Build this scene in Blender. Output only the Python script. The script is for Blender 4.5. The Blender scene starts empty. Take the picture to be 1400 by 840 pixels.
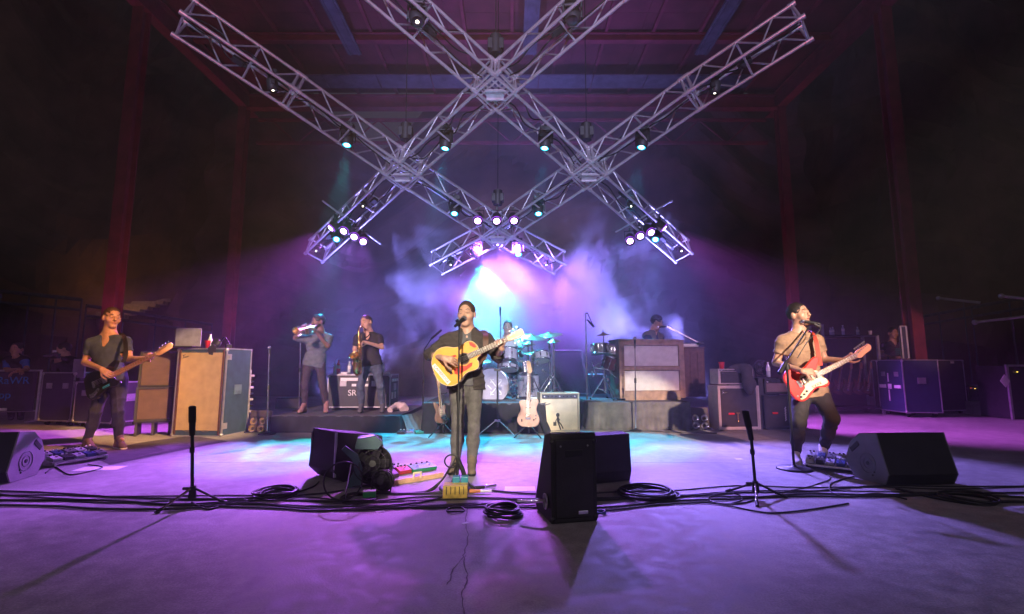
import bpy, math, random
import numpy as np
from mathutils import Vector, Matrix
R = math.radians
random.seed(7); rng = np.random.default_rng(7)
scn = bpy.context.scene; COL = scn.collection
# ------------------------------------------------------------------ camera
CAMZ, PITCH, FPX = 1.08, math.atan(80/660), 660.0
cd = bpy.data.cameras.new('camera'); cam = bpy.data.objects.new('camera', cd); COL.objects.link(cam)
cd.sensor_width = 36; cd.lens = FPX/1400*36; cd.clip_end = 400; cd.clip_start = .05
cam.location = (0, 0, CAMZ); cam.rotation_euler = (math.pi/2+PITCH, 0, 0); scn.camera = cam
# ------------------------------------------------------------------ world and exposure
w = bpy.data.worlds.new('World'); scn.world = w; w.use_nodes = True
w.node_tree.nodes['Background'].inputs[0].default_value = (.030, .026, .029, 1)
w.node_tree.nodes['Background'].inputs[1].default_value = .9
scn.view_settings.view_transform = 'Standard'; scn.view_settings.look = 'None'
scn.view_settings.exposure = .12; scn.view_settings.gamma = 1
try:
    cy = scn.cycles; cy.use_denoising = True; cy.max_bounces = 5; cy.diffuse_bounces = 3; cy.glossy_bounces = 3
    cy.volume_bounces = 0; cy.volume_step_rate = 2.5; cy.volume_max_steps = 96; cy.sample_clamp_indirect = 4; cy.sample_clamp_direct = 0
    cy.caustics_reflective = False; cy.caustics_refractive = False; cy.use_light_tree = True
except Exception: pass

def ray(px, py):
    x, y = px-700, py-420; c, s = math.cos(PITCH), math.sin(PITCH)
    return Vector((x, FPX*c+y*s, -y*c+FPX*s))
def at(px, py, Y):
    d = ray(px, py); return Vector((0, 0, CAMZ))+d*(Y/d.y)
def fl(px, py, z=0):
    d = ray(px, py); return Vector((0, 0, CAMZ))+d*((z-CAMZ)/d.z)
def tp(px, py, D0=7.5):          # point on the sloping plane of the truss grid
    D = D0*767/(892-py); return Vector((0, 0, CAMZ))+ray(px, py)*(D/FPX)
V = Vector
# ------------------------------------------------------------------ lamps
def nspot(name, loc, target, power, col, angle, blend=.4, rad=.06, gobo=0, parent=None):
    l = bpy.data.lights.new(name, 'SPOT'); l.energy = power; l.color = col; l.spot_size = R(angle); l.spot_blend = blend
    l.shadow_soft_size = rad
    o = bpy.data.objects.new(name, l); COL.objects.link(o); o.location = loc
    o.rotation_euler = (V(target)-V(loc)).to_track_quat('-Z', 'Y').to_euler()
    if gobo:
        l.use_nodes = True; nt = l.node_tree; em = nt.nodes['Emission']
        tc = nt.nodes.new('ShaderNodeTexCoord'); mp = nt.nodes.new('ShaderNodeMapping'); mp.inputs['Scale'].default_value = (gobo, gobo*.45, gobo)
        mp.inputs['Location'].default_value = (random.random()*9, random.random()*9, 0)
        nz = nt.nodes.new('ShaderNodeTexNoise'); nz.inputs['Scale'].default_value = 9; nz.inputs['Detail'].default_value = 1
        rp = nt.nodes.new('ShaderNodeValToRGB'); rp.color_ramp.elements[0].position = .42; rp.color_ramp.elements[1].position = .56
        rp.color_ramp.elements[0].color = (.08, .08, .08, 1); rp.color_ramp.elements[1].color = (1.6, 1.6, 1.6, 1)
        nt.links.new(tc.outputs['Normal'], mp.inputs['Vector']); nt.links.new(mp.outputs[0], nz.inputs['Vector'])
        nt.links.new(nz.outputs['Fac'], rp.inputs[0]); nt.links.new(rp.outputs[0], em.inputs['Strength'])
    return o
WARM, CYAN, PURP, MAG, WHITE = (1, .80, .60), (.02, .60, 1), (.46, .14, 1), (.68, .12, 1), (.9, .92, 1)
# ------------------------------------------------------------------ materials
MATS = {}
def mat(name, col, rough=.6, metal=0, var=.25, scale=8, bump=0, bscale=60, emit=0, ecol=None, coat=0, alpha=1, trans=0, sheen=0):
    if name in MATS: return MATS[name]
    m = bpy.data.materials.new(name); m.use_nodes = True; MATS[name] = m
    nt = m.node_tree; N = nt.nodes; L = nt.links; b = N['Principled BSDF']
    b.inputs['Roughness'].default_value = rough; b.inputs['Metallic'].default_value = metal
    if coat: b.inputs['Coat Weight'].default_value = coat
    if sheen: b.inputs['Sheen Weight'].default_value = sheen
    if trans: b.inputs['Transmission Weight'].default_value = trans
    b.inputs['Alpha'].default_value = alpha
    tc = N.new('ShaderNodeTexCoord')
    if var:
        nz = N.new('ShaderNodeTexNoise'); nz.inputs['Scale'].default_value = scale; nz.inputs['Detail'].default_value = 5
        L.new(tc.outputs['Object'], nz.inputs['Vector'])
        rp = N.new('ShaderNodeValToRGB'); rp.color_ramp.elements[0].position = .3; rp.color_ramp.elements[1].position = .7
        rp.color_ramp.elements[0].color = tuple(c*(1-var) for c in col)+(1,)
        rp.color_ramp.elements[1].color = tuple(min(1, c*(1+var)) for c in col)+(1,)
        L.new(nz.outputs['Fac'], rp.inputs[0]); L.new(rp.outputs[0], b.inputs['Base Color'])
    else: b.inputs['Base Color'].default_value = tuple(col)+(1,)
    if bump:
        n2 = N.new('ShaderNodeTexNoise'); n2.inputs['Scale'].default_value = bscale; n2.inputs['Detail'].default_value = 4
        L.new(tc.outputs['Object'], n2.inputs['Vector'])
        bp = N.new('ShaderNodeBump'); bp.inputs['Strength'].default_value = bump; bp.inputs['Distance'].default_value = .01
        L.new(n2.outputs['Fac'], bp.inputs['Height']); L.new(bp.outputs[0], b.inputs['Normal'])
    if emit:
        b.inputs['Emission Color'].default_value = tuple(ecol or col)+(1,); b.inputs['Emission Strength'].default_value = emit
    return m
# ------------------------------------------------------------------ mesh collector
def frame(o, x, z):               # matrix with origin o, x axis x, z axis near z
    x = V(x).normalized(); y = V(z).cross(x).normalized(); z = x.cross(y)
    M = Matrix((x, y, z)).transposed().to_4x4(); M.translation = V(o); return M
def TR(x=0, y=0, z=0, rx=0, ry=0, rz=0):
    return Matrix.Translation((x, y, z)) @ Matrix.Rotation(R(rz), 4, 'Z') @ Matrix.Rotation(R(ry), 4, 'Y') @ Matrix.Rotation(R(rx), 4, 'X')
class MB:
    def __init__(s): s.v = []; s.f = []; s.sm = []; s.mi = []; s.cur = 0
    def add(s, vs, fs, M=None, smooth=False):
        n = len(s.v)
        s.v += [tuple(M @ V(p)) if M else tuple(p) for p in vs]
        s.f += [tuple(i+n for i in f) for f in fs]; s.sm += [smooth]*len(fs); s.mi += [s.cur]*len(fs); return s
    def box(s, c, d, M=None):
        x, y, z = c; a, b, h = d[0]/2, d[1]/2, d[2]/2
        vs = [(x-a, y-b, z-h), (x+a, y-b, z-h), (x+a, y+b, z-h), (x-a, y+b, z-h), (x-a, y-b, z+h), (x+a, y-b, z+h), (x+a, y+b, z+h), (x-a, y+b, z+h)]
        return s.add(vs, [(3, 2, 1, 0), (4, 5, 6, 7), (0, 1, 5, 4), (1, 2, 6, 5), (2, 3, 7, 6), (3, 0, 4, 7)], M)
    def cyl(s, p0, p1, r0, r1=None, n=10, M=None, caps=True):
        r1 = r0 if r1 is None else r1; p0, p1 = V(p0), V(p1); d = (p1-p0).normalized()
        a = d.orthogonal().normalized(); b = d.cross(a)
        ring = lambda p, r: [p+(a*math.cos(2*math.pi*i/n)+b*math.sin(2*math.pi*i/n))*r for i in range(n)]
        s.add(ring(p0, r0)+ring(p1, r1), [(i, (i+1) % n, n+(i+1) % n, n+i) for i in range(n)], M, True)
        if caps:
            if r0 > 1e-4: s.add(ring(p0, r0), [tuple(range(n))[::-1]], M)
            if r1 > 1e-4: s.add(ring(p1, r1), [tuple(range(n))], M)
        return s
    def tube(s, pts, r, n=6, M=None, closed=False):
        pts = [V(p) for p in pts]; m = len(pts); rs = r if hasattr(r, '__len__') else [r]*m
        vs = []; a = None
        for i, p in enumerate(pts):
            t = (pts[(i+1) % m]-pts[i-1]) if closed else (pts[min(i+1, m-1)]-pts[max(i-1, 0)])
            t = t.normalized() if t.length > 1e-9 else V((0, 0, 1))
            a = t.orthogonal().normalized() if a is None else (a-t*a.dot(t)).normalized()
            b = t.cross(a)
            vs += [p+(a*math.cos(2*math.pi*k/n)+b*math.sin(2*math.pi*k/n))*rs[i] for k in range(n)]
        fs = []
        for i in range(m if closed else m-1):
            j = (i+1) % m
            fs += [(i*n+k, i*n+(k+1) % n, j*n+(k+1) % n, j*n+k) for k in range(n)]
        s.add(vs, fs, M, True)
        if not closed: s.add(vs[:n], [tuple(range(n))[::-1]], M); s.add(vs[-n:], [tuple(range(n))], M)
        return s
    def lathe(s, prof, M=None, n=20):   # prof: (r, z)
        vs = [(r*math.cos(2*math.pi*k/n), r*math.sin(2*math.pi*k/n), z) for r, z in prof for k in range(n)]
        fs = [(i*n+k, i*n+(k+1) % n, (i+1)*n+(k+1) % n, (i+1)*n+k) for i in range(len(prof)-1) for k in range(n)]
        return s.add(vs, fs, M, True)
    def disc(s, c, r, nrm, n=20, M=None):
        c = V(c); d = V(nrm).normalized(); a = d.orthogonal().normalized(); b = d.cross(a)
        return s.add([c+(a*math.cos(2*math.pi*i/n)+b*math.sin(2*math.pi*i/n))*r for i in range(n)], [tuple(range(n))], M)
    def prism(s, out, z0, z1, M=None, bev=0):
        out = [V((p[0], p[1])) for p in out]; n = len(out)
        ar = sum(out[i].x*out[(i+1) % n].y-out[(i+1) % n].x*out[i].y for i in range(n))
        if ar < 0: out = out[::-1]
        def inset(d):
            r = []
            for i in range(n):
                t = (out[(i+1) % n]-out[i-1]).normalized(); r.append(out[i]+V((-t.y, t.x))*d)
            return r
        rings = [(out, z0), (out, z1)] if not bev else [(inset(bev), z0), (out, z0+bev), (out, z1-bev), (inset(bev), z1)]
        for (a, za), (b, zb) in zip(rings, rings[1:]):
            s.add([(p.x, p.y, za) for p in a]+[(p.x, p.y, zb) for p in b], [(i, (i+1) % n, n+(i+1) % n, n+i) for i in range(n)], M, n > 12)
        s.add([(p.x, p.y, rings[0][1]) for p in rings[0][0]], [tuple(range(n))[::-1]], M)
        s.add([(p.x, p.y, rings[-1][1]) for p in rings[-1][0]], [tuple(range(n))], M)
        return s
    def ball(s, c, r, n=8, M=None):
        r = r if hasattr(r, '__len__') else (r, r, r)
        T = Matrix.Translation(c) @ Matrix.Diagonal((r[0], r[1], r[2], 1))
        if M: T = M @ T
        return s.lathe([(max(math.sin(math.pi*i/n), 1e-4), -math.cos(math.pi*i/n)) for i in range(n+1)], T, 2*n)
    def mesh(s, name, mats):
        me = bpy.data.meshes.new(name); me.from_pydata(s.v, [], s.f)
        me.polygons.foreach_set('use_smooth', s.sm)
        for m in (mats if isinstance(mats, (list, tuple)) else [mats]): me.materials.append(m)
        if any(s.mi): me.polygons.foreach_set('material_index', s.mi)
        me.update(); return me
    def build(s, name, m, parent=None, bevel=0, off=None):
        if off is not None: s.v = [(p[0]-off[0], p[1]-off[1], p[2]-off[2]) for p in s.v]
        return link(name, s.mesh(name, m), parent, bevel)
def link(name, me, parent=None, bevel=0):
    o = bpy.data.objects.new(name, me); COL.objects.link(o)
    if parent is not None: o.parent = parent
    if bevel:
        b = o.modifiers.new('bevel', 'BEVEL'); b.width = bevel; b.segments = 2; b.limit_method = 'ANGLE'
    return o
def tag(o, label=None, cat=None, group=None, kind=None):
    if label: o['label'] = label
    if cat: o['category'] = cat
    if group: o['group'] = group
    if kind: o['kind'] = kind
    return o
def thing(name, label, cat, loc=(0, 0, 0), rz=0, group=None):
    o = bpy.data.objects.new(name, None); COL.objects.link(o); o.location = loc; o.rotation_euler = (0, 0, rz); o.empty_display_size = .1
    return tag(o, label, cat, group)
def copy_tree(o, loc=None, rz=None, label=None):
    def rec(x, par):
        c = x.copy(); COL.objects.link(c)
        if par is not None: c.parent = par
        for ch in list(x.children): rec(ch, c)
        return c
    c = rec(o, None)
    if loc is not None: c.location = loc
    if rz is not None: c.rotation_euler = (0, 0, rz)
    if label: c['label'] = label
    return c
def fbase(a, b, z=0):             # front edge of a box from two base pixels -> centre, yaw, width
    p, q = fl(*a, z), fl(*b, z); d = q-p
    return (p+q)/2, math.atan2(d.y, d.x), d.length
def zat(px, py, Y): return at(px, py, Y).z
def spline(pts, k=6, closed=False):
    P = [V(p) for p in pts]; n = len(P); out = []
    for i in range(n if closed else n-1):
        g = (lambda j: P[j % n]) if closed else (lambda j: P[min(max(j, 0), n-1)])
        a, b, c, d = g(i-1), g(i), g(i+1), g(i+2)
        for j in range(k):
            t = j/k
            out.append(.5*((2*b)+(c-a)*t+(2*a-5*b+4*c-d)*t*t+(3*b-a-3*c+d)*t**3))
    if not closed: out.append(P[-1])
    return out
def text(name, s, size, m, parent, M, ext=.002):
    cu = bpy.data.curves.new(name, 'FONT'); cu.body = s; cu.size = size; cu.extrude = ext; cu.align_x = 'CENTER'; cu.align_y = 'CENTER'
    o = bpy.data.objects.new(name, cu); COL.objects.link(o); dg = bpy.context.evaluated_depsgraph_get(); dg.update()
    me = bpy.data.meshes.new_from_object(o.evaluated_get(dg)); bpy.data.objects.remove(o); me.materials.clear(); me.materials.append(m)
    o = link(name, me, parent); o.matrix_local = M; return o
FRONT = Matrix.Rotation(math.pi/2, 4, 'X')      # text facing local -y
# ------------------------------------------------------------------ shared materials
M_black = mat('black_paint', (.022, .021, .023), .55, bump=.15)
M_tolex = mat('black_tolex', (.02, .02, .022), .7, bump=.5, bscale=220)
M_rub = mat('black_rubber', (.012, .012, .013), .5, var=.1)
M_chrome = mat('chrome', (.75, .75, .77), .18, 1, var=.08)
M_alu = mat('truss_aluminium', (.66, .65, .68), .38, .75, var=.15)
M_case = mat('case_laminate', (.03, .03, .034), .45, bump=.1)
M_casel = mat('case_edging', (.55, .55, .58), .35, .7, var=.2)
M_grille = mat('tan_grille_cloth', (.48, .33, .16), .9, var=.12, bump=.4, bscale=350)
M_dgrille = mat('dark_grille_cloth', (.045, .040, .042), .9, var=.2, bump=.4, bscale=350)
M_silver = mat('silver_grille_cloth', (.52, .50, .48), .9, var=.12, bump=.4, bscale=300)
M_white = mat('white_plastic', (.75, .75, .76), .4, var=.05)
M_paper = mat('white_paper', (.8, .8, .8), .8, var=.03)
M_red = mat('red_plastic', (.75, .03, .03), .3, var=.05)
M_wood = mat('dark_walnut', (.10, .045, .03), .45, var=.4, scale=14, bump=.1)
M_skirt = mat('black_stage_cloth', (.017, .016, .019), .95, var=.3)
M_gsk = mat('grey_stage_cloth', (.10, .095, .09), .95, var=.3)
M_brass = mat('gold_brass', (.85, .55, .18), .22, 1, var=.08)
# ------------------------------------------------------------------ bodiless spot positions behind the audience; the last is added above stage front
FOH = [V((-5.5, -10, 7.2)), V((5.0, -10, 7.2)), V((0, -11, 7.4)), V((5.0, .4, 7.6))]
# ------------------------------------------------------------------ setting: floor, ground, rocks
def floor_mat():
    m = bpy.data.materials.new('stage_concrete'); m.use_nodes = True; nt = m.node_tree; N = nt.nodes; L = nt.links; b = N['Principled BSDF']
    tc = N.new('ShaderNodeTexCoord')
    def noise(sc, det, rough=.6):
        n = N.new('ShaderNodeTexNoise'); n.inputs['Scale'].default_value = sc; n.inputs['Detail'].default_value = det; n.inputs['Roughness'].default_value = rough
        L.new(tc.outputs['Object'], n.inputs['Vector']); return n
    def ramp(n, a, ca, bb, cb):
        r = N.new('ShaderNodeValToRGB'); r.color_ramp.elements[0].position = a; r.color_ramp.elements[1].position = bb
        r.color_ramp.elements[0].color = ca+(1,); r.color_ramp.elements[1].color = cb+(1,); L.new(n.outputs['Fac'], r.inputs[0]); return r
    n1, n2, n3 = noise(.7, 6), noise(9, 6), noise(90, 3)
    r1 = ramp(n1, .3, (.22, .21, .21), .72, (.44, .41, .40)); r2 = ramp(n2, .35, (.6, .6, .6), .65, (1.12, 1.12, 1.12)); r3 = ramp(n3, .3, (.62, .62, .62), .7, (1.2, 1.2, 1.2))
    mx = N.new('ShaderNodeMixRGB'); mx.blend_type = 'MULTIPLY'; mx.inputs[0].default_value = .8; L.new(r1.outputs[0], mx.inputs[1]); L.new(r2.outputs[0], mx.inputs[2])
    m2 = N.new('ShaderNodeMixRGB'); m2.blend_type = 'MULTIPLY'; m2.inputs[0].default_value = .8; L.new(mx.outputs[0], m2.inputs[1]); L.new(r3.outputs[0], m2.inputs[2])
    mp = N.new('ShaderNodeMapping'); mp.inputs['Scale'].default_value = (.9, 5.5, 1); mp.inputs['Rotation'].default_value = (0, 0, .35); L.new(tc.outputs['Object'], mp.inputs['Vector'])
    n4 = noise(2.6, 8, .7); nt.links.remove(n4.inputs['Vector'].links[0]); L.new(mp.outputs[0], n4.inputs['Vector']); r4 = ramp(n4, .60, (1, 1, 1), .72, (.62, .60, .60))
    n5 = noise(3.3, 3, .5); r5 = ramp(n5, .66, (1, 1, 1), .72, (.70, .68, .68))
    for r_ in (r4, r5):
        m3 = N.new('ShaderNodeMixRGB'); m3.blend_type = 'MULTIPLY'; m3.inputs[0].default_value = .75; L.new(m2.outputs[0], m3.inputs[1]); L.new(r_.outputs[0], m3.inputs[2]); m2 = m3
    L.new(m2.outputs[0], b.inputs['Base Color'])
    rr = ramp(n2, .3, (.52,)*3, .7, (.8,)*3); L.new(rr.outputs[0], b.inputs['Roughness'])
    bp = N.new('ShaderNodeBump'); bp.inputs['Strength'].default_value = .25; bp.inputs['Distance'].default_value = .006
    L.new(n3.outputs['Fac'], bp.inputs['Height']); L.new(bp.outputs[0], b.inputs['Normal'])
    return m
M_floor = floor_mat()
# stage floor: slabs with recessed joints
sx = [-16, -9.2, -4.3, 3.9, 10.2, 16]; sy = [.6, 5.6, 8.6, 12.2, 17.2]
ft = tag(bpy.data.objects.new('stage_floor', None), kind='structure'); COL.objects.link(ft)
for i in range(len(sx)-1):
    for j in range(len(sy)-1):
        g = .0022
        MB().box(((sx[i]+sx[i+1])/2, (sy[j]+sy[j+1])/2, -.1), (sx[i+1]-sx[i]-2*g, sy[j+1]-sy[j]-2*g, .2)).build('slab', M_floor, ft)
crack = mat('crack_filler', (.07, .06, .06), .9, var=0)
for pts in ([(641, 690), (637, 712), (640, 735), (634, 760), (639, 790), (632, 815), (636, 845)], [(637, 760), (622, 775), (612, 800)], [(300, 626), (380, 617), (470, 607)]):
    mb = MB(); P = []
    for k, p in enumerate(spline([fl(*p) for p in pts], 7)): P.append(p+V((random.uniform(-.006, .006), 0, 0)))
    vs = []
    for k, p in enumerate(P): wd = random.uniform(.0015, .0045); vs += [(p.x-wd, p.y, .0015), (p.x+wd, p.y, .0015)]
    mb.add(vs, [(2*k, 2*k+1, 2*k+3, 2*k+2) for k in range(len(P)-1)]); mb.build('crack', crack, ft)
gm = mat('dark_ground', (.06, .045, .035), .95, var=.4, scale=.8, bump=.6, bscale=3)
tag(MB().box((0, 20, -1.35), (110, 90, .3)).build('ground', gm), kind='structure')
rock = mat('red_sandstone', (.17, .085, .062), .95, var=.55, scale=.6, bump=1, bscale=2.5)
def rockwall(x0, y0, x1, y1, h, nx, nz, amp, lean=1.5, seed=1):
    r = np.random.default_rng(seed); ph = r.uniform(0, 6, (9, 2)); fr = r.uniform(.2, 2.2, (9, 2)); nrm = V((-(y1-y0), x1-x0, 0)).normalized()
    vs = []; fs = []
    for j in range(nz+1):
        for i in range(nx+1):
            u, t = i/nx, j/nz; L_ = math.hypot(x1-x0, y1-y0)
            d = sum(math.sin(fr[k, 0]*u*L_*.6+ph[k, 0])*math.sin(fr[k, 1]*t*h+ph[k, 1]+u*2)/(1+k*.4) for k in range(9))*amp
            d += lean*t*t*2+.35*amp*(math.floor(t*6+1.3*math.sin(u*5+seed)) % 2)
            top = h*(1+.16*math.sin(u*7+seed)+.08*math.sin(u*19+seed*2))
            p = V((x0+(x1-x0)*u, y0+(y1-y0)*u, -1.2+top*t))+nrm*d
            vs.append(p)
    fs = [(j*(nx+1)+i, j*(nx+1)+i+1, (j+1)*(nx+1)+i+1, (j+1)*(nx+1)+i) for j in range(nz) for i in range(nx)]
    return tag(MB().add(vs, fs).build('rock_outcrop', rock), kind='structure')
rockwall(-14, 20.5, 14, 20.5, 17, 110, 60, .35, 1.0, 3)
rockwall(-36, 8, -13, 25, 36, 70, 34, .7, 2.5, 5)
rockwall(13, 25, 36, 8, 36, 70, 34, .7, 2.5, 8)
# ------------------------------------------------------------------ canopy
cst = mat('maroon_steel_paint', (.21, .035, .055), .55, var=.3, scale=3, bump=.1)
deck = mat('maroon_roof_deck', (.13, .024, .032), .7, var=.35, scale=1.5)
duct = mat('galvanised_duct', (.13, .135, .15), .6, .2, var=.3, scale=4)
HX = 9.75; RZ = 10.75
cn = thing('stage_canopy', 'open stage roof with dark red deck on tall maroon steel columns', 'stage roof', (0, 0, 0))
def ibeam(p, q, wd, ht, up=(0, 0, 1)):
    p, q = V(p), V(q); M = frame(p, q-p, up); L = (q-p).length; mb = MB()
    mb.box((L/2, 0, ht/2-.02), (L, wd, .04), M); mb.box((L/2, 0, -ht/2+.02), (L, wd, .04), M); mb.box((L/2, 0, 0), (L, .035, ht-.08), M); return mb
for sx_ in (-1, 1):
    for y in (5.2, 11.7, 16.6):
        ibeam((sx_*HX, y, -.05), (sx_*HX, y, RZ-.35), .28, .30, (0, 1, 0)).build('column', cst, cn)
        if y > 6: nspot('added_column_light', (sx_*(HX-1.0), y-.9, .15), (sx_*HX, y, 5.5), 300, (1, .14, .32), 44, .8, .1)  # added uplights that brighten the columns
        M = frame((sx_*HX, y, .012), (1, 0, 0), (0, 0, 1)); MB().box((0, 0, .01), (.5, .5, .024), M).build('base_plate', cst, cn)
    ibeam((sx_*HX, -4, RZ-.05), (sx_*HX, 17.3, RZ-.05), .32, .62).build('edge_beam', cst, cn)
ibeam((-HX+.17, 16.6, RZ-.15), (HX-.17, 16.6, RZ-.15), .3, .5).build('rear_beam', cst, cn)
for k, y in enumerate((-1.5, 1.5, 4.5, 7.5, 10.5, 13.5)):
    ibeam((-HX+.17, y, RZ+.15), (HX-.17, y, RZ+.15), .18, .26).build('cross_beam', cst, cn)
for x in np.linspace(-8.5, 8.5, 13):
    MB().box((x, 6.6, RZ+.335), (.09, 20.5, .1)).build('purlin', cst, cn)
for i in range(10):
    for j in range(5):
        MB().box((-HX+.98+i*1.95, -1.6+j*4.1, RZ+.42), (1.94, 4.09, .06)).build('roof_panel', deck, cn)
# open web truss girder behind the rear beam
for (za, zb, y) in ((9.3, 10.2, 17.1),):
    m = MB(); m.box((0, y, za), (19, .1, .1)); m.box((0, y, zb), (19, .1, .1)); m.build('girder_chord', cst, cn)
    n = 18
    for i in range(n):
        x = -9+i*1.0; MB().cyl((x, y, za if i % 2 else zb), (x+1, y, zb if i % 2 else za), .03, n=6).build('girder_web', cst, cn)
for i in range(9):      # corrugated light strip along the rear
    MB().box((-7.2+i*1.8, 15.3, RZ-.12), (1.77, .75, .05)).build('roof_strip', duct, cn)
for k, (x, x2) in enumerate(((-4.9, -4.9), (.55, .55), (5.9, 5.9))):
    M = frame((x, -2, RZ-.02), (0, 1, 0), (0, 0, 1)); MB().box((8, 0, 0), (16, .42, .06), M).box((8, .13, -.04), (16, .03, .05), M).box((8, -.13, -.04), (16, .03, .05), M).build('roof_duct', duct, cn)
# ------------------------------------------------------------------ lighting truss grid
TW = .40
n_pl = (tp(550, 240)-tp(677, 127)).cross(tp(805, 240)-tp(677, 127)).normalized()
if n_pl.z < 0: n_pl = -n_pl
_tube = {}
def tube_obj(name, p, q, r, parent, org, n=8):
    L = round((q-p).length, 3); k = (L, r, n)
    if k not in _tube: _tube[k] = MB().cyl((0, 0, 0), (0, 0, L), r, n=n).mesh('tube', M_alu)
    o = link(name, _tube[k], parent); o.matrix_local = Matrix.Translation(p-org) @ (q-p).to_track_quat('Z', 'Y').to_matrix().to_4x4(); return o
def truss(p, q, label, trim0=0, trim1=0, bays=None):
    d = (q-p).normalized(); p = p+d*trim0; q = q-d*trim1; L = (q-p).length; lat = n_pl.cross(d).normalized()
    t = thing('truss_section', label, 'lighting truss', p, group='silver box truss sections of the crossed rig')
    for a in (-1, 1):
        for b in (0, 1): tube_obj('chord', p+lat*a*TW/2+n_pl*b*TW, q+lat*a*TW/2+n_pl*b*TW, .026, t, p, 10)
    nb = bays or max(2, round(L/.29)); s = L/nb
    pt = lambda i, a, b: p+d*(i*s)+lat*a*TW/2+n_pl*b*TW
    for a in (-1, 1):
        for i in range(nb): tube_obj('brace', pt(i, a, i % 2), pt(i+1, a, (i+1) % 2), .0135, t, p)
        for i in (0.04, nb-.04): tube_obj('end_post', pt(i, a, 0), pt(i, a, 1), .02, t, p)
    for b in (0, 1):
        for i in [0.04, nb-.04]+list(range(3, nb-1, 3)): tube_obj('rung', pt(i, -1, b), pt(i, 1, b), .017, t, p)
        for a in (-1, 1):
            for i in (.03, nb-.03):
                m = MB(); c = pt(i, a, b)-p; m.cyl(c-d*.05, c+d*.05, .038, n=10); m.build('coupler', M_alu, t)
    for q in (-1, 1):
        P = [V((0, 0, 0))+lat*q*random.uniform(.02, .12)+n_pl*(TW*.45+random.uniform(-.1, .12))+d*(L*k/7) for k in range(8)]
        MB().tube(spline(P, 5), .012, 5).build('power_cable', M_rub, t)
    for k in range(max(1, int(L/1.1))):
        c = d*(L*(k+.5)/max(1, int(L/1.1)))+n_pl*TW*random.choice((.25, .6))+lat*random.uniform(-.08, .08); M_ = frame(c, d, n_pl)
        MB().box((0, 0, 0), (.16, .09, .07), M_).box((.1, 0, .0), (.05, .05, .05), M_).build('cable_box', M_black, t, .006)
    return t
X1, X2, X3, X4 = tp(677, 127), tp(550, 240), tp(805, 240), tp(680, 325)
ends = dict(ul=tp(500, -27), ur=tp(848, -20), ol=tp(244, 34), orr=tp(1102, 40), ll=tp(430, 352), lr=tp(934, 352), bl=tp(598, 368), br=tp(764, 368))
sl = tp(396, 134); sr = tp(950, 137); g = TW*.62
truss(ends['ul'], X1, 'silver truss arm running off the top of the picture, carrying a glowing round lamp', 0, g)
truss(ends['ur'], X1, 'silver truss arm running off the top of the picture, with an unlit round lamp', 0, g)
truss(X1, X2, 'silver truss section between the highest crossing and the crossing above the horn players', g, g)
truss(X1, X3, 'silver truss section between the highest crossing and the crossing above the keyboards', g, g)
truss(ends['ol'], sl, 'outermost truss piece reaching to the roof edge above the bassist', 0, .03)
truss(sl, X2, 'truss piece with a teal lamp, joining the bassist side outer piece to its crossing', .03, g)
truss(ends['orr'], sr, 'outermost truss piece reaching to the roof edge above the red guitar player', 0, .03)
truss(sr, X3, 'truss piece with a teal lamp, joining the red guitar side outer piece to its crossing', .03, g)
truss(X2, X4, 'silver truss section between the horn side crossing and the lowest crossing over the drums', g, g)
truss(X3, X4, 'silver truss section between the keyboard side crossing and the lowest crossing over the drums', g, g)
truss(X2, ends['ll'], 'hanging truss end above the horn players beside four purple lamps', g, 0)
truss(X3, ends['lr'], 'hanging truss end above the keyboards beside four purple lamps', g, 0)
truss(X4, ends['bl'], 'short truss end below the lowest crossing, over the singer', g, 0)
truss(X4, ends['br'], 'short truss end in the smoke below the lowest crossing, over the drums', g, 0)
M_panel = mat('brushed_plate', (.6, .6, .64), .35, .5, var=.2)
for X, da, db, lb in ((X1, X2-X1, X3-X1, 'truss corner block with plate at the highest crossing'), (X2, X1-X2, X4-X2, 'truss corner block with plate above the horn players'),
                      (X3, X1-X3, X4-X3, 'truss corner block with plate above the keyboards'), (X4, X2-X4, X3-X4, 'truss corner block with plate at the lowest crossing over the drums')):
    t = thing('truss_corner_block', lb, 'truss corner', X, group='corner blocks of the crossed rig')
    u, v = da.normalized(), db.normalized(); e = g*.97
    # square frame whose sides follow the two truss directions
    for b in (0, 1):
        o = n_pl*b*TW
        for s_ in (-1, 1):
            tube_obj('tube', X+o+u*s_*TW/2-v*e, X+o+u*s_*TW/2+v*e, .026, t, X, 10)
            tube_obj('tube', X+o+v*s_*TW/2-u*e, X+o+v*s_*TW/2+u*e, .026, t, X, 10)
            tube_obj('tube', X+o+u*s_*TW*.3-v*e*.9, X+o+u*s_*TW*.3+v*e*.9, .014, t, X)
            tube_obj('tube', X+o+v*s_*TW*.3-u*e*.9, X+o+v*s_*TW*.3+u*e*.9, .014, t, X)
    for s1 in (-1, 1):
        for s2 in (-1, 1): tube_obj('post', X+u*s1*TW/2+v*s2*TW/2, X+u*s1*TW/2+v*s2*TW/2+n_pl*TW, .022, t, X)
    M = frame(-n_pl*.05, (1, 0, 0), n_pl); MB().box((0, 0, 0), (.27, .15, .04), M).box((0, .07, -.025), (.29, .02, .03), M).box((0, -.07, -.025), (.29, .02, .03), M).build('plate', M_panel, t)
    MB().cyl(n_pl*TW+V((0, 0, .42)), n_pl*TW+V((0, 0, .74)), .10, n=14).box(tuple(n_pl*TW+V((.0, 0, .58))), (.26, .16, .18)).build('hoist_motor', M_black, t, .008)
    MB().tube([n_pl*TW, V((0, 0, RZ+.0-X.z))], .008).build('hoist_cable', M_rub, t)
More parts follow.
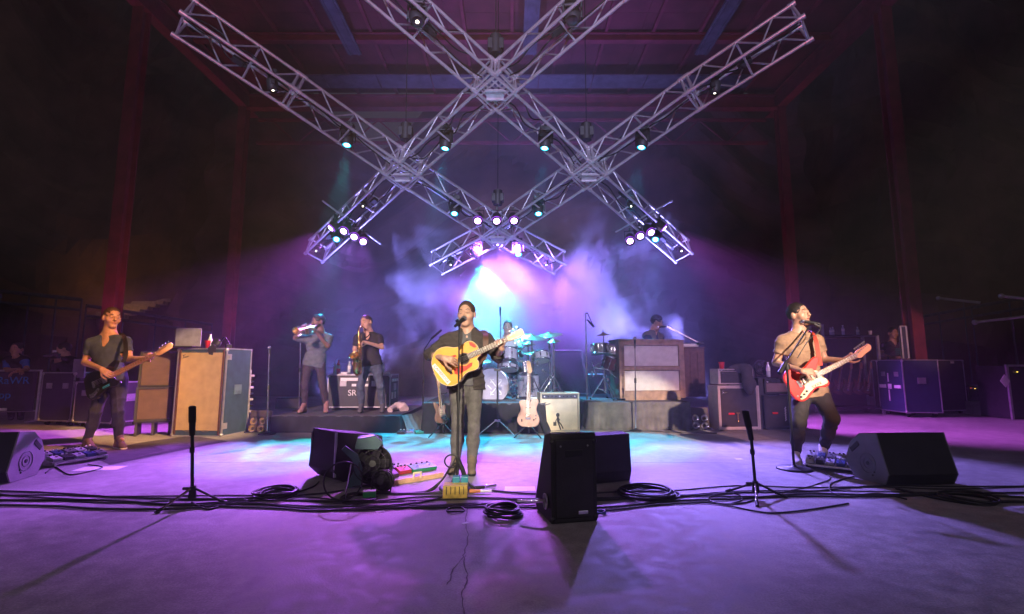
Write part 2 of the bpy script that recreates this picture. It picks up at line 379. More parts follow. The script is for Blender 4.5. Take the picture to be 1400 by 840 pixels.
# ------------------------------------------------------------------ lamps on the truss
def lens(name, c, e): return mat(name, c, .2, var=0, emit=e, ecol=c)
L_cy, L_pu, L_wh, L_off = lens('lens_teal', (.30, .93, 1), 16), lens('lens_violet', (.86, .60, 1), 16), lens('lens_warm_white', (1, .93, .7), 9), mat('lens_dark', (.02, .02, .025), .08, var=0)
me_base = MB().box((0, 0, -.06), (.27, .2, .11)).box((0, 0, .03), (.06, .05, .09)).mesh('base', M_black)
me_yoke = MB().box((-.16, 0, -.28), (.035, .1, .3)).box((.16, 0, -.28), (.035, .1, .3)).box((0, 0, -.135), (.355, .1, .04)).mesh('yoke', M_black)
me_head = MB().lathe([(.001, .17), (.09, .16), (.13, .1), (.14, 0), (.135, -.1), (.115, -.2), (.1, -.215), (.096, -.19)], None, 20).mesh('head', M_black)
me_lens = {m.name: MB().lathe([(.001, -.2), (r*.5, -.199), (r, -.193)], None, 20).mesh('lens', m) for m, r in ((L_cy, .064), (L_pu, .05), (L_wh, .030), (L_off, .097))}
L_cyr, L_pur = mat('teal_halo_glow', (.0, .35, .55), .1, var=0, emit=2.4, ecol=(.01, .50, .80)), mat('violet_halo_glow', (.3, .05, .6), .1, var=0, emit=2.2, ecol=(.42, .06, .9))  # emissive ring colours stand in for the halo around each lit lens
me_ringc = MB().lathe([(.062, -.197), (.09, -.196), (.104, -.192), (.112, -.17)], None, 20).mesh('lens_ring', L_cyr)
me_ring = MB().lathe([(.036, -.194), (.07, -.198), (.098, -.19)], None, 20).mesh('lens_ring', L_off)
def moving_head(px, py, m, target, label, grp, power=0, col=CYAN, ang=24, gobo=0, sc=1., drop=.2):
    p = tp(px, py); base = p+V((0, 0, .34*sc)); tgt = V(target)
    t = thing('moving_head_lamp', label, 'stage light', base, group=grp); sc *= .74; t.scale = (sc,)*3
    link('base', me_base, t, .006)
    d = (tgt-p).normalized(); pan = math.atan2(d.x, -d.y) if abs(d.x)+abs(d.y) > 1e-3 else 0
    y = link('yoke', me_yoke, t, .006); y.rotation_euler = (0, 0, pan)
    q = d.to_track_quat('-Z', 'Y'); h = link('head', me_head, t); h.location = (0, 0, -.34); h.rotation_euler = q.to_euler()
    l = link('lens', me_lens[m.name], h); link('lens_ring', me_ringc if m is L_cy else me_ring, h)
    if power: nspot('spot_beam', p+d*.26*sc, tgt, power, col, ang, .35, .07, gobo)
    return t
G1 = 'round moving lamps hanging from the truss'
P_C = 560
moving_head(570, 32, L_wh, fl(600, 760), 'dark round lamp with a small warm glow high in the truss, near the top edge', G1, 0, sc=1.05)
moving_head(783, 30, L_off, fl(740, 760), 'unlit glossy round lamp high in the truss, near the top edge', G1, 0, sc=1.05)
moving_head(372, 120, L_wh, fl(420, 600), 'lamp with a warm white spark on the outer truss above the bassist', G1, 0, sc=.8)
moving_head(978, 124, L_wh, fl(950, 600), 'lamp with a warm white spark on the outer truss above the red guitar side', G1, 0, sc=.8)
moving_head(475, 196, L_cy, fl(420, 612), 'teal lamp on the outer truss above the trumpeter, throwing a short green beam', G1, P_C*3.4, (.03, .75, .75), 22, 2)
moving_head(610, 200, L_cy, fl(545, 602), 'teal lamp on the truss between highest crossing and horn side crossing', G1, P_C*3.4, CYAN, 26, 3)
moving_head(746, 200, L_cy, fl(690, 606), 'teal lamp on the truss between highest crossing and keyboard side crossing', G1, P_C*1.5, CYAN, 24, 2)
moving_head(879, 199, L_cy, fl(800, 606), 'teal lamp on the outer truss above the keyboards', G1, P_C*2.4, CYAN, 26, 2)
moving_head(622, 291, L_cy, fl(590, 602), 'teal lamp left of the three violet lamps at the lowest crossing', G1, P_C*1.3, CYAN, 30, 3)
moving_head(736, 291, L_cy, fl(745, 600), 'teal lamp right of the three violet lamps at the lowest crossing', G1, P_C*1.3, CYAN, 34, 2)
moving_head(461, 328, L_cy, fl(395, 612), 'teal lamp under the four violet lamps on the horn side truss end', G1, P_C*2.4, CYAN, 26)
moving_head(897, 328, L_cy, fl(860, 606), 'teal lamp under the four violet lamps on the keyboard side truss end', G1, P_C*1.6, CYAN, 26)
moving_head(651, 350, L_cy, at(675, 445, 11.9), 'teal lamp on the short truss end above the singer', G1, P_C*5.2, CYAN, 66)
moving_head(708, 347, L_cy, at(735, 520, 8.9), 'teal lamp in the smoke above the drums', G1, P_C*2.4, CYAN, 56)
for (px, py, lb) in ((432, 345, 'small white lamp at the tip of the horn side truss end'), (496, 283, 'small white lamp on the truss just above the horn side violet lamps'), (616, 364, 'small white lamp at the tip of the truss end over the singer'),
                     (747, 364, 'small white lamp at the smoky tip of the truss end over the drums'), (932, 345, 'small white lamp at the tip of the keyboard side truss end'), (863, 283, 'small white lamp on the truss just above the keyboard side violet lamps')):
    moving_head(px, py, L_wh, fl(px, 640), lb, G1, 0, sc=.62)
me_can = MB().lathe([(.001, .16), (.07, .15), (.09, .1), (.092, -.1), (.1, -.11), (.1, -.125), (.07, -.118)], None, 18).mesh('can', M_black)
me_pl = {m.name: MB().lathe([(.001, -.119), (.02, -.118), (.06, -.117)], None, 18).mesh('lens', m) for m in (L_pu,)}
me_plr = MB().lathe([(.059, -.117), (.082, -.115), (.094, -.112), (.102, -.10)], None, 18).mesh('lens_ring', L_pur)
me_br = MB().tube([(-.11, 0, 0), (-.11, 0, .17), (.11, 0, .17), (.11, 0, 0)], .01).box((0, 0, .2), (.04, .04, .07)).mesh('bracket', M_black)
def par(px, py, target, label, power, col=PURP, ang=50):
    p = tp(px, py)-n_pl*.02; tgt = V(target); d = (tgt-p).normalized()
    t = thing('par_can_lamp', label, 'stage light', p, group='violet par lamps in clusters on the truss')
    b = link('bracket', me_br, t); b.rotation_euler = (0, 0, math.atan2(d.x, -d.y))
    c = link('can', me_can, t); c.rotation_euler = d.to_track_quat('-Z', 'Y').to_euler(); link('lens', me_pl[L_pu.name], c); link('lens_ring', me_plr, c)
    if power: nspot('wash_beam', p+d*.16, tgt, power, col, ang, .7, .08)
P_P = 2800
ordn = ['outermost', 'second from the outer end', 'third from the outer end', 'innermost']
for k, ((px, py), tg) in enumerate(zip([(458, 307), (473, 312), (486, 320), (497, 327)], [(95, 600), (205, 634), (325, 638), (470, 645)])):
    par(px, py, fl(*tg), 'violet par lamp, %s of four on the horn side truss' % ordn[k], P_P*(1.2, 1.3, 1.1, .6)[k], MAG if k == 0 else PURP, 50 if k == 0 else 31)
for k, ((px, py), tg) in enumerate(zip([(902, 307), (887, 314), (874, 319), (861, 326)], [(1270, 585), (1190, 638), (1010, 636), (890, 642)])):
    par(px, py, fl(*tg), 'violet par lamp, %s of four on the keyboard side truss' % ordn[k], P_P*(1.1 if k < 3 else .6), MAG if k == 0 else (.30, .20, 1), 52 if k == 0 else 33)
for (px, py, tg, lb, c) in ((654, 298, fl(590, 650), 'pinkish violet lamp, nearest the horn side of three at the lowest crossing', MAG), (679, 298, fl(690, 640), 'violet lamp in the middle of three at the lowest crossing', PURP), (702, 298, fl(790, 650), 'violet lamp, nearest the keyboards of three at the lowest crossing', PURP)):
    par(px, py, tg, lb, P_P*.5, c, 30)
    nspot('added_smoke_beam', tp(px, py)+V((0, .75, -.35)), at(718+(px-679)*3, 425, 12.0), 5600, (.34, .11, 1), 72, 1, .15)  # added spot behind each lamp, brightens the smoke
# bars that carry the violet clusters
for a, b, lb in (((440, 288), (520, 346), 'thin crossbar carrying four violet lamps on the horn side'), ((842, 330), (920, 288), 'thin crossbar carrying four violet lamps on the keyboard side')):
    p, q = tp(*a)+V((0, 0, .2)), tp(*b)+V((0, 0, .2)); tag(MB().cyl(V((0, 0, 0)), q-p, .02, n=8).build('lamp_bar', M_alu), lb, 'lamp bar').location = p
# front of house spots; the marked ones are added fill
def foh(i, tgt, power, ang, col=WARM, blend=.25):
    nspot('front_spot', FOH[i], tgt, power, col, ang, blend, .12)
foh(2, at(640, 530, 5.1), 24000, 8.0, (1, .84, .66))
foh(3, at(150, 515, 6.5), 11500, 9.5, (1, .40, .13))  # shines from the added position above stage front
foh(0, at(135, 515, 6.5), 3600, 5.6, (1, .44, .15))
foh(1, at(1105, 497, 5.4), 8600, 5.8, (1, .38, .10))
foh(3, at(272, 535, 7.6), 20000, 9.0, (1, .60, .28))  # added side position keeps the bassist's shadow off the cabinet
foh(0, at(470, 505, 8.6), 26000, 8, (1, .60, .60))
foh(2, at(765, 567, 8.0), 11000, 4.6, (1, .90, .74))
foh(1, at(885, 585, 8.4), 27000, 6.0, (1, .88, .68))
foh(1, at(960, 520, 8.4), 9000, 9, (.9, .5, .85))
foh(1, at(715, 490, 8.9), 21000, 8, (.70, .75, 1), .5)  # added front fill for the drum kit
foh(1, at(1222, 475, 11.7), 6500, 5, (1, .42, .40))  # added fill that makes the technician visible
foh(0, at(45, 490, 9.5), 1500, 8, (.85, .45, .62))  # added fill on the crew by the barrier
nspot('added_front_wash', (-7, -6, 7.0), fl(300, 800), 700, (.9, .72, .92), 60, 1, .4)  # added washes from behind the camera tint the near floor
nspot('added_front_wash', (7, -6, 7.0), fl(1070, 800), 500, (.8, .68, .95), 60, 1, .4)
for q in (-1, 1):
    nspot('added_rig_wash', (q*3.5, -11, 6.6), (q*2.6, 7.2, 5.5), 9000, (.55, .57, 1), 19, .7, .3)  # added washes brighten the truss from the front
    nspot('added_rig_wash', (q*1.0, -11, 6.6), (q*.2, 9.0, 5.0), 6000, (.53, .57, 1), 18, .7, .3)
nspot('added_roof_wash', (0, -4, 2.6), (0, 6.5, 10.5), 1600, (1, .10, .14), 84, 1, .4)  # added unseen wash that reddens the roof
for (px, py, Y) in ((160, 400, 21), (1280, 372, 22)):
    p = at(px, py, Y); l = bpy.data.lights.new('stair_lamp', 'POINT'); l.energy = 14 if px < 700 else 25; l.color = (1, .5, .12); l.shadow_soft_size = .1
    o = bpy.data.objects.new('stair_lamp', l); COL.objects.link(o); o.location = p
# ------------------------------------------------------------------ air
hz = tag(MB().box((0, 15, 19.0), (114, 94, 43.0)).build('haze', None), kind='stuff'); hz.data.materials.clear()
m = bpy.data.materials.new('haze_air'); m.use_nodes = True; nt = m.node_tree; nt.nodes.clear()
o_ = nt.nodes.new('ShaderNodeOutputMaterial'); v_ = nt.nodes.new('ShaderNodeVolumePrincipled'); v_.inputs['Density'].default_value = .0065; v_.inputs['Anisotropy'].default_value = .25
v_.inputs['Color'].default_value = (.9, .9, .95, 1); nt.links.new(v_.outputs[0], o_.inputs['Volume']); hz.data.materials.append(m)
def smoke(name, c, size, dens, sc, seed, thr=(.42, .75)):
    s_ = tag(MB().box((0, 0, 0), size).build(name, None), kind='stuff'); s_.data.materials.clear(); s_.location = c
    m = bpy.data.materials.new(name); m.use_nodes = True; nt = m.node_tree; N = nt.nodes; L = nt.links; N.clear()
    o_ = N.new('ShaderNodeOutputMaterial'); v = N.new('ShaderNodeVolumePrincipled'); v.inputs['Anisotropy'].default_value = .1; v.inputs['Color'].default_value = (.95, .95, .95, 1)
    tc = N.new('ShaderNodeTexCoord'); nz = N.new('ShaderNodeTexNoise'); nz.inputs['Scale'].default_value = sc; nz.inputs['Detail'].default_value = 4; nz.inputs['Roughness'].default_value = .55; nz.inputs['Distortion'].default_value = .6
    ad = N.new('ShaderNodeVectorMath'); ad.operation = 'ADD'; ad.inputs[1].default_value = (seed*3.1, seed*1.7, 0); L.new(tc.outputs['Object'], ad.inputs[0]); L.new(ad.outputs[0], nz.inputs['Vector'])
    # falloff: 1 - (p/half)^2
    dv = N.new('ShaderNodeVectorMath'); dv.operation = 'DIVIDE'; dv.inputs[1].default_value = tuple(q/2 for q in size); L.new(tc.outputs['Object'], dv.inputs[0])
    ln = N.new('ShaderNodeVectorMath'); ln.operation = 'LENGTH'; L.new(dv.outputs[0], ln.inputs[0])
    mr = N.new('ShaderNodeMapRange'); mr.inputs[1].default_value = 1; mr.inputs[2].default_value = .15; mr.inputs[3].default_value = 0; mr.inputs[4].default_value = .42; L.new(ln.outputs['Value'], mr.inputs[0])
    a2 = N.new('ShaderNodeMath'); a2.operation = 'ADD'; L.new(nz.outputs['Fac'], a2.inputs[0]); L.new(mr.outputs[0], a2.inputs[1])
    m2 = N.new('ShaderNodeMapRange'); m2.inputs[1].default_value = thr[0]+.22; m2.inputs[2].default_value = thr[1]+.3; m2.inputs[3].default_value = 0; m2.inputs[4].default_value = dens; L.new(a2.outputs[0], m2.inputs[0])
    L.new(m2.outputs[0], v.inputs['Density']); L.new(v.outputs[0], o_.inputs['Volume']); s_.data.materials.append(m); return s_
smoke('smoke', at(722, 435, 11.9), (6.8, 2.6, 4.9), 2.2, .8, 1, (.36, .64))
smoke('smoke', at(790, 405, 11.9), (3.6, 2.0, 2.8), 1.0, 1.0, 9, (.38, .66))
smoke('smoke', at(838, 432, 10.8), (1.9, 1.4, 1.8), .7, 1.3, 4)
smoke('smoke', at(600, 490, 10.6), (3.6, 1.8, 3.2), .28, 1.0, 6)
smoke('smoke_veil', at(690, 300, 11.8), (15, 5, 11), .07, .25, 2, (.30, .80))
nspot('added_smoke_beam', at(845, 300, 10.4), at(838, 440, 10.8), 420, CYAN, 34, .8, .1)  # added spot without a fixture, brightens the small puff
nspot('added_smoke_beam', tp(868, 318)+V((0, .3, .1)), at(765, 420, 11.9), 1100, (.26, .14, 1), 62, 1, .1)  # added violet spot for the main plume
for q in (-1, 1): nspot('added_veil_beam', (q*4.2, 10.6, .35), (q*1.0, 12.6, 6.5), 4300, (.25, .22, 1), 85, 1, .15)  # added floor uplights that tint the haze blue
# ------------------------------------------------------------------ implicit surfaces for bodies and clothes
class SDF:
    def __init__(s, lo, hi, h):
        s.lo = np.array(lo, np.float32); s.h = h; s.n = np.ceil((np.array(hi)-lo)/h).astype(int)+1
        s.F = np.full(s.n, .5, np.float32); s.ax = [s.lo[i]+h*np.arange(s.n[i], dtype=np.float32) for i in range(3)]
    def sub(s, lo, hi):
        a = np.clip(np.floor((np.array(lo)-s.lo)/s.h).astype(int), 0, s.n); b = np.clip(np.ceil((np.array(hi)-s.lo)/s.h).astype(int)+1, 0, s.n)
        sl = tuple(slice(a[i], b[i]) for i in range(3))
        return sl, s.ax[0][sl[0]][:, None, None], s.ax[1][sl[1]][None, :, None], s.ax[2][sl[2]][None, None, :]
    def put(s, sl, d, k, op):
        A = s.F[sl]
        if A.size == 0: return
        if op == 'u':
            if k > 0:
                h = np.maximum(k-np.abs(A-d), 0)/k; s.F[sl] = np.minimum(A, d)-h*h*k*.25
            else: s.F[sl] = np.minimum(A, d)
        else:
            h = np.maximum(k-np.abs(-A-d), 0)/k if k > 0 else 0
            s.F[sl] = np.maximum(A, -d)+(h*h*k*.25 if k > 0 else 0)
    def cone(s, a, b, r1, r2, k=.02, fl=None, op='u'):     # fl = (axis, squash)
        a, b = np.array(a, np.float32), np.array(b, np.float32); m = max(r1, r2)*1.05+k+2*s.h
        sl, x, y, z = s.sub(np.minimum(a, b)-m, np.maximum(a, b)+m)
        ba = b-a; L2 = float(ba@ba)+1e-9
        px, py, pz = x-a[0], y-a[1], z-a[2]
        t = np.clip((px*ba[0]+py*ba[1]+pz*ba[2])/L2, 0, 1)
        ox, oy, oz = px-ba[0]*t, py-ba[1]*t, pz-ba[2]*t; q = 1
        if fl is not None:
            v, q = np.array(fl[0], np.float32), fl[1]; e = (ox*v[0]+oy*v[1]+oz*v[2])*(1/q-1); ox = ox+e*v[0]; oy = oy+e*v[1]; oz = oz+e*v[2]
        s.put(sl, (np.sqrt(ox*ox+oy*oy+oz*oz)-(r1+(r2-r1)*t))*(.5+.5*q), k, op)
    def ell(s, c, r, B=np.eye(3), k=.02, op='u'):
        c = np.array(c, np.float32); m = max(r)+k+2*s.h; sl, x, y, z = s.sub(c-m, c+m); B = np.array(B, np.float32)
        q = [((x-c[0])*B[i][0]+(y-c[1])*B[i][1]+(z-c[2])*B[i][2])/r[i] for i in range(3)]
        k0 = np.sqrt(q[0]**2+q[1]**2+q[2]**2)+1e-6; k1 = np.sqrt((q[0]/r[0])**2+(q[1]/r[1])**2+(q[2]/r[2])**2)+1e-6
        s.put(sl, k0*(k0-1)/k1, k, op)
    def half(s, p, n):                # keep the side against n
        n = np.array(n, np.float32); n /= np.linalg.norm(n); p = np.array(p)
        s.F = np.maximum(s.F, (s.ax[0][:, None, None]-p[0])*n[0]+(s.ax[1][None, :, None]-p[1])*n[1]+(s.ax[2][None, None, :]-p[2])*n[2])
    def folds(s, amp, f=9, seed=0):
        I = np.nonzero(np.abs(s.F) < .03)
        if not len(I[0]): return
        P = np.stack([s.ax[i][I[i]] for i in range(3)], 1); r = np.random.default_rng(seed); d = 0
        W = np.sin(P@r.normal(0, 3.5, (3, 3))+r.uniform(0, 6, 3)); Q = P+W*.05; gate = .5+.5*np.sin(P@r.normal(0, 5, 3)+r.uniform(0, 6))
        for i in range(6):
            k_ = r.normal(0, 1, 3); k_ = k_/np.linalg.norm(k_)*f*1.35*(1+.38*i); g_ = .5+.5*np.sin(P@r.normal(0, 5, 3)+r.uniform(0, 6))
            d = d+((1-np.abs(np.sin(Q@k_+r.uniform(0, 6))))**2-.33)*g_*1.5/(1+.22*i)
        s.F[I] -= amp*.75*np.clip(d, -1.0, 1.6).astype(np.float32)*(.35+.65*gate).astype(np.float32)
    def mesh(s, name, mats, off, region=None):
        F = s.F; S = F < 0; c = np.zeros(np.array(F.shape)-1, np.int8)
        for i in (0, 1):
            for j in (0, 1):
                for k in (0, 1): c += S[i:F.shape[0]-1+i, j:F.shape[1]-1+j, k:F.shape[2]-1+k]
        act = (c > 0) & (c < 8); I = np.stack(np.nonzero(act), 1); idx = np.full(c.shape, -1, np.int32); idx[act] = np.arange(len(I))
        C = [(i, j, k) for i in (0, 1) for j in (0, 1) for k in (0, 1)]
        vals = np.stack([F[I[:, 0]+a[0], I[:, 1]+a[1], I[:, 2]+a[2]] for a in C], 1)
        acc = np.zeros((len(I), 3), np.float32); cnt = np.zeros(len(I), np.float32)
        for a in range(8):
            for b in range(a+1, 8):
                df = [C[b][i]-C[a][i] for i in range(3)]
                if sum(map(abs, df)) != 1: continue
                m = (vals[:, a] < 0) != (vals[:, b] < 0); t = vals[m, a]/(vals[m, a]-vals[m, b])
                acc[m] += np.array(C[a], np.float32)+t[:, None]*np.array(df, np.float32); cnt[m] += 1
        P = s.lo+s.h*(I+acc/cnt[:, None])
        quads = []
        for ax in range(3):
            o1, o2 = [(1, 2), (2, 0), (0, 1)][ax]; sh = list(F.shape)
            a = [slice(None)]*3; b = [slice(None)]*3; a[ax] = slice(0, sh[ax]-1); b[ax] = slice(1, sh[ax])
            s0, s1 = S[tuple(a)], S[tuple(b)]; E = np.stack(np.nonzero(s0 != s1), 1)
            E = E[(E[:, o1] > 0) & (E[:, o2] > 0) & (E[:, o1] < sh[o1]-1) & (E[:, o2] < sh[o2]-1)]
            def cell(d1, d2):
                e = E.copy(); e[:, o1] -= d1; e[:, o2] -= d2; return idx[e[:, 0], e[:, 1], e[:, 2]]
            q = np.stack([cell(1, 1), cell(0, 1), cell(0, 0), cell(1, 0)], 1); fl_ = ~s0[E[:, 0], E[:, 1], E[:, 2]]
            q[fl_] = q[fl_][:, ::-1]; quads.append(q)
        Q = np.concatenate(quads)
        me = bpy.data.meshes.new(name); off = np.array(off)
        me.vertices.add(len(P)); me.vertices.foreach_set('co', (P-off).astype(np.float32).ravel())
        me.loops.add(len(Q)*4); me.loops.foreach_set('vertex_index', Q.ravel().astype(np.int32))
        me.polygons.add(len(Q)); me.polygons.foreach_set('loop_start', np.arange(0, len(Q)*4, 4, dtype=np.int32))
        me.polygons.foreach_set('loop_total', np.full(len(Q), 4, np.int32)); me.polygons.foreach_set('use_smooth', np.ones(len(Q), bool))
        for m in mats: me.materials.append(m)
        if region is not None:
            cen = P[Q].mean(1); mi = np.zeros(len(Q), np.int32)
            for (ctr, rad, k) in region: mi[(((cen-np.array(ctr))/np.array(rad))**2).sum(1) < 1] = k
            me.polygons.foreach_set('material_index', mi)
        me.update(calc_edges=True); return me
U = lambda v: np.array(v, float)/np.linalg.norm(v)
def skin(name, c): return mat(name, c, .45, var=.12, scale=25, sheen=.1)
def fabric(name, c, var=.22): return mat(name, c, .85, var=var, scale=18, bump=.25, bscale=180)
M_lip = mat('lip_skin', (.38, .17, .125), .4, var=.05); M_hair_d = mat('dark_hair', (.012, .009, .008), .5, var=.3, scale=60, bump=.5, bscale=120)
M_hair_b = mat('brown_hair', (.06, .032, .018), .5, var=.35, scale=60, bump=.5, bscale=120)
M_eye = mat('eyelid_line', (.03, .018, .015), .5, var=0)
def person(spec):
    """joints in world metres; spec['J'] maps joint name -> Vector"""
    J = {k: np.array(v, float) for k, v in spec['J'].items()}; h = spec.get('h', .008); S = spec.get('size', 1.0)
    origin = V(spec['origin']); t = thing('person', spec['label'], 'person', origin, group=spec.get('group'))
    fwd, up = U(spec['face']), U(J['head']-J['neck']) if spec.get('up') is None else U(spec['up'])
    fwd = U(fwd-up*(fwd@up)); rgt = np.cross(fwd, up)          # viewer-left = person's right
    HB = np.stack([rgt, fwd, up]); hd = J['head']
    S0 = S; HS = S*spec.get('hs', 1.14); H = lambda x, f, u: hd+(rgt*x+fwd*f+up*u)*HS
    sl, sr = J['sho_l'], J['sho_r']; lat = U(sr-sl); tup = U((sl+sr)/2-J['pelvis']); tf = U(np.cross(tup, lat)); tf = tf if tf@U(spec.get('chest', spec['face'])) > 0 else -tf
    chest = (sl+sr)/2*.72+J['pelvis']*.28; waist = (sl+sr)/2*.38+J['pelvis']*.62
    allp = np.array(list(J.values())); lo, hi = allp.min(0)-.28, allp.max(0)+.28
    legs = 'knee_l' in J
    b = spec.get('build', 1.0)
    def torso(s, o, k=.05, low=True):
        hw = np.linalg.norm(sr-sl)/2
        s.cone(J['pelvis'], waist, .135*S*b+o, .128*S*b+o, k, (tf, .72))
        s.cone(waist, chest, .128*S*b+o, .15*S*b+o, k, (tf, .72))
        s.cone(chest-lat*hw*.42, chest+lat*hw*.42, .112*S*b+o, .112*S*b+o, k, (tf, .85))
        s.cone(sl*.8+sr*.2-tup*.035*S, sr*.8+sl*.2-tup*.035*S, .07*S*b+o, .07*S*b+o, k, (tf, .85))
        nk = (sl+sr)/2+tup*.085*S
        for q_ in (sl, sr): s.cone(q_*.85+(sl+sr)*.075+tup*.0, nk-tf*.02, .05*S*b+o, .045*S+o, k)
        s.cone(sl-tup*.012, sr*.45+sl*.55+tup*.05*S, .052*S*b+o, .052*S+o, k); s.cone(sr-tup*.012, sl*.45+sr*.55+tup*.05*S, .052*S*b+o, .052*S+o, k)
    def arm(s, q, o, t1=1., k=.02):
        a, e, w_ = J['sho_'+q], J['elb_'+q], J['wri_'+q]
        if t1 <= 1: s.cone(a, a+(e-a)*t1, .054*S*b+o, (.054+(.043-.054)*t1)*S*b+o, k)
        else:
            s.cone(a, e, .054*S*b+o, .042*S*b+o, k); s.cone(e, e+(w_-e)*(t1-1), .041*S*b+o, (.041+(.029-.041)*(t1-1))*S*b+o, k)
    def leg(s, q, o, k=.03, cut=1., o2=None):
        p, kn, an = J['hip_'+q], J['knee_'+q], J['ank_'+q]; o2 = o if o2 is None else o2
        s.cone(p, kn, .088*S*b+o, .056*S+o, k); s.cone(kn, kn*.55+an*.45-tf*.012, .055*S+o, .052*S+o2, k); s.cone(kn*.55+an*.45-tf*.012, kn*(1-cut)+an*cut, .052*S+o2, .036*S+o2, k)
    # ---- body
    s = SDF(lo, hi, h)
    torso(s, -.016)
    for q in 'lr': arm(s, q, -.002, 2.)
    if legs:
        for q in 'lr': leg(s, q, -.022)
        for q in 'lr': s.cone(J['ank_'+q]-[0, 0, .01], J['ank_'+q]*.6+J['toe_'+q]*.4, .024*S, .02*S, .02)
    s.cone((sl+sr)/2+tup*.0, H(0, -.012, -.04), .060*HS, .054*HS, .03)
    for q_ in (sl, sr): s.cone(q_*.6+(sl+sr)*.2+tup*.01, H(0, -.03, -.115), .036*S, .034*HS, .05)
    s.ell(H(0, -.012, .032), (.077*HS, .097*HS, .092*HS), HB, .01); s.ell(H(0, .014, -.038), (.060*HS, .074*HS, .074*HS), HB, .03); s.cone(H(-.012, .068, -.098), H(.012, .068, -.098), .02*HS, .02*HS, .03)
    s.cone(H(-.034, .074, .024), H(.034, .074, .024), .013*HS, .013*HS, .015)
    for q in (-1, 1):
        s.ell(H(q*.032, .098, .006), (.016*HS, .014*HS, .011*HS), HB, .012, 's'); s.ell(H(q*.032, .078, .004), (.0125*HS,)*3, HB, .003)
        s.ell(H(q*.045, .052, -.024), (.024*HS, .024*HS, .026*HS), HB, .03); s.ell(H(q*.078, -.012, -.008), (.012*HS, .022*HS, .034*HS), HB, .006)
    s.cone(H(0, .088, .016), H(0, .106, -.022), .008*HS, .0125*HS, .008); s.cone(H(-.012, .093, -.026), H(.012, .093, -.026), .008*HS, .008*HS, .006)
    if spec.get('open'):
        s.ell(H(0, .09, -.062), (.02*HS, .02*HS, .013*HS), HB, .006, 's'); s.cone(H(-.016, .086, -.047), H(.016, .086, -.047), .006*HS, .006*HS, .006); s.cone(H(-.014, .082, -.079), H(.014, .082, -.079), .007*HS, .007*HS, .006)
    else:
        s.cone(H(-.018, .084, -.053), H(.018, .084, -.053), .0062*HS, .0062*HS, .005); s.cone(H(-.015, .083, -.064), H(.015, .083, -.064), .007*HS, .007*HS, .005)
    for q in 'lr':
        hs = spec.get('hand_'+q)
        if hs is None: continue
        dr, nm, curl = U(hs[0]), np.array(hs[1], float), hs[2]; nm = U(nm-dr*(nm@dr)); ts = U(np.cross(nm, dr))*hs[3]; w_ = J['wri_'+q]; Q = S*1.02
        s.cone(w_, w_+dr*.03*Q, .027*S, .028*S, .015, (nm, .75))
        for u_ in (-.026, 0, .026): s.cone(w_+dr*.022*Q+ts*u_*.7, w_+dr*.084*Q+ts*u_, .0155*Q, .0135*Q, .012)
        for fi, (u_, ln) in enumerate(((.031, .92), (.010, 1.03), (-.011, .96), (-.030, .78))):
            p = w_+dr*(.086-.004*abs(fi-1))*Q+ts*u_*Q; ang = R(8); c_ = curl[fi] if hasattr(curl, '__len__') else curl
            for li, (l_, r_) in enumerate(((.044, .0092), (.028, .0084), (.021, .0076))):
                ang += R(c_)*(1, 1.1, .7)[li]; d_ = dr*math.cos(ang)+nm*math.sin(ang)+ts*u_*(2.0 if li == 0 else .5); p2 = p+U(d_)*l_*ln*Q; s.cone(p, p2, r_*Q, (r_-.0009)*Q, .004); p = p2
        p = w_+dr*.026*Q+ts*.026*Q
        for d_, l_, r_ in ((dr*.55+ts*.75+nm*.35, .045, .0135), (dr*.9+ts*.3+nm*.45, .034, .0105), (dr*.95+nm*.45, .026, .0092)):
            p2 = p+U(d_)*l_*Q; s.cone(p, p2, r_*Q, (r_-.001)*Q, .006); p = p2
    lip = [(H(0, .086, -.059), (.021*HS, .022*HS, .012*HS), 1)] if h < .009 else None
    link('body', s.mesh('body', [spec['skin'], M_lip], origin, lip), t)
    off = lambda M_: M_
    mb = MB()
    for q in (-1, 1): mb.tube([V(H(q*.016, .097, .032)), V(H(q*.033, .096, .04)), V(H(q*.052, .08, .034))], [.003, .0042, .0025], 6)
    mb.build('eyebrow', spec.get('hair_m', M_hair_d), t, off=origin)
    mb = MB()
    for q in (-1, 1): mb.tube([V(H(q*.020, .0885, .004)), V(H(q*.033, .0925, .001)), V(H(q*.046, .082, .004))], [.0015, .0024, .0015], 6)
    mb.build('eyelid', M_eye, t, off=origin)
    # ---- hair
    hr = spec.get('hair')
    if hr:
        g = min(h, .006); s = SDF(hd-.2*HS, hd+.2*HS, g); e = hr.get('thick', .010)
        s.ell(H(0, -.016, .036), ((.077+e*.6)*HS, (.096+e)*HS, (.092+e)*HS), HB, .01)
        if hr.get('quiff'): s.cone(H(-.03, .05, .100), H(.03, .048, .105), .02*HS, .02*HS, .03); s.cone(H(0, -.03, .107), H(0, .04, .107), .024*HS, .024*HS, .03)
        s.half(H(0, -.03, -.075), -up)
        s.ell(H(0, .088, -.012), (.070*HS, .060*HS, hr.get('line', .088)*HS), HB, .006, 's')
        sl_, x, y, z = s.sub(hd-.3, hd+.3); f_ = (x-hd[0])*fwd[0]+(y-hd[1])*fwd[1]+(z-hd[2])*fwd[2]; u_ = (x-hd[0])*up[0]+(y-hd[1])*up[1]+(z-hd[2])*up[2]
        s.F = np.maximum(s.F, np.minimum(f_-.012*HS, u_*-1+.005*HS)); s.F = np.maximum(s.F, np.minimum(f_+.042*HS, -(u_+.022*HS)))
        s.folds(.010, 48, 3)
        link('hair', s.mesh('hair', [spec.get('hair_m', M_hair_d)], origin), t)
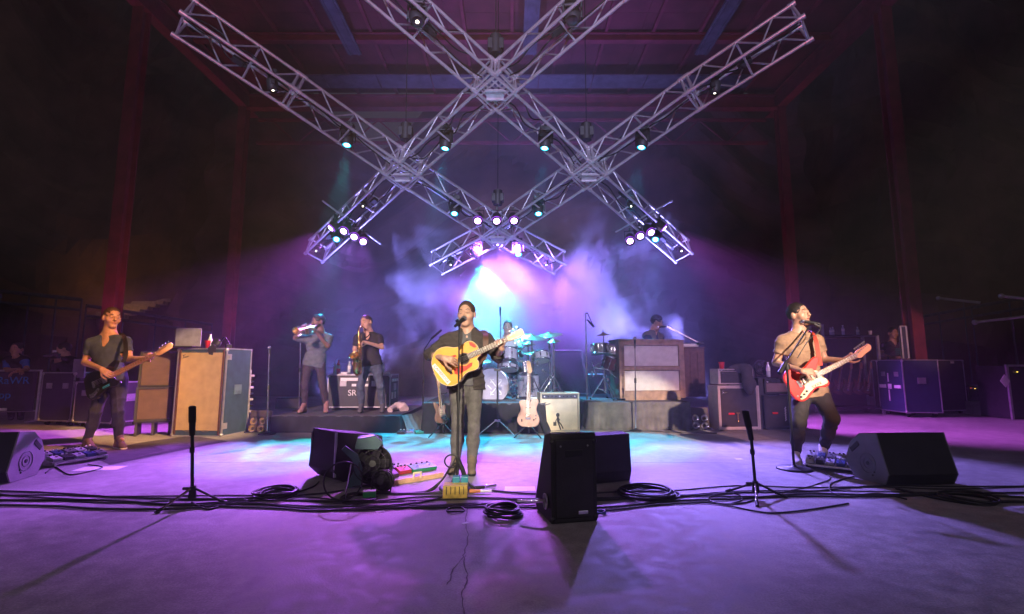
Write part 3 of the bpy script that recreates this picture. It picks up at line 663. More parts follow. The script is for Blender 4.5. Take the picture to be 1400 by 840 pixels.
    if spec.get('beard'):
        g = min(h, .006); s = SDF(hd-.2*HS, hd+.2*HS, g); e = spec['beard']
        s.ell(H(0, .014, -.038), ((.060+e)*HS, (.074+e)*HS, (.074+e)*HS), HB, .01); s.cone(H(-.012, .068, -.098), H(.012, .068, -.098), (.02+e)*HS, (.02+e)*HS, .03)
        s.folds(.002, 90, 5); s.half(H(0, 0, -.032), U(up-fwd*.25)); s.half(H(0, -.015, 0), -fwd); s.ell(H(0, .1, -.058), (.022*HS, .03*HS, .013*HS), HB, .004, 's')
        link('beard', s.mesh('beard', [spec.get('hair_m', M_hair_d)], origin), t)
    # ---- clothes
    hem = spec.get('hem', -.06)
    def top(name, o, m, sleeve, hem_, amp, seed, collar=None, openw=None, vneck=0):
        s = SDF(lo, hi, h); torso(s, o)
        s.cone(J['pelvis']+tup*.05, J['pelvis']+tup*(hem_-.05), .146*S*b+o, .15*S*b+o, .03, (tf, .76))
        if legs and hem_ < 0:
            for q in 'lr': s.cone(J['hip_'+q]*.8+J['pelvis']*.2+tup*.07, J['hip_'+q]+tup*(hem_-.03), (.085)*S*b+o+.006, .090*S*b+o+spec.get('pant_o', .014)+.004, .05)
        for q in 'lr': arm(s, q, o+.004, sleeve, .03)
        s.folds(amp, 11, seed)
        for q in 'lr':                       # clean cuffs
            a, e, w_ = J['sho_'+q], J['elb_'+q], J['wri_'+q]
            c0, d = (a+(e-a)*(sleeve-.02), e-a) if sleeve <= 1 else (e+(w_-e)*(sleeve-1.02), w_-e)
            dn = U(d); sl_, x, y, z = s.sub(c0-.16, c0+.16)
            pl = (x-c0[0])*dn[0]+(y-c0[1])*dn[1]+(z-c0[2])*dn[2]; ra = np.sqrt(np.maximum((x-c0[0])**2+(y-c0[1])**2+(z-c0[2])**2-pl**2, 0))
            cut = np.maximum(np.minimum(pl, .085*S-ra), -1); s.F[sl_] = np.maximum(s.F[sl_], np.where(ra < .085*S, pl, -1))
        p0 = J['pelvis']+tup*hem_; s.half(p0, -tup)
        nb = (sl+sr)/2+tup*.03
        s.cone(nb-tup*.004*S+tf*.012, nb+tup*.2, .058*S, .07*S, .01, op='s')
        if vneck: 
            for i in range(5): s.cone(nb+tf*.09-tup*vneck*i/4*S, nb+tf*.13+tup*.1, .004+.05*(1-i/4)*S, .05*S, .004, op='s')
        if openw:
            sl_, x, y, z = s.sub(lo, hi); ll = (x-nb[0])*lat[0]+(y-nb[1])*lat[1]+(z-nb[2])*lat[2]; ff = (x-nb[0])*tf[0]+(y-nb[1])*tf[1]+(z-nb[2])*tf[2]
            uu = (x-nb[0])*tup[0]+(y-nb[1])*tup[1]+(z-nb[2])*tup[2]
            s.F = np.maximum(s.F, -np.maximum(np.abs(ll-openw[2])-(openw[0]+openw[1]*np.clip(-uu, 0, .6)), -(ff-.02)))
        if collar:
            g = SDF(nb-.25, nb+.25, h)
            g.cone(nb-tup*.025-tf*.005, nb+tup*.035-tf*.005, .088*S, .074*S, .0); g.cone(nb-tup*.1, nb+tup*.2, .06*S, .066*S, 0, op='s')
            g.half(nb+tup*.03, U(tup+tf*.55)); g.half(nb-tup*.05, -tup); sl_, x, y, z = g.sub(nb-.3, nb+.3)
            ll = (x-nb[0])*lat[0]+(y-nb[1])*lat[1]+(z-nb[2])*lat[2]; ff = (x-nb[0])*tf[0]+(y-nb[1])*tf[1]+(z-nb[2])*tf[2]
            g.F = np.maximum(g.F, -np.maximum(np.abs(ll)-.028, -ff)); c_ = link('collar', g.mesh('collar', [m], origin), t)
        o_ = link(name, s.mesh(name, [m], origin), t)
        if collar: c_.parent = o_
        return o_
    for q_ in spec['tops']: top(**q_)
    if legs:
        s = SDF(lo, hi, h); o = spec.get('pant_o', .014)
        s.cone(J['pelvis']-tup*.03, J['pelvis']+tup*.07, .137*S*b+o, .132*S*b+o, .03, (tf, .74))
        for q in 'lr': leg(s, q, o, .03, spec.get('pant_cut', .97), spec.get('pant_o2', o))
        s.folds(spec.get('pant_f', .008), 13, spec.get('seed', 2)); s.half(J['pelvis']+tup*.085, tup)
        for q in 'lr':
            an, d = J['ank_'+q], U(J['ank_'+q]-J['knee_'+q]); sl_, x, y, z = s.sub(an-.15, an+.15); pl = (x-an[0])*d[0]+(y-an[1])*d[1]+(z-an[2])*d[2]; s.F[sl_] = np.maximum(s.F[sl_], pl-.012)
        link('trousers', s.mesh('trousers', [spec['pants']], origin), t)
        m_ = MB(); bc = J['pelvis']+tup*.075
        for q in 'lr':
            an, toe = J['ank_'+q], J['toe_'+q]; fd = U((toe-an)*np.array([1, 1, 0])); zf = spec['floor']; s = SDF(np.minimum(an, toe)-.17, np.maximum(an, toe)+.17, min(h, .007))
            heel = np.array([an[0], an[1], zf+.035])-fd*.028; tip = np.array([an[0], an[1], zf+.032])+fd*.165*S
            sd = np.array([fd[1], -fd[0], 0])
            s.cone(heel+[0, 0, .005], tip, .037*S, .038*S, .02); s.cone(heel+fd*.03+[0, 0, .03], an+[0, 0, spec.get('shoe_h', .03)], .043*S, .043*S, .03); s.cone(tip-fd*.03, an+fd*.03+[0, 0, .02], .036*S, .036*S, .03)
            s.folds(.003, 20, 1); s.half([0, 0, zf+.018], [0, 0, -1]); me = s.mesh('shoe', [spec['shoes']], origin); sh = link('shoe', me, t)
            s2 = SDF(np.minimum(an, toe)-.17, np.maximum(an, toe)+.17, min(h, .007)); s2.cone(heel, tip, .043*S, .045*S, 0); s2.half([0, 0, zf+.024], [0, 0, 1]); s2.half([0, 0, zf+.001], [0, 0, -1])
            link('sole', s2.mesh('sole', [spec.get('sole', M_rub)], origin), sh)
    return t, H, dict(chest=chest, waist=waist, tf=tf, tup=tup, lat=lat)
def pose(Y0, d):                      # joints from picture columns/rows at real depths
    return {k: at(v[0], v[1], Y0+(v[2] if len(v) > 2 else 0)) for k, v in d.items()}
def strap(pts, wd, m, name, parent, off, nrm):
    P = spline(pts, 8); mb = MB(); n = V(nrm).normalized(); vs = []
    for i, p in enumerate(P):
        tt = (P[min(i+1, len(P)-1)]-P[max(i-1, 0)]).normalized(); sd = tt.cross(n).normalized()*wd/2; nn = sd.cross(tt).normalized()*.0022
        vs += [p-sd-nn, p+sd-nn, p+sd+nn, p-sd+nn]
    fs = [(4*i+a, 4*i+(a+1) % 4, 4*i+4+(a+1) % 4, 4*i+4+a) for i in range(len(P)-1) for a in range(4)]
    mb.add(vs, fs); return mb.build(name, m, parent, off=off)
SK1, SK2, SK3 = skin('fair_skin', (.50, .29, .20)), skin('brown_skin', (.20, .105, .065)), skin('tan_skin', (.42, .24, .15))
# ---- singer
Ys = 5.15; f0 = fl(631, 644); f0.z = 0
J = pose(Ys, dict(head=(638, 430), neck=(639, 456), sho_l=(613, 465), sho_r=(665, 465), elb_l=(588, 485, .0), wri_l=(606, 490, -.37), elb_r=(680, 487, .0), wri_r=(686, 477, -.235),
    pelvis=(637, 523), hip_l=(625, 527), hip_r=(649, 527), knee_l=(626, 582, -.03), knee_r=(648, 583, -.03), ank_l=(623, 629), ank_r=(645, 633, -.06), toe_l=(617, 640, -.16), toe_r=(645, 645, -.2)))
j_blk, tee_g = fabric('black_jacket_cloth', (.045, .036, .033)), fabric('heather_grey_jersey', (.10, .10, .105)); jean = fabric('faded_black_denim', (.11, .105, .095), .3)
P_singer, Hs, Cs = person(dict(label='singer in open black jacket with golden acoustic guitar, singing at the centre microphone', J=J, h=.0065, origin=f0, floor=0, face=(-.16, -1, .06), chest=(0, -1, 0), open=True, skin=SK1,
    hair=dict(thick=.006, line=.099), hair_m=M_hair_b, hand_l=((.85, -.25, -.2), (.15, .9, -.4), 26, 1), hand_r=((-.35, -.25, .9), (-.45, -1, -.2), (50, 54, 58, 60), -1),
    tops=[dict(name='shirt', o=.008, m=tee_g, sleeve=.6, hem_=-.03, amp=.006, seed=1), dict(name='jacket', o=.020, m=j_blk, sleeve=1.35, hem_=-.07, amp=.024, seed=4, collar=True, openw=(.045, .06, 0.0))],
    pants=jean, pant_o=.007, pant_o2=.014, pant_f=.013, shoes=fabric('dusty_boot_leather', (.15, .115, .08)), shoe_h=.075))
# ---- bassist
Yb = 6.45; f0 = fl(150, 608); f0.z = 0
J = pose(Yb, dict(head=(153, 435), neck=(150, 455), sho_l=(125, 469, -.03), sho_r=(172, 467, .03), elb_l=(117, 496, -.02), wri_l=(139, 505, -.40), elb_r=(177, 491, -.0), wri_r=(203, 491, -.27),
    pelvis=(152, 517), hip_l=(142, 521), hip_r=(162, 521), knee_l=(131, 563, -.1), knee_r=(161, 562, -.05), ank_l=(119, 602, -.05), ank_r=(162, 599, .05), toe_l=(128, 609, -.13), toe_r=(176, 604, -.1)))
P_bass, Hb, Cb = person(dict(label='bass player in charcoal v-neck t-shirt and dark jeans beside the tall tan speaker cabinet', J=J, h=.0075, origin=f0, floor=0, face=(.88, -.55, -.1), chest=(.25, -1, 0), skin=SK1,
    hair=dict(thick=.005, line=.099), hair_m=M_hair_b, hand_l=((.85, -.1, -.5), (.1, .9, -.3), 30, 1), hand_r=((.75, -.3, .35), (-.3, -1, .3), (50, 52, 54, 56), -1),
    tops=[dict(name='shirt', o=.007, m=fabric('slate_jersey', (.048, .072, .125)), sleeve=.62, hem_=-.05, amp=.007, seed=2, vneck=.13)], build=1.07,
    pants=fabric('indigo_denim', (.022, .026, .05), .35), pant_o=.014, pant_f=.013, shoes=fabric('brown_shoe_leather', (.10, .065, .05)), sole=M_white))
# ---- red guitar player
Yg = 5.5; f0 = fl(1106, 630); f0.z = 0
J = pose(Yg, dict(head=(1092, 431), neck=(1091, 453), sho_l=(1070, 466, .0), sho_r=(1117, 466, .02), elb_l=(1061, 496, .05), wri_l=(1098, 508, -.39), elb_r=(1127, 492, .02), wri_r=(1155, 493, -.22),
    pelvis=(1107, 530), hip_l=(1096, 534), hip_r=(1119, 534), knee_l=(1093, 578, -.1), knee_r=(1138, 573, -.14), ank_l=(1088, 621, .02), ank_r=(1126, 614, .1), toe_l=(1091, 631, -.12), toe_r=(1124, 622, -.05)))
P_gtr, Hg, Cg = person(dict(label='guitar player in tan t-shirt with red electric guitar, singing with head tilted back', J=J, h=.007, origin=f0, floor=0, face=(.42, -.85, .22), chest=(.15, -1, 0), up=(-.10, .12, 1), open=True, skin=SK3,
    hair=dict(thick=.006, line=.099), hair_m=M_hair_d, hand_l=((.95, -.1, -.05), (.1, .9, -.4), 26, 1), hand_r=((.7, -.2, .4), (-.35, -1, .3), (50, 54, 56, 58), -1),
    tops=[dict(name='shirt', o=.012, m=fabric('tan_jersey', (.25, .165, .095)), sleeve=.6, hem_=-.10, amp=.019, seed=7)],
    pants=fabric('black_twill', (.025, .022, .025), .3), pant_o=.016, pant_f=.013, pant_cut=.93, shoes=fabric('white_sneaker', (.6, .55, .55), .1), sole=M_white))
# ---- horn players on their riser
HZ = .27
Yt = 8.5
f0 = at(430, 562, Yt); f0.z = HZ
J = pose(Yt, dict(head=(435, 441), neck=(437, 456), sho_l=(423, 464, -.05), sho_r=(450, 462, .03), elb_l=(404, 462, -.12), wri_l=(414, 452, -.36), elb_r=(448, 473, -.10), wri_r=(429, 450, -.3),
    pelvis=(430, 493), hip_l=(422, 496), hip_r=(438, 496), knee_l=(417, 527, -.05), knee_r=(441, 527, -.03), ank_l=(416, 556, 0), ank_r=(446, 556, 0), toe_l=(410, 563, -.15), toe_r=(446, 564, -.16)))
P_tpt, Ht, Ct = person(dict(label='bearded trumpet player in grey button shirt on the low platform', J=J, h=.0095, origin=f0, floor=HZ, face=(-.72, -.7, .04), chest=(-.3, -1, 0), skin=SK2,
    hair=dict(thick=.011, line=.099), beard=.007, hand_l=((.1, -.5, .8), (.8, -.2, .2), 45, -1), hand_r=((-.6, -.35, .6), (-.6, .2, -.5), 45, 1),
    tops=[dict(name='shirt', o=.014, m=fabric('grey_chambray', (.10, .115, .125)), sleeve=.95, hem_=-.10, amp=.013, seed=5, collar=True)],
    pants=fabric('plum_black_denim', (.045, .03, .035), .3), pant_o=.006, pant_f=.012, pant_cut=.92, shoes=fabric('pinkish_suede_boot', (.30, .16, .15)), shoe_h=.07))
Yx = 8.55
f0 = at(508, 562, Yx); f0.z = HZ
J = pose(Yx, dict(head=(501, 442), neck=(504, 455), sho_l=(489, 462), sho_r=(518, 462, .02), elb_l=(485, 478, .0), wri_l=(487, 494, -.2), elb_r=(522, 475, -.06), wri_r=(503, 469, -.25),
    pelvis=(508, 496), hip_l=(501, 499), hip_r=(515, 499), knee_l=(493, 528, -.06), knee_r=(520, 528, -.03), ank_l=(494, 556, 0), ank_r=(523, 556, .05), toe_l=(492, 563, -.16), toe_r=(522, 562, -.12)))
P_sax, Hx, Cx = person(dict(label='saxophone player in black short-sleeved shirt and blue jeans on the low platform', J=J, h=.0095, origin=f0, floor=HZ, face=(-.35, -.93, -.1), chest=(-.1, -1, 0), skin=SK1,
    hair=dict(thick=.006, line=.099), hair_m=M_hair_b, hand_l=((-.05, -.4, -.9), (.6, -.5, .2), 45, -1), hand_r=((-.85, -.4, .1), (-.1, -.6, -.6), 45, 1),
    tops=[dict(name='shirt', o=.012, m=fabric('black_polo_jersey', (.02, .02, .022)), sleeve=.72, hem_=-.06, amp=.01, seed=6, vneck=.09)],
    pants=fabric('blue_denim', (.065, .085, .12), .35), pant_o=.01, pant_f=.013, shoes=fabric('grey_boot_leather', (.09, .09, .10)), shoe_h=.06))
# ---- keyboard player, drummer and crew
Yk = 9.9; f0 = at(899, 553, Yk); f0.z = .46
J = pose(Yk, dict(head=(898, 441), neck=(894, 453), sho_l=(884, 459, -.1), sho_r=(903, 461, .12), elb_l=(889, 478, -.25), wri_l=(908, 480, -.45), elb_r=(906, 478, .1), wri_r=(922, 478, -.05),
    pelvis=(892, 492), hip_l=(889, 496, -.12), hip_r=(895, 496, .08), knee_l=(915, 498, -.4), knee_r=(920, 498, 0), ank_l=(916, 525, -.4), ank_r=(921, 525, 0), toe_l=(925, 531, -.45), toe_r=(930, 531, 0)))
P_key, Hk, Ck = person(dict(label='keyboard player in navy shirt behind the wooden cabinet, singing in profile', J=J, h=.011, origin=f0, floor=.46, face=(.95, -.25, .0), chest=(.9, -.4, 0), open=True, skin=SK1, hair=dict(thick=.016, line=.099), hair_m=M_hair_b,
    hand_l=((.9, -.2, -.3), (0, 0, -1), 20, 1), hand_r=((.9, -.2, -.3), (0, 0, -1), 20, -1), tops=[dict(name='shirt', o=.012, m=fabric('navy_shirt_cloth', (.03, .04, .11)), sleeve=1.2, hem_=-.02, amp=.01, seed=8), dict(name='vest', o=.022, m=fabric('grey_vest_cloth', (.12, .12, .12)), sleeve=.1, hem_=-.02, amp=.008, seed=9, openw=(.03, .02, 0))],
    pants=fabric('black_twill', (.02, .02, .02)), shoes=M_black))
Yd = 9.9; f0 = at(694, 548, Yd); f0.z = .5
J = pose(Yd, dict(head=(694, 448), neck=(693, 461), sho_l=(678, 468), sho_r=(708, 468), elb_l=(674, 487, -.2), wri_l=(682, 487, -.45), elb_r=(713, 486, -.2), wri_r=(709, 481, -.45),
    pelvis=(693, 503), hip_l=(686, 506), hip_r=(701, 506), knee_l=(676, 508, -.42), knee_r=(711, 508, -.42), ank_l=(676, 540, -.35), ank_r=(711, 540, -.35), toe_l=(675, 546, -.5), toe_r=(712, 546, -.5)))
P_drm, Hd_, Cd_ = person(dict(label='drummer seated behind the cymbals in bright smoke', J=J, h=.011, origin=f0, floor=.5, face=(-.1, -1, -.1), chest=(0, -1, 0), skin=SK1, hair=dict(thick=.011, line=.099), hair_m=M_hair_b,
    hand_l=((.3, -.8, .2), (.2, -.2, -1), 55, 1), hand_r=((-.1, -.8, .3), (-.2, -.2, -1), 55, -1), tops=[dict(name='shirt', o=.012, m=fabric('white_jersey', (.6, .6, .6), .1), sleeve=.6, hem_=-.02, amp=.008, seed=3)], pants=fabric('black_twill', (.02, .02, .02)), shoes=M_black))
for q, (tip) in (('l', (686, 492)), ('r', (722, 470))):
    a = V(J['wri_'+q])+V((0, -.07, -.02)); e = at(tip[0], tip[1], Yd-.95); m_ = tag(MB().cyl(V((0, 0, 0)), e-a, .008, .006, 8).build('drumstick', mat('hickory', (.5, .32, .16), .5)), 'wooden drumstick in the hand over the %s' % ('snare' if q == 'l' else 'ride cymbal'), 'drumstick'); m_.location = a
Yc = 9.6; f0 = fl(20, 574); f0 = V((at(20, 500, Yc).x, Yc, 0))
J = pose(Yc, dict(head=(23, 478), neck=(22, 488), sho_l=(10, 493), sho_r=(34, 493), elb_l=(8, 507, -.05), wri_l=(26, 505, -.35), elb_r=(37, 505, -.05), wri_r=(24, 508, -.38),
    pelvis=(21, 523, .3), hip_l=(15, 526, .3), hip_r=(27, 526, .3), knee_l=(15, 552, .25), knee_r=(28, 552, .25), ank_l=(15, 573, .35), ank_r=(28, 573, .35), toe_l=(14, 577, .2), toe_r=(29, 577, .2)))
person(dict(label='crew member in cap and blue sleeves leaning on the barrier banner', J=J, h=.011, origin=f0, floor=0, face=(.2, -.9, -.25), skin=SK3, hair=dict(thick=.006, line=.099), hand_l=((.8, -.3, -.3), (0, 0, -1), 25, 1), hand_r=((-.8, -.3, -.3), (0, 0, -1), 25, -1), size=.97,
    tops=[dict(name='shirt', o=.008, m=fabric('blue_jersey', (.03, .12, .42)), sleeve=.75, hem_=-.02, amp=.008, seed=3), dict(name='vest', o=.02, m=M_skirt, sleeve=.08, hem_=-.05, amp=.008, seed=4)], pants=fabric('black_twill', (.02, .02, .02)), shoes=M_black))
Yp = 9.4; f0 = V((at(88, 500, Yp).x, Yp, 0))
J = pose(Yp, dict(head=(87, 479), neck=(89, 490), sho_l=(80, 497, -.06), sho_r=(100, 495, .06), elb_l=(76, 505, -.15), wri_l=(77, 491, -.3), elb_r=(90, 508, -.15), wri_r=(81, 493, -.25),
    pelvis=(92, 525), hip_l=(87, 529), hip_r=(98, 529), knee_l=(86, 555), knee_r=(99, 555), ank_l=(86, 578), ank_r=(99, 578), toe_l=(82, 582, -.1), toe_r=(96, 582, -.12)))
person(dict(label='photographer in dark hoodie holding a camera up, behind the dark case', J=J, h=.011, origin=f0, floor=0, face=(-.8, -.6, 0), chest=(-.6, -.8, 0), skin=SK3, hair=dict(thick=.006, line=.099), hand_l=((.1, -.2, .9), (.6, 0, .1), 40, -1), hand_r=((-.5, -.1, .8), (-.3, 0, .1), 40, 1),
    tops=[dict(name='hoodie', o=.03, m=M_skirt, sleeve=1.9, hem_=-.1, amp=.012, seed=3)], pants=fabric('black_twill', (.02, .02, .02)), shoes=M_black))
cp = at(76, 487, Yp-.36); t = thing('photo_camera', 'small camera held up by the photographer in the dark hoodie', 'camera', cp)
MB().box((0, 0, 0), (.13, .07, .09)).box((0, 0, .055), (.05, .06, .03)).build('body', M_black, t, .006); MB().cyl((-.03, -.03, 0), (-.13, -.10, 0), .036, n=14).build('lens_barrel', M_rub, t); MB().box((-.02, -.01, .085), (.05, .03, .04)).build('flash', M_white, t)
Yr = 11.9; f0 = V((at(1218, 500, Yr).x, Yr, 0))
J = pose(Yr, dict(head=(1221, 456), neck=(1221, 467), sho_l=(1208, 473), sho_r=(1235, 473), elb_l=(1205, 485, -.05), wri_l=(1211, 486, -.3), elb_r=(1238, 489, -.0), wri_r=(1222, 489, -.3),
    pelvis=(1222, 505, .05), hip_l=(1215, 508), hip_r=(1230, 508), knee_l=(1214, 540), knee_r=(1231, 540), ank_l=(1214, 570), ank_r=(1231, 570), toe_l=(1213, 576, -.12), toe_r=(1232, 576, -.12)))
P_tec, Hr, Cr = person(dict(label='stage technician in dark t-shirt with teal print behind the open road case', J=J, h=.011, origin=f0, floor=0, face=(-.1, -.95, -.25), chest=(0, -1, 0), skin=SK3, hair=dict(thick=.010, line=.099), hand_l=((.2, -.8, -.2), (0, 0, -1), 25, 1), hand_r=((-.6, -.6, -.2), (0, 0, -1), 25, -1),
    tops=[dict(name='shirt', o=.012, m=fabric('dark_plum_jersey', (.03, .02, .028)), sleeve=.6, hem_=-.06, amp=.01, seed=3)], pants=fabric('black_twill', (.02, .02, .02)), shoes=M_black))
tq = mat('teal_print', (.02, .16, .16), .8, var=.3)
mb = MB()
for j, (w_, z_) in enumerate(((.15, .03), (.17, -.01), (.15, -.05), (.16, -.09))):
    for i in range(6): mb.box(tuple(V(Cr['chest'])+V(Cr['lat'])*((i-2.5)*w_/6)+V(Cr['tf'])*.148+V((0, 0, z_+.06))), (w_/8, .006, .02+.006*(i % 2)))
mb.build('shirt_print', tq, P_tec, off=f0)
# ------------------------------------------------------------------ guitars; local frame: x from bridge to nut, y to the bass side, z out of the top
M_honey = mat('honey_spruce', (.82, .37, .03), .35, var=.12, scale=6, coat=.15)
M_maple = mat('maple_neck', (.66, .36, .17), .4, var=.15, scale=12); M_rose = mat('rosewood_board', (.10, .05, .03), .5, var=.2)
M_cream = mat('cream_plastic', (.72, .58, .34), .4, var=.05); M_string = mat('nickel_string', (.7, .68, .62), .3, 1, var=0)
M_gred = mat('fiesta_red_lacquer', (.74, .018, .010), .3, var=.04, coat=.2); M_gblk = mat('black_lacquer', (.012, .012, .014), .14, var=0, coat=.6)
def hfret(sc, n): return sc*(1-2**(-n/12))
def neck_parts(t, M, sc, joint, nfr, wn, wb, board, neckm, head, zt, ns, headm=None, nut=M_cream, dots=M_cream, hang=1):
    nutx = sc; m = MB()
    nb = joint-.02
    ol = [(nb, -wb/2), (nb, wb/2), (nutx, wn/2), (nutx, -wn/2)]
    m.prism(ol, zt-.021, zt, M); m.build('neck', neckm, t, .004)
    fb_e = sc-hfret(sc, nfr)-.006; we = wn+(wb-wn)*(nutx-fb_e)/(nutx-nb)
    MB().prism([(fb_e, -we/2), (fb_e, we/2), (nutx, wn/2), (nutx, -wn/2)], zt+.0005, zt+.007, M).build('fretboard', board, t)
    wat = lambda x: wn+(wb-wn)*(nutx-x)/(nutx-nb)
    for i in range(1, nfr+1):
        x = nutx-hfret(sc, i); MB().box((x, 0, zt+.0078), (.0028, wat(x)*.98, .0022), M).build('fret', M_string, t)
    for i in (3, 5, 7, 9, 12, 15):
        if i < nfr:
            x = nutx-(hfret(sc, i)+hfret(sc, i-1))/2
            for y in ((0,) if i != 12 else (-.012, .012)): MB().cyl((x, y, zt+.0068), (x, y, zt+.0076), .0042, n=8, M=M).build('inlay', dots, t)
    MB().box((nutx+.002, 0, zt+.005), (.005, wn, .011), M).build('nut', nut, t)
    h = MB().prism([(nutx+p[0], p[1]) for p in head[0]], zt-.019, zt-.004, M, .002).build('headstock', headm or neckm, t)
    for (x, y, sd) in head[1]:
        MB().cyl((nutx+x, y, zt-.006), (nutx+x, y, zt+.009), .0045, n=8, M=M).build('tuning_post', M_chrome, h)
        k = MB().cyl((nutx+x, y, zt-.012), (nutx+x, y+sd*.034, zt-.012), .0028, n=6, M=M).box((nutx+x, y+sd*.042, zt-.012), (.018, .017, .006), M).build('tuner', M_chrome, h, .002)
    for i in range(ns):
        y0 = (i-(ns-1)/2)/(ns-1)*wb*.82; y1 = (i-(ns-1)/2)/(ns-1)*wn*.8; hx, hy, _ = head[1][i]
        MB().tube([(0, y0, zt+.013), (nutx, y1, zt+.0105), (nutx+hx, hy, zt+.004)], .0007+.0006*i/ns if ns > 4 else .0011+.0004*i, 5, M).build('string', M_string, t)
def acoustic(M, label):
    t = thing('acoustic_guitar', label, 'acoustic guitar', M.translation.copy()); T0 = Matrix.Translation(-M.translation); L = T0 @ M
    top = [(-.165, 0), (-.153, .10), (-.10, .172), (-.03, .2), (.045, .187), (.11, .148), (.16, .136), (.22, .143), (.275, .146), (.315, .12), (.335, .07), (.338, .03), (.335, -.03), (.312, -.036), (.283, -.058), (.285, -.098), (.262, -.14), (.215, -.146), (.16, -.137), (.11, -.148), (.045, -.187), (-.03, -.2), (-.10, -.172), (-.153, -.10)]
    ol = [(p.x, p.y) for p in spline([V((a, b, 0)) for a, b in top], 4, True)]
    MB().prism(ol, -.105, -.006, L, .006).build('body', mat('mahogany_side', (.16, .055, .025), .3, coat=.4), t)
    ins = [(a*.985, b*.985) for a, b in ol]; MB().prism(ins, -.0055, .0, L).build('soundboard', M_honey, t)
    MB().tube([(a, b, -.003) for a, b in ol], .0035, 5, L, True).build('binding', M_cream, t)
    MB().cyl((.165, 0, -.001), (.165, 0, .0015), .062, n=28, M=L).build('rosette', M_rose, t); MB().cyl((.165, 0, .0006), (.165, 0, .0028), .05, n=28, M=L).build('sound_hole', mat('hole_shade', (.01, .006, .004), .9, var=0), t)  # dark disc on the top paints the shade inside the hole
    MB().prism([(-.02, -.09), (-.008, -.095), (.014, -.05), (.014, .05), (-.008, .095), (-.02, .09), (-.026, .03), (-.026, -.03)], .001, .009, L).build('bridge', M_rose, t)
    rd = mat('red_pickguard', (.55, .03, .015), .3, var=.5, scale=40)
    MB().prism([(.03, -.06), (.10, -.05), (.125, -.06), (.16, -.075), (.20, -.065), (.23, -.07), (.21, -.10), (.15, -.115), (.10, -.12), (.05, -.125), (.02, -.10)], .0012, .0032, L).build('pickguard', rd, t)
    MB().prism([(.02, .03), (.08, .055), (.11, .05), (.10, .075), (.05, .08), (.02, .06)], .0012, .0032, L).build('pickguard', rd, t)
    MB().prism([(.27, .10), (.30, .06), (.325, .055), (.32, .09), (.30, .12), (.275, .135)], .0012, .003, L).build('red_flourish', rd, t)
    a = R(-72); C_ = L @ Matrix.Translation((-.105, -.045, .0013)) @ Matrix.Rotation(a, 4, 'Z')
    st = MB().box((0, 0, 0), (.25, .042, .0016), C_).build('sticker', M_paper, t); text('lettering', 'CAMBRIDGE', .040, M_black, st, C_ @ Matrix.Translation((.004, 0, .0012)), .0006)
    for x in (-.03, .0, .04): pass
    hd = [(0, -.022), (.02, -.03), (.06, -.036), (.165, -.042), (.178, -.012), (.17, 0), (.178, .012), (.165, .042), (.06, .036), (.02, .03), (0, .022)]
    neck_parts(t, L, .645, .325, 19, .044, .056, M_rose, M_maple, (hd, [(.05, -.024, -1), (.09, -.027, -1), (.13, -.03, -1), (.13, .03, 1), (.09, .027, 1), (.05, .024, 1)]), .006, 6, M_maple)
    MB().cyl((-.166, 0, -.05), (-.186, 0, -.05), .008, n=10, M=L).build('strap_button', M_chrome, t)
    return t
SBODY = [(-.115, .02), (-.112, .10), (-.075, .152), (-.02, .168), (.05, .15), (.10, .125), (.15, .125), (.21, .15), (.28, .17), (.315, .155), (.305, .12), (.27, .085), (.235, .055), (.225, .03), (.225, -.03), (.24, -.055), (.265, -.085), (.275, -.115), (.255, -.14), (.21, -.142), (.16, -.122), (.11, -.118), (.05, -.145), (-.015, -.17), (-.075, -.165), (-.115, -.12), (-.125, -.05)]
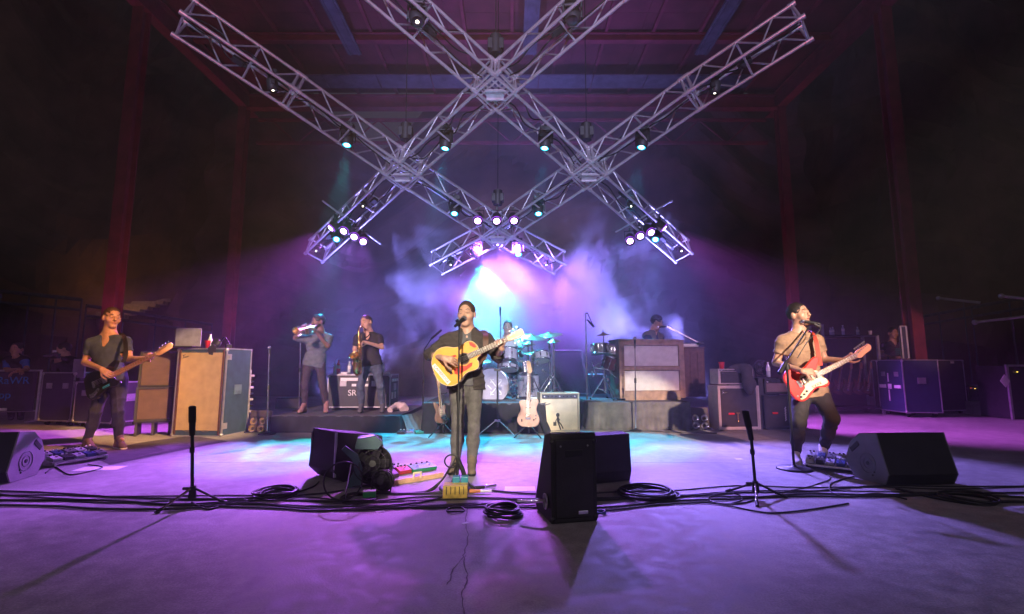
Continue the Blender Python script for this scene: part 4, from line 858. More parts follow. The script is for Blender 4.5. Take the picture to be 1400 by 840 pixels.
def electric(M, label, name, bodym, guard, guardm, sc=.648, bass=False, tele=False, board=M_rose, cat='electric guitar', s=1., blk=None):
    t = thing(name, label, cat, M.translation.copy()); L = Matrix.Translation(-M.translation) @ M @ Matrix.Scale(s, 4)
    bl = SBODY if not tele else [(-.12, .02), (-.115, .09), (-.075, .145), (-.01, .16), (.06, .14), (.11, .118), (.16, .12), (.22, .14), (.25, .125), (.26, .08), (.255, .03), (.225, .028), (.225, -.03), (.25, -.035), (.275, -.06), (.285, -.1), (.265, -.135), (.22, -.14), (.165, -.12), (.11, -.118), (.05, -.14), (-.015, -.16), (-.08, -.145), (-.118, -.09)]
    k = 1.12 if bass else 1
    ol = [(p.x*k, p.y) for p in spline([V((a, b, 0)) for a, b in bl], 4, True)]
    MB().prism(ol, -.045, 0, L, .007).build('body', bodym, t)
    if guard:
        for gpts, gm in guard: MB().prism([(p.x, p.y) for p in spline([V((a, b, 0)) for a, b in gpts], 3, True)], .0012, .0038, L).build('pickguard', gm, t)
    MB().box((-.004, 0, .006), (.035, .078 if not bass else .085, .01), L).build('bridge', M_chrome, t, .002)
    for i in range(4 if bass else 6): MB().box((.0, (i-(1.5 if bass else 2.5))*(.019 if bass else .0108), .0125), (.02, .008, .006), L).build('saddle', M_chrome, t)
    if bass:
        for (x, y) in ((.14, .02), (.165, -.022)): MB().box((x, y, .008), (.03, .05, .014), L).build('pickup', M_black, t, .003)
        MB().box((.045, 0, .008), (.024, .092, .014), L).build('pickup', M_black, t, .003); MB().box((.150, 0, .016), (.055, .095, .004), L).build('pickup_cover', M_chrome, t, .004)
    else:
        for x, q in ((.05, -.18), (.10, 0), (.15, 0)):
            if tele and x == .10: continue
            MB().box((0, 0, .008), (.019, .072, .012), L @ Matrix.Translation((x, 0, 0)) @ Matrix.Rotation(q, 4, 'Z')).build('pickup', M_black if tele else M_cream, t, .003)
    for x, y in (((.02, -.095), (-.02, -.11), (-.06, -.12)) if not tele else ((-.0, -.115), (.04, -.115))): MB().cyl((x, y, .003), (x, y, .02), .0115, .0095, n=12, M=L).build('knob', M_chrome if (bass or tele) else M_black, t)
    if not tele: MB().cyl((-.085, -.10, .0), (-.085, -.10, .006), .012, n=12, M=L).build('jack_socket', M_chrome, t)
    if bass:
        hd = [(0, -.021), (.02, -.036), (.05, -.040), (.12, -.034), (.2, -.026), (.228, .012), (.215, .045), (.18, .048), (.14, .042), (.06, .045), (.03, .034), (0, .021)]
        pegs = [(.05, .025, 1), (.095, .028, 1), (.14, .027, 1), (.185, .03, 1)]; neck_parts(t, L, .864, .228*1.12, 20, .041, .062, board, M_maple, (hd, pegs), .012, 4, blk, dots=M_black)
    else:
        hd = [(0, -.0215), (.02, -.04), (.04, -.045), (.10, -.028), (.16, -.018), (.185, .0), (.19, .028), (.175, .05), (.15, .045), (.05, .04), (.02, .033), (0, .0215)]
        pegs = [(.035+.024*i, .022+.0035*i, 1) for i in range(6)]; neck_parts(t, L, sc, .228, 21, .042, .056, board, M_maple, (hd, pegs), .012, 6, blk)
    MB().cyl((-.116, 0, -.022), (-.132, 0, -.022), .007, n=8, M=L).build('strap_button', M_chrome, t)
    return t
def gmat(bridge, nut, face):
    return frame(bridge, nut-bridge, face)
# golden acoustic
B = at(614, 500, Ys-.27); Nn = at(693, 464, Ys-.30); ga = gmat(B, Nn, (-.08, -1, .12))
T_ac = acoustic(ga, 'honey gold acoustic guitar with white lettered strip and red pickguard, held by the singer')
tag(strap([V(J_) for J_ in (at(641, 462, Ys+.16), at(661, 455, Ys+.02), at(664, 463, Ys-.17), at(662, 487, Ys-.19), at(650, 500, Ys-.14))], .055, mat('brown_leather', (.10, .045, .028), .6), 'guitar_strap', None, (0, 0, 0), (.1, -1, .2)), 'brown leather strap over the shoulder of the jacketed singer', 'guitar strap')
# bass
B = at(129, 526, Yb-.28); Nn = at(222, 480, Yb-.36); gb = gmat(B, Nn, (.05, -1, .12))
bp_ = [(.02, -.055), (.10, -.06), (.2, -.06), (.26, -.05), (.27, -.075), (.25, -.10), (.18, -.10), (.10, -.098), (.06, -.115)]
T_bs = electric(gb, 'glossy black electric bass with maple neck, held by the bass player', 'bass_guitar', M_gblk, [([(.03, -.06), (-.02, -.085), (-.085, -.10), (-.095, -.135), (-.06, -.15), (-.0, -.12), (.05, -.085)], M_chrome)], M_chrome, bass=True, board=M_maple, cat='bass guitar', s=1.04)
mb = MB(); Lb = Matrix.Translation(-gb.translation) @ gb
for i in range(4):
    for q in (-1, 1): mb.box((0, 0, 0), (.034, .006, .002), Lb @ Matrix.Translation((.105+i*.026, -.092, .0025)) @ Matrix.Rotation(q*.9, 4, 'Z'))
mb.build('teal_ornament', mat('teal_inlay', (.05, .38, .60), .4), T_bs)
tag(strap([at(151, 461, Yb+.16), at(166, 458, Yb+.03), at(171, 466, Yb-.14), at(172, 485, Yb-.22), at(168, 496, Yb-.24)], .05, M_rub, 'guitar_strap', None, (0, 0, 0), (.2, -1, .2)), 'black strap over the shoulder of the bass player', 'guitar strap')
# red guitar
B = at(1093, 525, Yg-.26); Nn = at(1168, 487, Yg-.30); gr = gmat(B, Nn, (.05, -1, .16))
T_rd = electric(gr, 'bright red electric guitar with cream pickguard, held by the singing guitar player', 'electric_guitar', M_gred,
    [([(.03, -.04), (.03, .05), (.09, .07), (.17, .06), (.23, .035), (.23, -.03), (.26, -.07), (.255, -.11), (.2, -.115), (.13, -.10), (.05, -.115), (-.02, -.145), (-.07, -.145), (-.07, -.115), (-.02, -.085), (.02, -.065)], M_cream)], M_cream, s=1.03)
Lr = Matrix.Translation(-gr.translation) @ gr @ Matrix.Scale(1.03, 4)
MB().prism([(.035, .045), (.20, .05), (.21, -.025), (.035, -.03)], .004, .0055, Lr).build('black_guard_plate', M_black, T_rd)
mb = MB()
for i in range(4):
    for q in (-1, 1): mb.box((0, 0, 0), (.034, .005, .0015), Lr @ Matrix.Translation((.10+i*.028, -.085, .0045)) @ Matrix.Rotation(q*.9, 4, 'Z'))
mb.build('guard_ornament', M_black, T_rd)
tag(strap([at(1097, 458, Yg+.16), at(1110, 454, Yg+.02), at(1115, 464, Yg-.15), at(1119, 485, Yg-.20), at(1122, 500, Yg-.22)], .05, mat('red_leather', (.45, .04, .02), .6), 'guitar_strap', None, (0, 0, 0), (.1, -1, .2)), 'red strap over the shoulder of the tan t-shirt guitar player', 'guitar strap')
# guitars on stands: pale one near the amplifier, dark one by the drum riser
def gstand(x, y, yaw, label):
    t = thing('guitar_stand', label, 'guitar stand', (x, y, 0), yaw)
    MB().cyl((0, .10, .10), (0, .17, .62), .012).build('post', M_rub, t)
    for a in (-1, 0, 1): MB().tube([(0, .12, .2), (a*.2, -.1 if a else .34, .015)], .011).build('leg', M_rub, t)
    for a in (-1, 1): MB().tube([(0, .13, .27), (a*.09, .10, .26), (a*.09, -.04, .25), (a*.09, -.045, .285)], .010).build('cradle_arm', M_rub, t)
    MB().tube([(-.045, .11, .66), (-.045, .17, .64), (.045, .17, .64), (.045, .11, .66)], .009).build('yoke', M_rub, t)
    return t
Ya = 7.85
pb = fl(722, 599); gs1 = gstand(pb.x, pb.y, -.1, 'small black stand under the pale guitar beside the tan amplifier')
B = at(722, 572, pb.y-.03); Nn = at(723.5, 508, pb.y+.11)
electric(gmat(B, Nn, (-.22, -1, .2)), 'pale natural-topped electric guitar standing beside the tan amplifier', 'electric_guitar', mat('blush_lacquer', (.46, .26, .20), .35, coat=.2), [([(.03, -.05), (.05, .05), (.16, .07), (.23, .04), (.23, -.04), (.25, -.09), (.15, -.10), (.06, -.10)], mat('pale_guard', (.45, .28, .22), .4))], M_cream, tele=True, s=1.05)
pb = fl(605, 598); gs2 = gstand(pb.x, pb.y, .1, 'small black stand under the guitar beside the singer\'s leg, at the drum riser')
B = at(604, 571, pb.y-.0); Nn = at(600, 530, pb.y+.12)
electric(gmat(B, Nn, (.8, -.6, .2)), 'brown guitar with pale guard standing at the drum riser, partly behind the singer', 'electric_guitar', mat('brown_lacquer', (.26, .12, .07), .35, coat=.3), [([(-.06, -.12), (.02, .05), (.16, .07), (.23, .04), (.23, -.04), (.25, -.09), (.15, -.10), (.06, -.10)], mat('pale_guard', (.45, .28, .22), .4))], M_cream, s=.74)
# ------------------------------------------------------------------ microphones
def mic_head(t, p, d, r=.026, m=None):
    d = V(d).normalized(); MB().cyl(p, p-d*.16, .021, .013, 14).build('mic_handle', M_rub, t)
    g = MB().ball(p+d*.012, r, 7).build('mic_grille', m or mat('mic_mesh', (.25, .25, .26), .4, .9, bump=.6, bscale=900), t); return g
def round_stand(base, top, label, name='microphone_stand', mic=None, r=.13, col=M_rub, boom=None, tall=None):
    base = V(base); t = thing(name, label, 'microphone stand', base); h = V(top)-base
    MB().lathe([(.001, .0), (r, 0), (r, .012), (r*.9, .022), (.03, .032), (.016, .05)], None, 28).build('base', M_rub, t)
    n = h.normalized(); MB().cyl((0, 0, .03), h*.55, .0125).build('lower_tube', col, t); MB().cyl(h*.5, h, .0085).build('upper_tube', M_chrome if col is M_chrome else M_rub, t)
    MB().cyl(h*.53, h*.585, .019).build('clutch', M_rub, t)
    return t, base
# centre microphone
b0 = fl(625, 668); tpx = at(629, 440, b0.y+.10)
t, o = round_stand(b0, at(628, 446, b0.y+.02), 'black straight microphone stand on a round base in front of the singer', col=M_rub, r=.16)
mc = thing('microphone', 'vocal microphone at the mouth of the jacketed singer', 'microphone', at(628, 441, b0.y+.02)); mic_head(mc, V((.03, .055, .035)), V((.35, .75, .45)), .028); MB().cyl((0, 0, -.03), (-.02, -.03, .02), .016).build('clip', M_rub, mc)
# guitar player's boom stand
b1 = fl(1086, 642)
t = thing('microphone_stand', 'boom microphone stand on a round base in front of the red guitar player', 'microphone stand', b1)
MB().lathe([(.001, 0), (.17, 0), (.17, .012), (.15, .022), (.03, .032), (.016, .05)], None, 28).build('base', M_rub, t)
pj = at(1076, 502, b1.y-.16)-b1; MB().cyl((0, 0, .03), pj, .013).build('lower_tube', M_rub, t); MB().cyl(pj-V((0, .0, .03)), pj+V((0, 0, .03)), .026).build('boom_clutch', M_rub, t)
pa, pe = at(1066, 509, b1.y-.22)-b1, at(1106, 447, b1.y+.12)-b1; MB().cyl(pa, pe, .009).build('boom', M_rub, t); MB().cyl(pa-(pe-pa)*.02, pa+(pe-pa)*.2, .02).build('counterweight', M_rub, t)
mc = thing('microphone', 'vocal microphone on the boom at the mouth of the tan t-shirt guitar player', 'microphone', at(1107, 441, b1.y+.13)); mic_head(mc, V((-.025, .06, .015)), V((-.75, .55, .22)), .03, M_chrome); MB().cyl((.05, .0, -.02), (.09, -.02, -.05), .016).build('clip', M_rub, mc)
tag(MB().tube(spline([at(1116, 441, b1.y), at(1122, 446, b1.y-.02), at(1118, 455, b1.y-.03), at(1105, 466, b1.y-.03), at(1090, 490, b1.y-.03)], 6), .005).build('microphone_cable', M_rub), 'thin cable hanging from the microphone of the tan t-shirt guitar player', 'cable')
# other straight stands
t, o = round_stand(fl(365, 594), at(368, 480, fl(365, 594).y), 'chrome straight microphone stand with ball microphone beside the low platform', col=M_chrome, r=.13)
mc = thing('microphone', 'ball microphone pointing up on the chrome stand beside the low platform', 'microphone', at(368, 479, fl(365, 594).y)); mic_head(mc, V((0, 0, .03)), V((0, -.1, 1)), .03, M_chrome)
p_ = fl(869, 587); p_.y -= .25; p_ = V((at(869, 580, p_.y).x, p_.y, 0)); t, o = round_stand(p_, at(868, 467, p_.y), 'chrome straight microphone stand in front of the grey draped riser', col=M_chrome, r=.10)
mc = thing('microphone', 'ball microphone pointing up on the stand before the wooden cabinet', 'microphone', at(868, 466, p_.y)); mic_head(mc, V((0, 0, .03)), V((0, -.1, 1)), .03, M_chrome)
p_ = at(409, 560, 8.75); p_.z = HZ; t, o = round_stand(p_, at(411, 462, 8.75), 'thin microphone stand behind the elbow of the trumpet player', col=M_chrome, r=.12)
mc = thing('microphone', 'microphone at the bell of the trumpet', 'microphone', at(407, 450, 8.7)); mic_head(mc, V((0, 0, .02)), V((.2, .6, .8)), .03)
p_ = V((at(578, 560, 9.2).x, 9.2, 0)); t, o = round_stand(p_, at(580, 478, 9.2), 'dark microphone stand in the violet smoke left of the drum riser', r=.12)
MB().tube([at(580, 478, 9.2)-p_, at(590, 463, 9.1)-p_, at(597, 458, 9.0)-p_], .009).build('boom', M_rub, t); MB().cyl(at(590, 463, 9.1)-p_, at(603, 452, 8.9)-p_, .022).build('clip_lamp', M_chrome, t)
# tripod side microphones in the foreground
def tri_mic(base, top, mt, label, l2):
    base = V(base); t = thing('microphone_stand', label, 'microphone stand', base); h = V(top)-base
    MB().cyl((0, 0, .06), h, .0125).build('tube', M_rub, t); MB().cyl((0, 0, .05), (0, 0, .14), .03, .022, 12).build('hub', M_rub, t); MB().cyl((-.02, 0, .12), (-.075, 0, .12), .012).build('knob', M_rub, t)
    for a in (245, 5, 125):
        d = V((math.cos(R(a)), math.sin(R(a)), 0)); lg = MB().cyl(d*.02+V((0, 0, .12)), d*.24+V((0, 0, .012)), .009).build('leg', M_chrome if a == 245 else M_rub, t); MB().cyl(d*.22+V((0, 0, .024)), d*.262+V((0, 0, .004)), .014).build('rubber_foot', M_rub, lg)
    MB().cyl(h*.72, h*.80, .018).build('clutch', M_rub, t)
    m = thing('microphone', l2, 'microphone', V(top)); dv = V(mt)-V(top); MB().cyl((0, 0, -.02), dv*.42, .021, .024, 14).build('mic_body', M_rub, m); MB().cyl(dv*.42, dv, .027, .027, 14).build('mic_grille', mat('dark_foam', (.018, .018, .02), .9, bump=.6, bscale=500), m); MB().ball(dv, (.027, .027, .012), 6).build('mic_cap', mat('dark_foam', (.018, .018, .02), .9), m)
b2 = fl(262, 690); tri_mic(b2, at(263, 592, b2.y), at(263, 557, b2.y-.02), 'tripod microphone stand in the foreground before the bass cabinet', 'upright black microphone on the tripod before the bass cabinet')
b3 = fl(1034, 682); tri_mic(b3, at(1027, 598, b3.y), at(1019, 563, b3.y-.03), 'tripod microphone stand in the foreground before the red guitar player\'s amplifiers', 'tilted black microphone on the tripod before the silver trimmed amplifiers')
# ------------------------------------------------------------------ trumpet and saxophone
o = at(431, 446, Yt-.30); d = (at(412, 450, Yt-.62)-o).normalized(); t = thing('trumpet', 'brass trumpet held to the lips of the bearded player', 'trumpet', o); L = frame((0, 0, 0), d, (0, 0, 1))
MB().tube([(0, 0, 0), (.10, 0, 0), (.40, 0, 0)], .0065, 8, L).build('leadpipe', M_brass, t)
MB().tube(spline([(.40, 0, 0), (.45, 0, -.012), (.465, 0, -.045), (.45, 0, -.08), (.40, 0, -.092), (.30, 0, -.092)], 5), .0065, 8, L).build('tuning_slide', M_brass, t)
MB().tube(spline([(.14, .02, -.09), (.08, .02, -.085), (.06, .02, -.045), (.08, .02, -.004), (.16, .02, .0), (.3, .02, 0)], 5), .0075, 8, L).build('bell_bow', M_brass, t)
MB().lathe([(.0075, .3), (.012, .38), (.02, .44), (.034, .48), (.062, .505), (.060, .503), (.03, .478), (.01, .40)], L @ Matrix.Translation((0, .02, 0)) @ Matrix.Rotation(math.pi/2, 4, 'Y'), 24).build('bell', M_brass, t)
for i in range(3): v = MB().cyl((.20+.03*i, .01, -.10), (.20+.03*i, .01, .025), .0125, n=10, M=L).build('valve', M_brass, t); MB().cyl((.20+.03*i, .01, .025), (.20+.03*i, .01, .052), .005, n=8, M=L).build('finger_button', M_chrome, v)
MB().lathe([(.004, .05), (.006, 0), (.013, -.03), (.011, -.03)], L @ Matrix.Rotation(math.pi/2, 4, 'Y'), 12).build('mouthpiece', M_chrome, t)
o = at(490, 470, Yx-.32); t = thing('saxophone', 'gold tenor saxophone hanging before the player in black shirt', 'saxophone', o); W = lambda px, py, dy=0: at(px, py, Yx-.32+dy)-o
MB().tube(spline([W(498.5, 449.5, .13), W(495, 446.5, .1), W(491.5, 448, .05), W(490.5, 453, .02)], 5), [.008+.0005*i for i in range(16)], 10).build('neck', M_brass, t); MB().cyl(W(498, 449.2, .12), W(500.5, 451, .17), .012, .009).build('mouthpiece', M_rub, t)
MB().cyl(W(490.5, 453, .02), W(492, 503, -.0), .016, .036, 16).build('body_tube', M_brass, t)
bow = spline([W(492, 503), W(491.5, 509, -.03), W(488.5, 510.5, -.10), W(486.5, 505, -.15), W(487, 494, -.16)], 5); MB().tube(bow, [.036+.016*i/20 for i in range(21)], 14).build('bow', M_brass, t)
ax = V((-.12, -.62, .72)).normalized(); b_ = W(487, 494, -.16); Lq = Matrix.Translation(b_) @ ax.to_track_quat('Z', 'Y').to_matrix().to_4x4()
MB().lathe([(.05, -.01), (.053, .05), (.060, .09), (.076, .125), (.088, .135), (.084, .133), (.056, .09), (.04, .02), (.001, .0)], Lq @ Matrix.Rotation(R(0), 4, 'X'), 26).build('bell', M_brass, t)
for i in range(7): c = W(491-.0*i, 459+i*6, -.03); MB().cyl(c, c+V((-.01, -.022-.002*i, 0)), .012+.0025*i, n=12).build('key_cup', M_brass, t)
MB().tube([W(493.5, 456), W(494.5, 500)], .004).build('key_rod', M_brass, t)
tag(strap([at(506, 456, Yx-.05), at(503, 460, Yx-.16), at(494, 466, Yx-.29)], .02, M_rub, 'saxophone_strap', None, (0, 0, 0), (0, -1, .1)), 'dark neck strap of the saxophone player', 'strap')
# ------------------------------------------------------------------ drums
M_shell = mat('sparkle_drum_wrap', (.55, .50, .56), .3, .2, var=.15, scale=60); M_skin = mat('coated_drum_head', (.75, .74, .72), .6, var=.05); M_cym = mat('cymbal_bronze', (.72, .58, .36), .28, 1, var=.1, scale=30)
RZ_D = .48
def drum(name, label, c, r, dp, axis=(0, 0, 1), front=None, legs=0, shell=M_shell, grp=None):
    c = V(c); t = thing(name, label, 'drum', c, group=grp); Q = V(axis).to_track_quat('Z', 'Y').to_matrix().to_4x4(); n = 28
    MB().lathe([(r*.99, 0), (r, .01), (r, dp-.01), (r*.99, dp)], Q, n).build('shell', shell, t)
    for z, z2 in ((-.004, .022), (dp-.022, dp+.004)): MB().lathe([(r*.985, z), (r*1.035, z), (r*1.035, z2), (r*.985, z2)], Q, n).build('hoop', M_chrome, t)
    h1 = MB().cyl((0, 0, dp-.006), (0, 0, dp), r*.985, n=n, M=Q).build('drum_head', M_skin, t); h2 = MB().cyl((0, 0, 0), (0, 0, .006), r*.985, n=n, M=Q).build('drum_head', front or M_skin, t)
    for i in range(8):
        a = 2*math.pi*(i+.5)/8; x, y = math.cos(a)*(r+.012), math.sin(a)*(r+.012)
        MB().box((x, y, dp/2), (.022, .022, .05), Q).cyl((x, y, .02), (x, y, dp-.02), .0035, n=6, M=Q).build('lug', M_chrome, t)
    for i in range(legs):
        a = 2*math.pi*(i+.25)/legs; x, y = math.cos(a)*(r+.02), math.sin(a)*(r+.02); MB().tube([(x, y, dp*.5), (x, y, -c.z+RZ_D+.03), (x*1.1, y*1.1, -c.z+RZ_D+.005)], .007).build('leg', M_chrome, t)
    return t, h2
kY = 8.75; kc = at(672, 528, kY)
M_khead = mat('violet_grey_drum_head', (.34, .31, .40), .5, var=.12)
kt, kh = drum('bass_drum', 'large bass drum with crossed arrow emblem on its grey head', kc, .315, .42, (0.05, 1, 0), M_khead)
em = MB(); Q = V((.05, 1, 0)).to_track_quat('Z', 'Y').to_matrix().to_4x4()
Fq = lambda x, z: V((x, -.004+.0*x, z))
for x0 in (-.02, .02):
    pass
for q in (-1, 1):
    em.box((0, 0, 0), (.36, .006, .012), Matrix.Translation((.09, -.006, -.02)) @ Matrix.Rotation(q*.9, 4, 'Y'))
    for x, z in ((.09-.1, -.02+.13*q), (.09+.1, -.02+.13*q)):
        s_ = 1 if x > .09 else -1
        em.box((0, 0, 0), (.06, .006, .01), Matrix.Translation((x+.0, -.006, z-.025*q)) @ Matrix.Rotation(R(90), 4, 'Y')).box((0, 0, 0), (.06, .006, .01), Matrix.Translation((x-.025*s_, -.006, z)))
em.box((0, 0, 0), (.10, .006, .012), Matrix.Translation((-.035, -.006, -.02)) @ Matrix.Rotation(R(45), 4, 'Y')).box((0, 0, 0), (.10, .006, .012), Matrix.Translation((.21, -.006, -.02)) @ Matrix.Rotation(R(45), 4, 'Y'))
em.build('emblem', M_white, kt)
for q in (-1, 1): MB().tube([(q*.30, .06, -.12), (q*.42, -.04, RZ_D-kc.z+.01)], .011).build('spur', M_chrome, kt)
drum('tom_drum', 'sparkle rack tom above the bass drum', at(695, 495, kY+.15), .165, .24, (.0, .35, 1))
drum('snare_drum', 'shallow bright snare below the rack tom, right of the singer\'s jacket', at(694, 506, kY+.0), .178, .10, (.05, .3, 1))
drum('floor_tom', 'deep floor tom on three legs right of the bass drum', at(722, 543, kY+.35), .20, .42, (0, 0, 1), legs=3)
drum('tom_drum', 'small tom low between the cymbal stands', at(741, 494, kY+.3), .15, .16, (-.1, .4, 1))
def tripod(t, x, y, z0, z1, r=.30, a0=90):
    MB().cyl((x, y, z0+.12), (x, y, z1), .0125).build('pole', M_chrome, t); MB().cyl((x, y, z0+.12), (x, y, z0+(z1-z0)*.55), .018).build('lower_tube', M_chrome, t)
    for k in range(3):
        a = R(a0+120*k); d = V((math.cos(a), math.sin(a), 0)); lg = MB().cyl(V((x, y, z0+.42)), V((x, y, z0+.015))+d*r, .011).cyl(V((x, y, z0+.16)), V((x, y, z0+.2))+d*r*.5, .008).build('leg', M_chrome, t); MB().ball(V((x, y, z0+.02))+d*r, .02, 5).build('rubber_foot', M_rub, lg)
def cymbal(px, py, Y, r, tilt, label, hat=False, base=RZ_D):
    c = at(px, py, Y); o = V((c.x, c.y, base)); t = thing('cymbal_stand', label.replace('cymbal', 'stand under the cymbal', 1), 'cymbal stand', o); tripod(t, 0, 0, 0, c.z-base+.03, .28, 70)
    MB().cyl((0, 0, (c.z-base)*.5), (0, 0, (c.z-base)*.56), .024).build('clutch', M_chrome, t); MB().cyl((0, 0, (c.z-base)*.78), (0, 0, (c.z-base)*.82), .02).build('clutch', M_chrome, t)
    cy_ = thing('cymbal', label, 'cymbal', c); Q = Matrix.Rotation(R(tilt[0]), 4, 'X') @ Matrix.Rotation(R(tilt[1]), 4, 'Y'); prof = [(r, -.018), (r*.99, -.0165), (r*.6, .0), (r*.24, .012), (r*.2, .028), (r*.1, .04), (.006, .043), (.006, .040), (r*.2, .024), (r*.6, -.003), (r, -.019)]
    MB().lathe(prof, Q, 36).build('cymbal_plate', M_cym, cy_); MB().cyl((0, 0, .04), (0, 0, .075), .012, M=Q).build('felt', M_white, cy_)
    if hat: MB().lathe([(p[0], -.04-p[1]) for p in prof], Q, 36).build('cymbal_plate', M_cym, cy_)
cymbal(727, 460, kY+.1, .28, (14, 6), 'large bright cymbal nearest the head of the acoustic guitar')
cymbal(751, 457.5, kY+.5, .26, (12, -6), 'wide cymbal farthest to the keyboard side of the drum kit')
cymbal(757, 466, kY+.15, .13, (10, -6), 'small splash cymbal under the wide outer cymbal')
cymbal(722, 469, kY+.75, .16, (6, 3), 'hi-hat cymbal pair under the large bright cymbal', True)
cymbal(729, 482, kY+.6, .22, (7, 0), 'flat low cymbal in the middle of the drum kit')
cymbal(655, 492, kY+.5, .24, (10, 5), 'cymbal half hidden behind the jacketed singer')
hw = thing('drum_rack_clamps', 'cluster of chrome drum clamps and memory locks between tom and cymbals', 'drum hardware', at(716, 505, kY+.2))
for i in range(16):
    a = V((random.uniform(-.22, .4), random.uniform(-.1, .25), random.uniform(-.28, .16))); b = a+V((random.uniform(-.22, .22), random.uniform(-.1, .1), random.uniform(-.12, .14)))
    MB().cyl(a, b, random.choice((.007, .01, .012))).box(tuple(a), (.035, .03, .04)).ball(b, .016, 5).build('clamp_arm', M_chrome, hw)
MB().cyl(V((0, 0, -.5)), V((0, 0, .15)), .016).build('post', M_chrome, hw)
tz = at(693, 512, 9.95); t = thing('drum_stool', 'round stool under the drummer', 'stool', (tz.x, tz.y, RZ_D)); MB().cyl((0, 0, tz.z-RZ_D-.08), (0, 0, tz.z-RZ_D), .18, .17, 20).build('seat', M_black, t); tripod(t, 0, 0, 0, tz.z-RZ_D-.06, .26)
# overhead microphones
def boom_stand(px, py0, Y, top, arm, label, z0):
    b = V((at(px, py0, Y).x, Y, z0)); t = thing('microphone_stand', label, 'microphone stand', b); tpz = at(*top, Y)-b; tripod(t, 0, 0, 0, tpz.z, .26); MB().cyl(tpz, V((0, 0, tpz.z-.02)), .01).build('joint', M_rub, t)
    if arm: e = at(arm[0], arm[1], Y-.1)-b; MB().tube([tpz, e], .009).build('boom', M_chrome, t); mic_head(t, e, V((.5, -.2, -.6)), .02)
    else: mic_head(t, tpz+V((0, 0, .04)), V((0, 0, 1)), .022)
boom_stand(684, 548, 9.3, (684, 424), None, 'tall thin overhead microphone stand before the cyan smoke', RZ_D)
boom_stand(803, 560, 8.9, (803, 428), (811, 446), 'tall microphone stand with drooping microphone between drum kit and percussion', 0)
b_ = fl(678, 577); bY = 7.75; bq = V((at(680, 575, bY).x, bY, 0)); t = thing('short_microphone_stand', 'short stand with folding legs and flat top before the bass drum', 'microphone stand', bq)
z1 = at(680, 507, bY).z; MB().cyl((0, 0, .12), (0, 0, z1), .013).build('tube', M_rub, t); MB().box((0, 0, z1+.01), (.11, .06, .035)).build('top_plate', M_rub, t, .005); MB().box((0, 0, .22), (.09, .05, .03)).build('hub', mat('pink_hub', (.5, .25, .35), .4), t, .005)
for dx, dy in ((-.30, -.12), (.28, -.14), (.05, .3)): MB().cyl((dx*.1, 0, .22), (dx, dy, .012), .010).build('leg', M_chrome, t)
# percussion: timbales and congas on the near edge of the keys riser
KZ = .46; pc = at(828, 497, 8.85)
drum('timbale_drum', 'chrome timbale nearer the drum kit on the percussion stand', at(821, 484, 8.95), .165, .18, (-.05, .12, 1), shell=M_chrome)
drum('timbale_drum', 'chrome timbale partly behind the wooden cabinet', at(838, 486, 9.0), .16, .16, (.05, .12, 1), shell=M_chrome)
drum('conga_drum', 'slanted small drum hanging under the timbales', at(830, 505, 9.0), .13, .26, (.35, -.2, 1), shell=mat('plum_wood', (.16, .05, .06), .4))
pz = at(828, 549, 8.95); t = thing('percussion_stand', 'chrome tripod carrying the timbales', 'drum stand', (pz.x, 8.95, KZ)); tripod(t, 0, 0, 0, .62, .27, 50)
for q in (-1, 1): MB().tube([(0, 0, .55), (q*.2, 0, .58), (q*.24, 0, .70)], .012).build('arm', M_chrome, t)
for i in range(6): a = V((random.uniform(-.25, .1), random.uniform(-.15, .1), random.uniform(.35, .75))); MB().cyl(a, a+V((random.uniform(-.14, .14), -.05, random.uniform(-.1, .1))), .010).box(tuple(a), (.035, .03, .04)).build('clamp', M_chrome, t)
cymbal(825, 457, 9.1, .125, (8, -5), 'small cymbal above the timbales', base=KZ)
# ------------------------------------------------------------------ platforms
def pleat_skirt(name, parent, pts, z0, z1, m, amp=.012, wl=.11, rough=0, flare=.03):
    P = [V((p[0], p[1], 0)) for p in pts]; mb = MB(); s = 0; rows = 5; cols = []
    for a, b in zip(P, P[1:]):
        L = (b-a).length; n = max(4, int(L/.022)); d = (b-a)/n; nr = V((d.y, -d.x, 0)).normalized()
        for i in range(n): cols.append((a+d*i, nr, s+L*i/n))
        s += L
    cols.append((P[-1], cols[-1][1], s)); vs = []
    for p, nr, q in cols:
        ph = q*2*math.pi/wl+1.5*math.sin(q*3.1)+.8*math.sin(q*7.3)
        for r in range(rows+1):
            t = r/rows; vs.append(p+nr*(flare*t+amp*(.25+.9*t)*math.sin(ph+.5*t)+rough*math.sin(q*11+r*1.3)*t)+V((0, 0, z1+(z0-z1)*t)))
    mb.add(vs, [(c*(rows+1)+r, (c+1)*(rows+1)+r, (c+1)*(rows+1)+r+1, c*(rows+1)+r+1) for c in range(len(cols)-1) for r in range(rows)][::1], None, True)
    return mb.build(name, m, parent)
M_carpet = mat('riser_carpet', (.10, .095, .11), .95, var=.25, scale=20, bump=.4, bscale=200)
def riser(label, x0, x1, y0, y1, z, skm, amp, wl, grp=None, rough=0):
    c = V(((x0+x1)/2, y0, 0)); t = thing('stage_riser', label, 'riser', c); w, d = x1-x0, y1-y0
    n = max(1, round(w/1.25))
    for i in range(n): MB().box((-w/2+(i+.5)*w/n, d/2, z-.02), (w/n-.006, d, .04)).build('deck_panel', M_carpet, t)
    for sx_ in (-1, 1):
        for yy in (.08, d-.08): MB().cyl((sx_*(w/2-.1), yy, 0), (sx_*(w/2-.1), yy, z-.04), .03).build('leg', M_alu, t)
    pleat_skirt('skirt', t, [(-w/2, d), (-w/2, 0), (w/2, 0), (w/2, d)], .006, z-.003, skm, amp, wl, rough); return t, w, d
pL, pR = fl(366, 593), fl(546, 592)
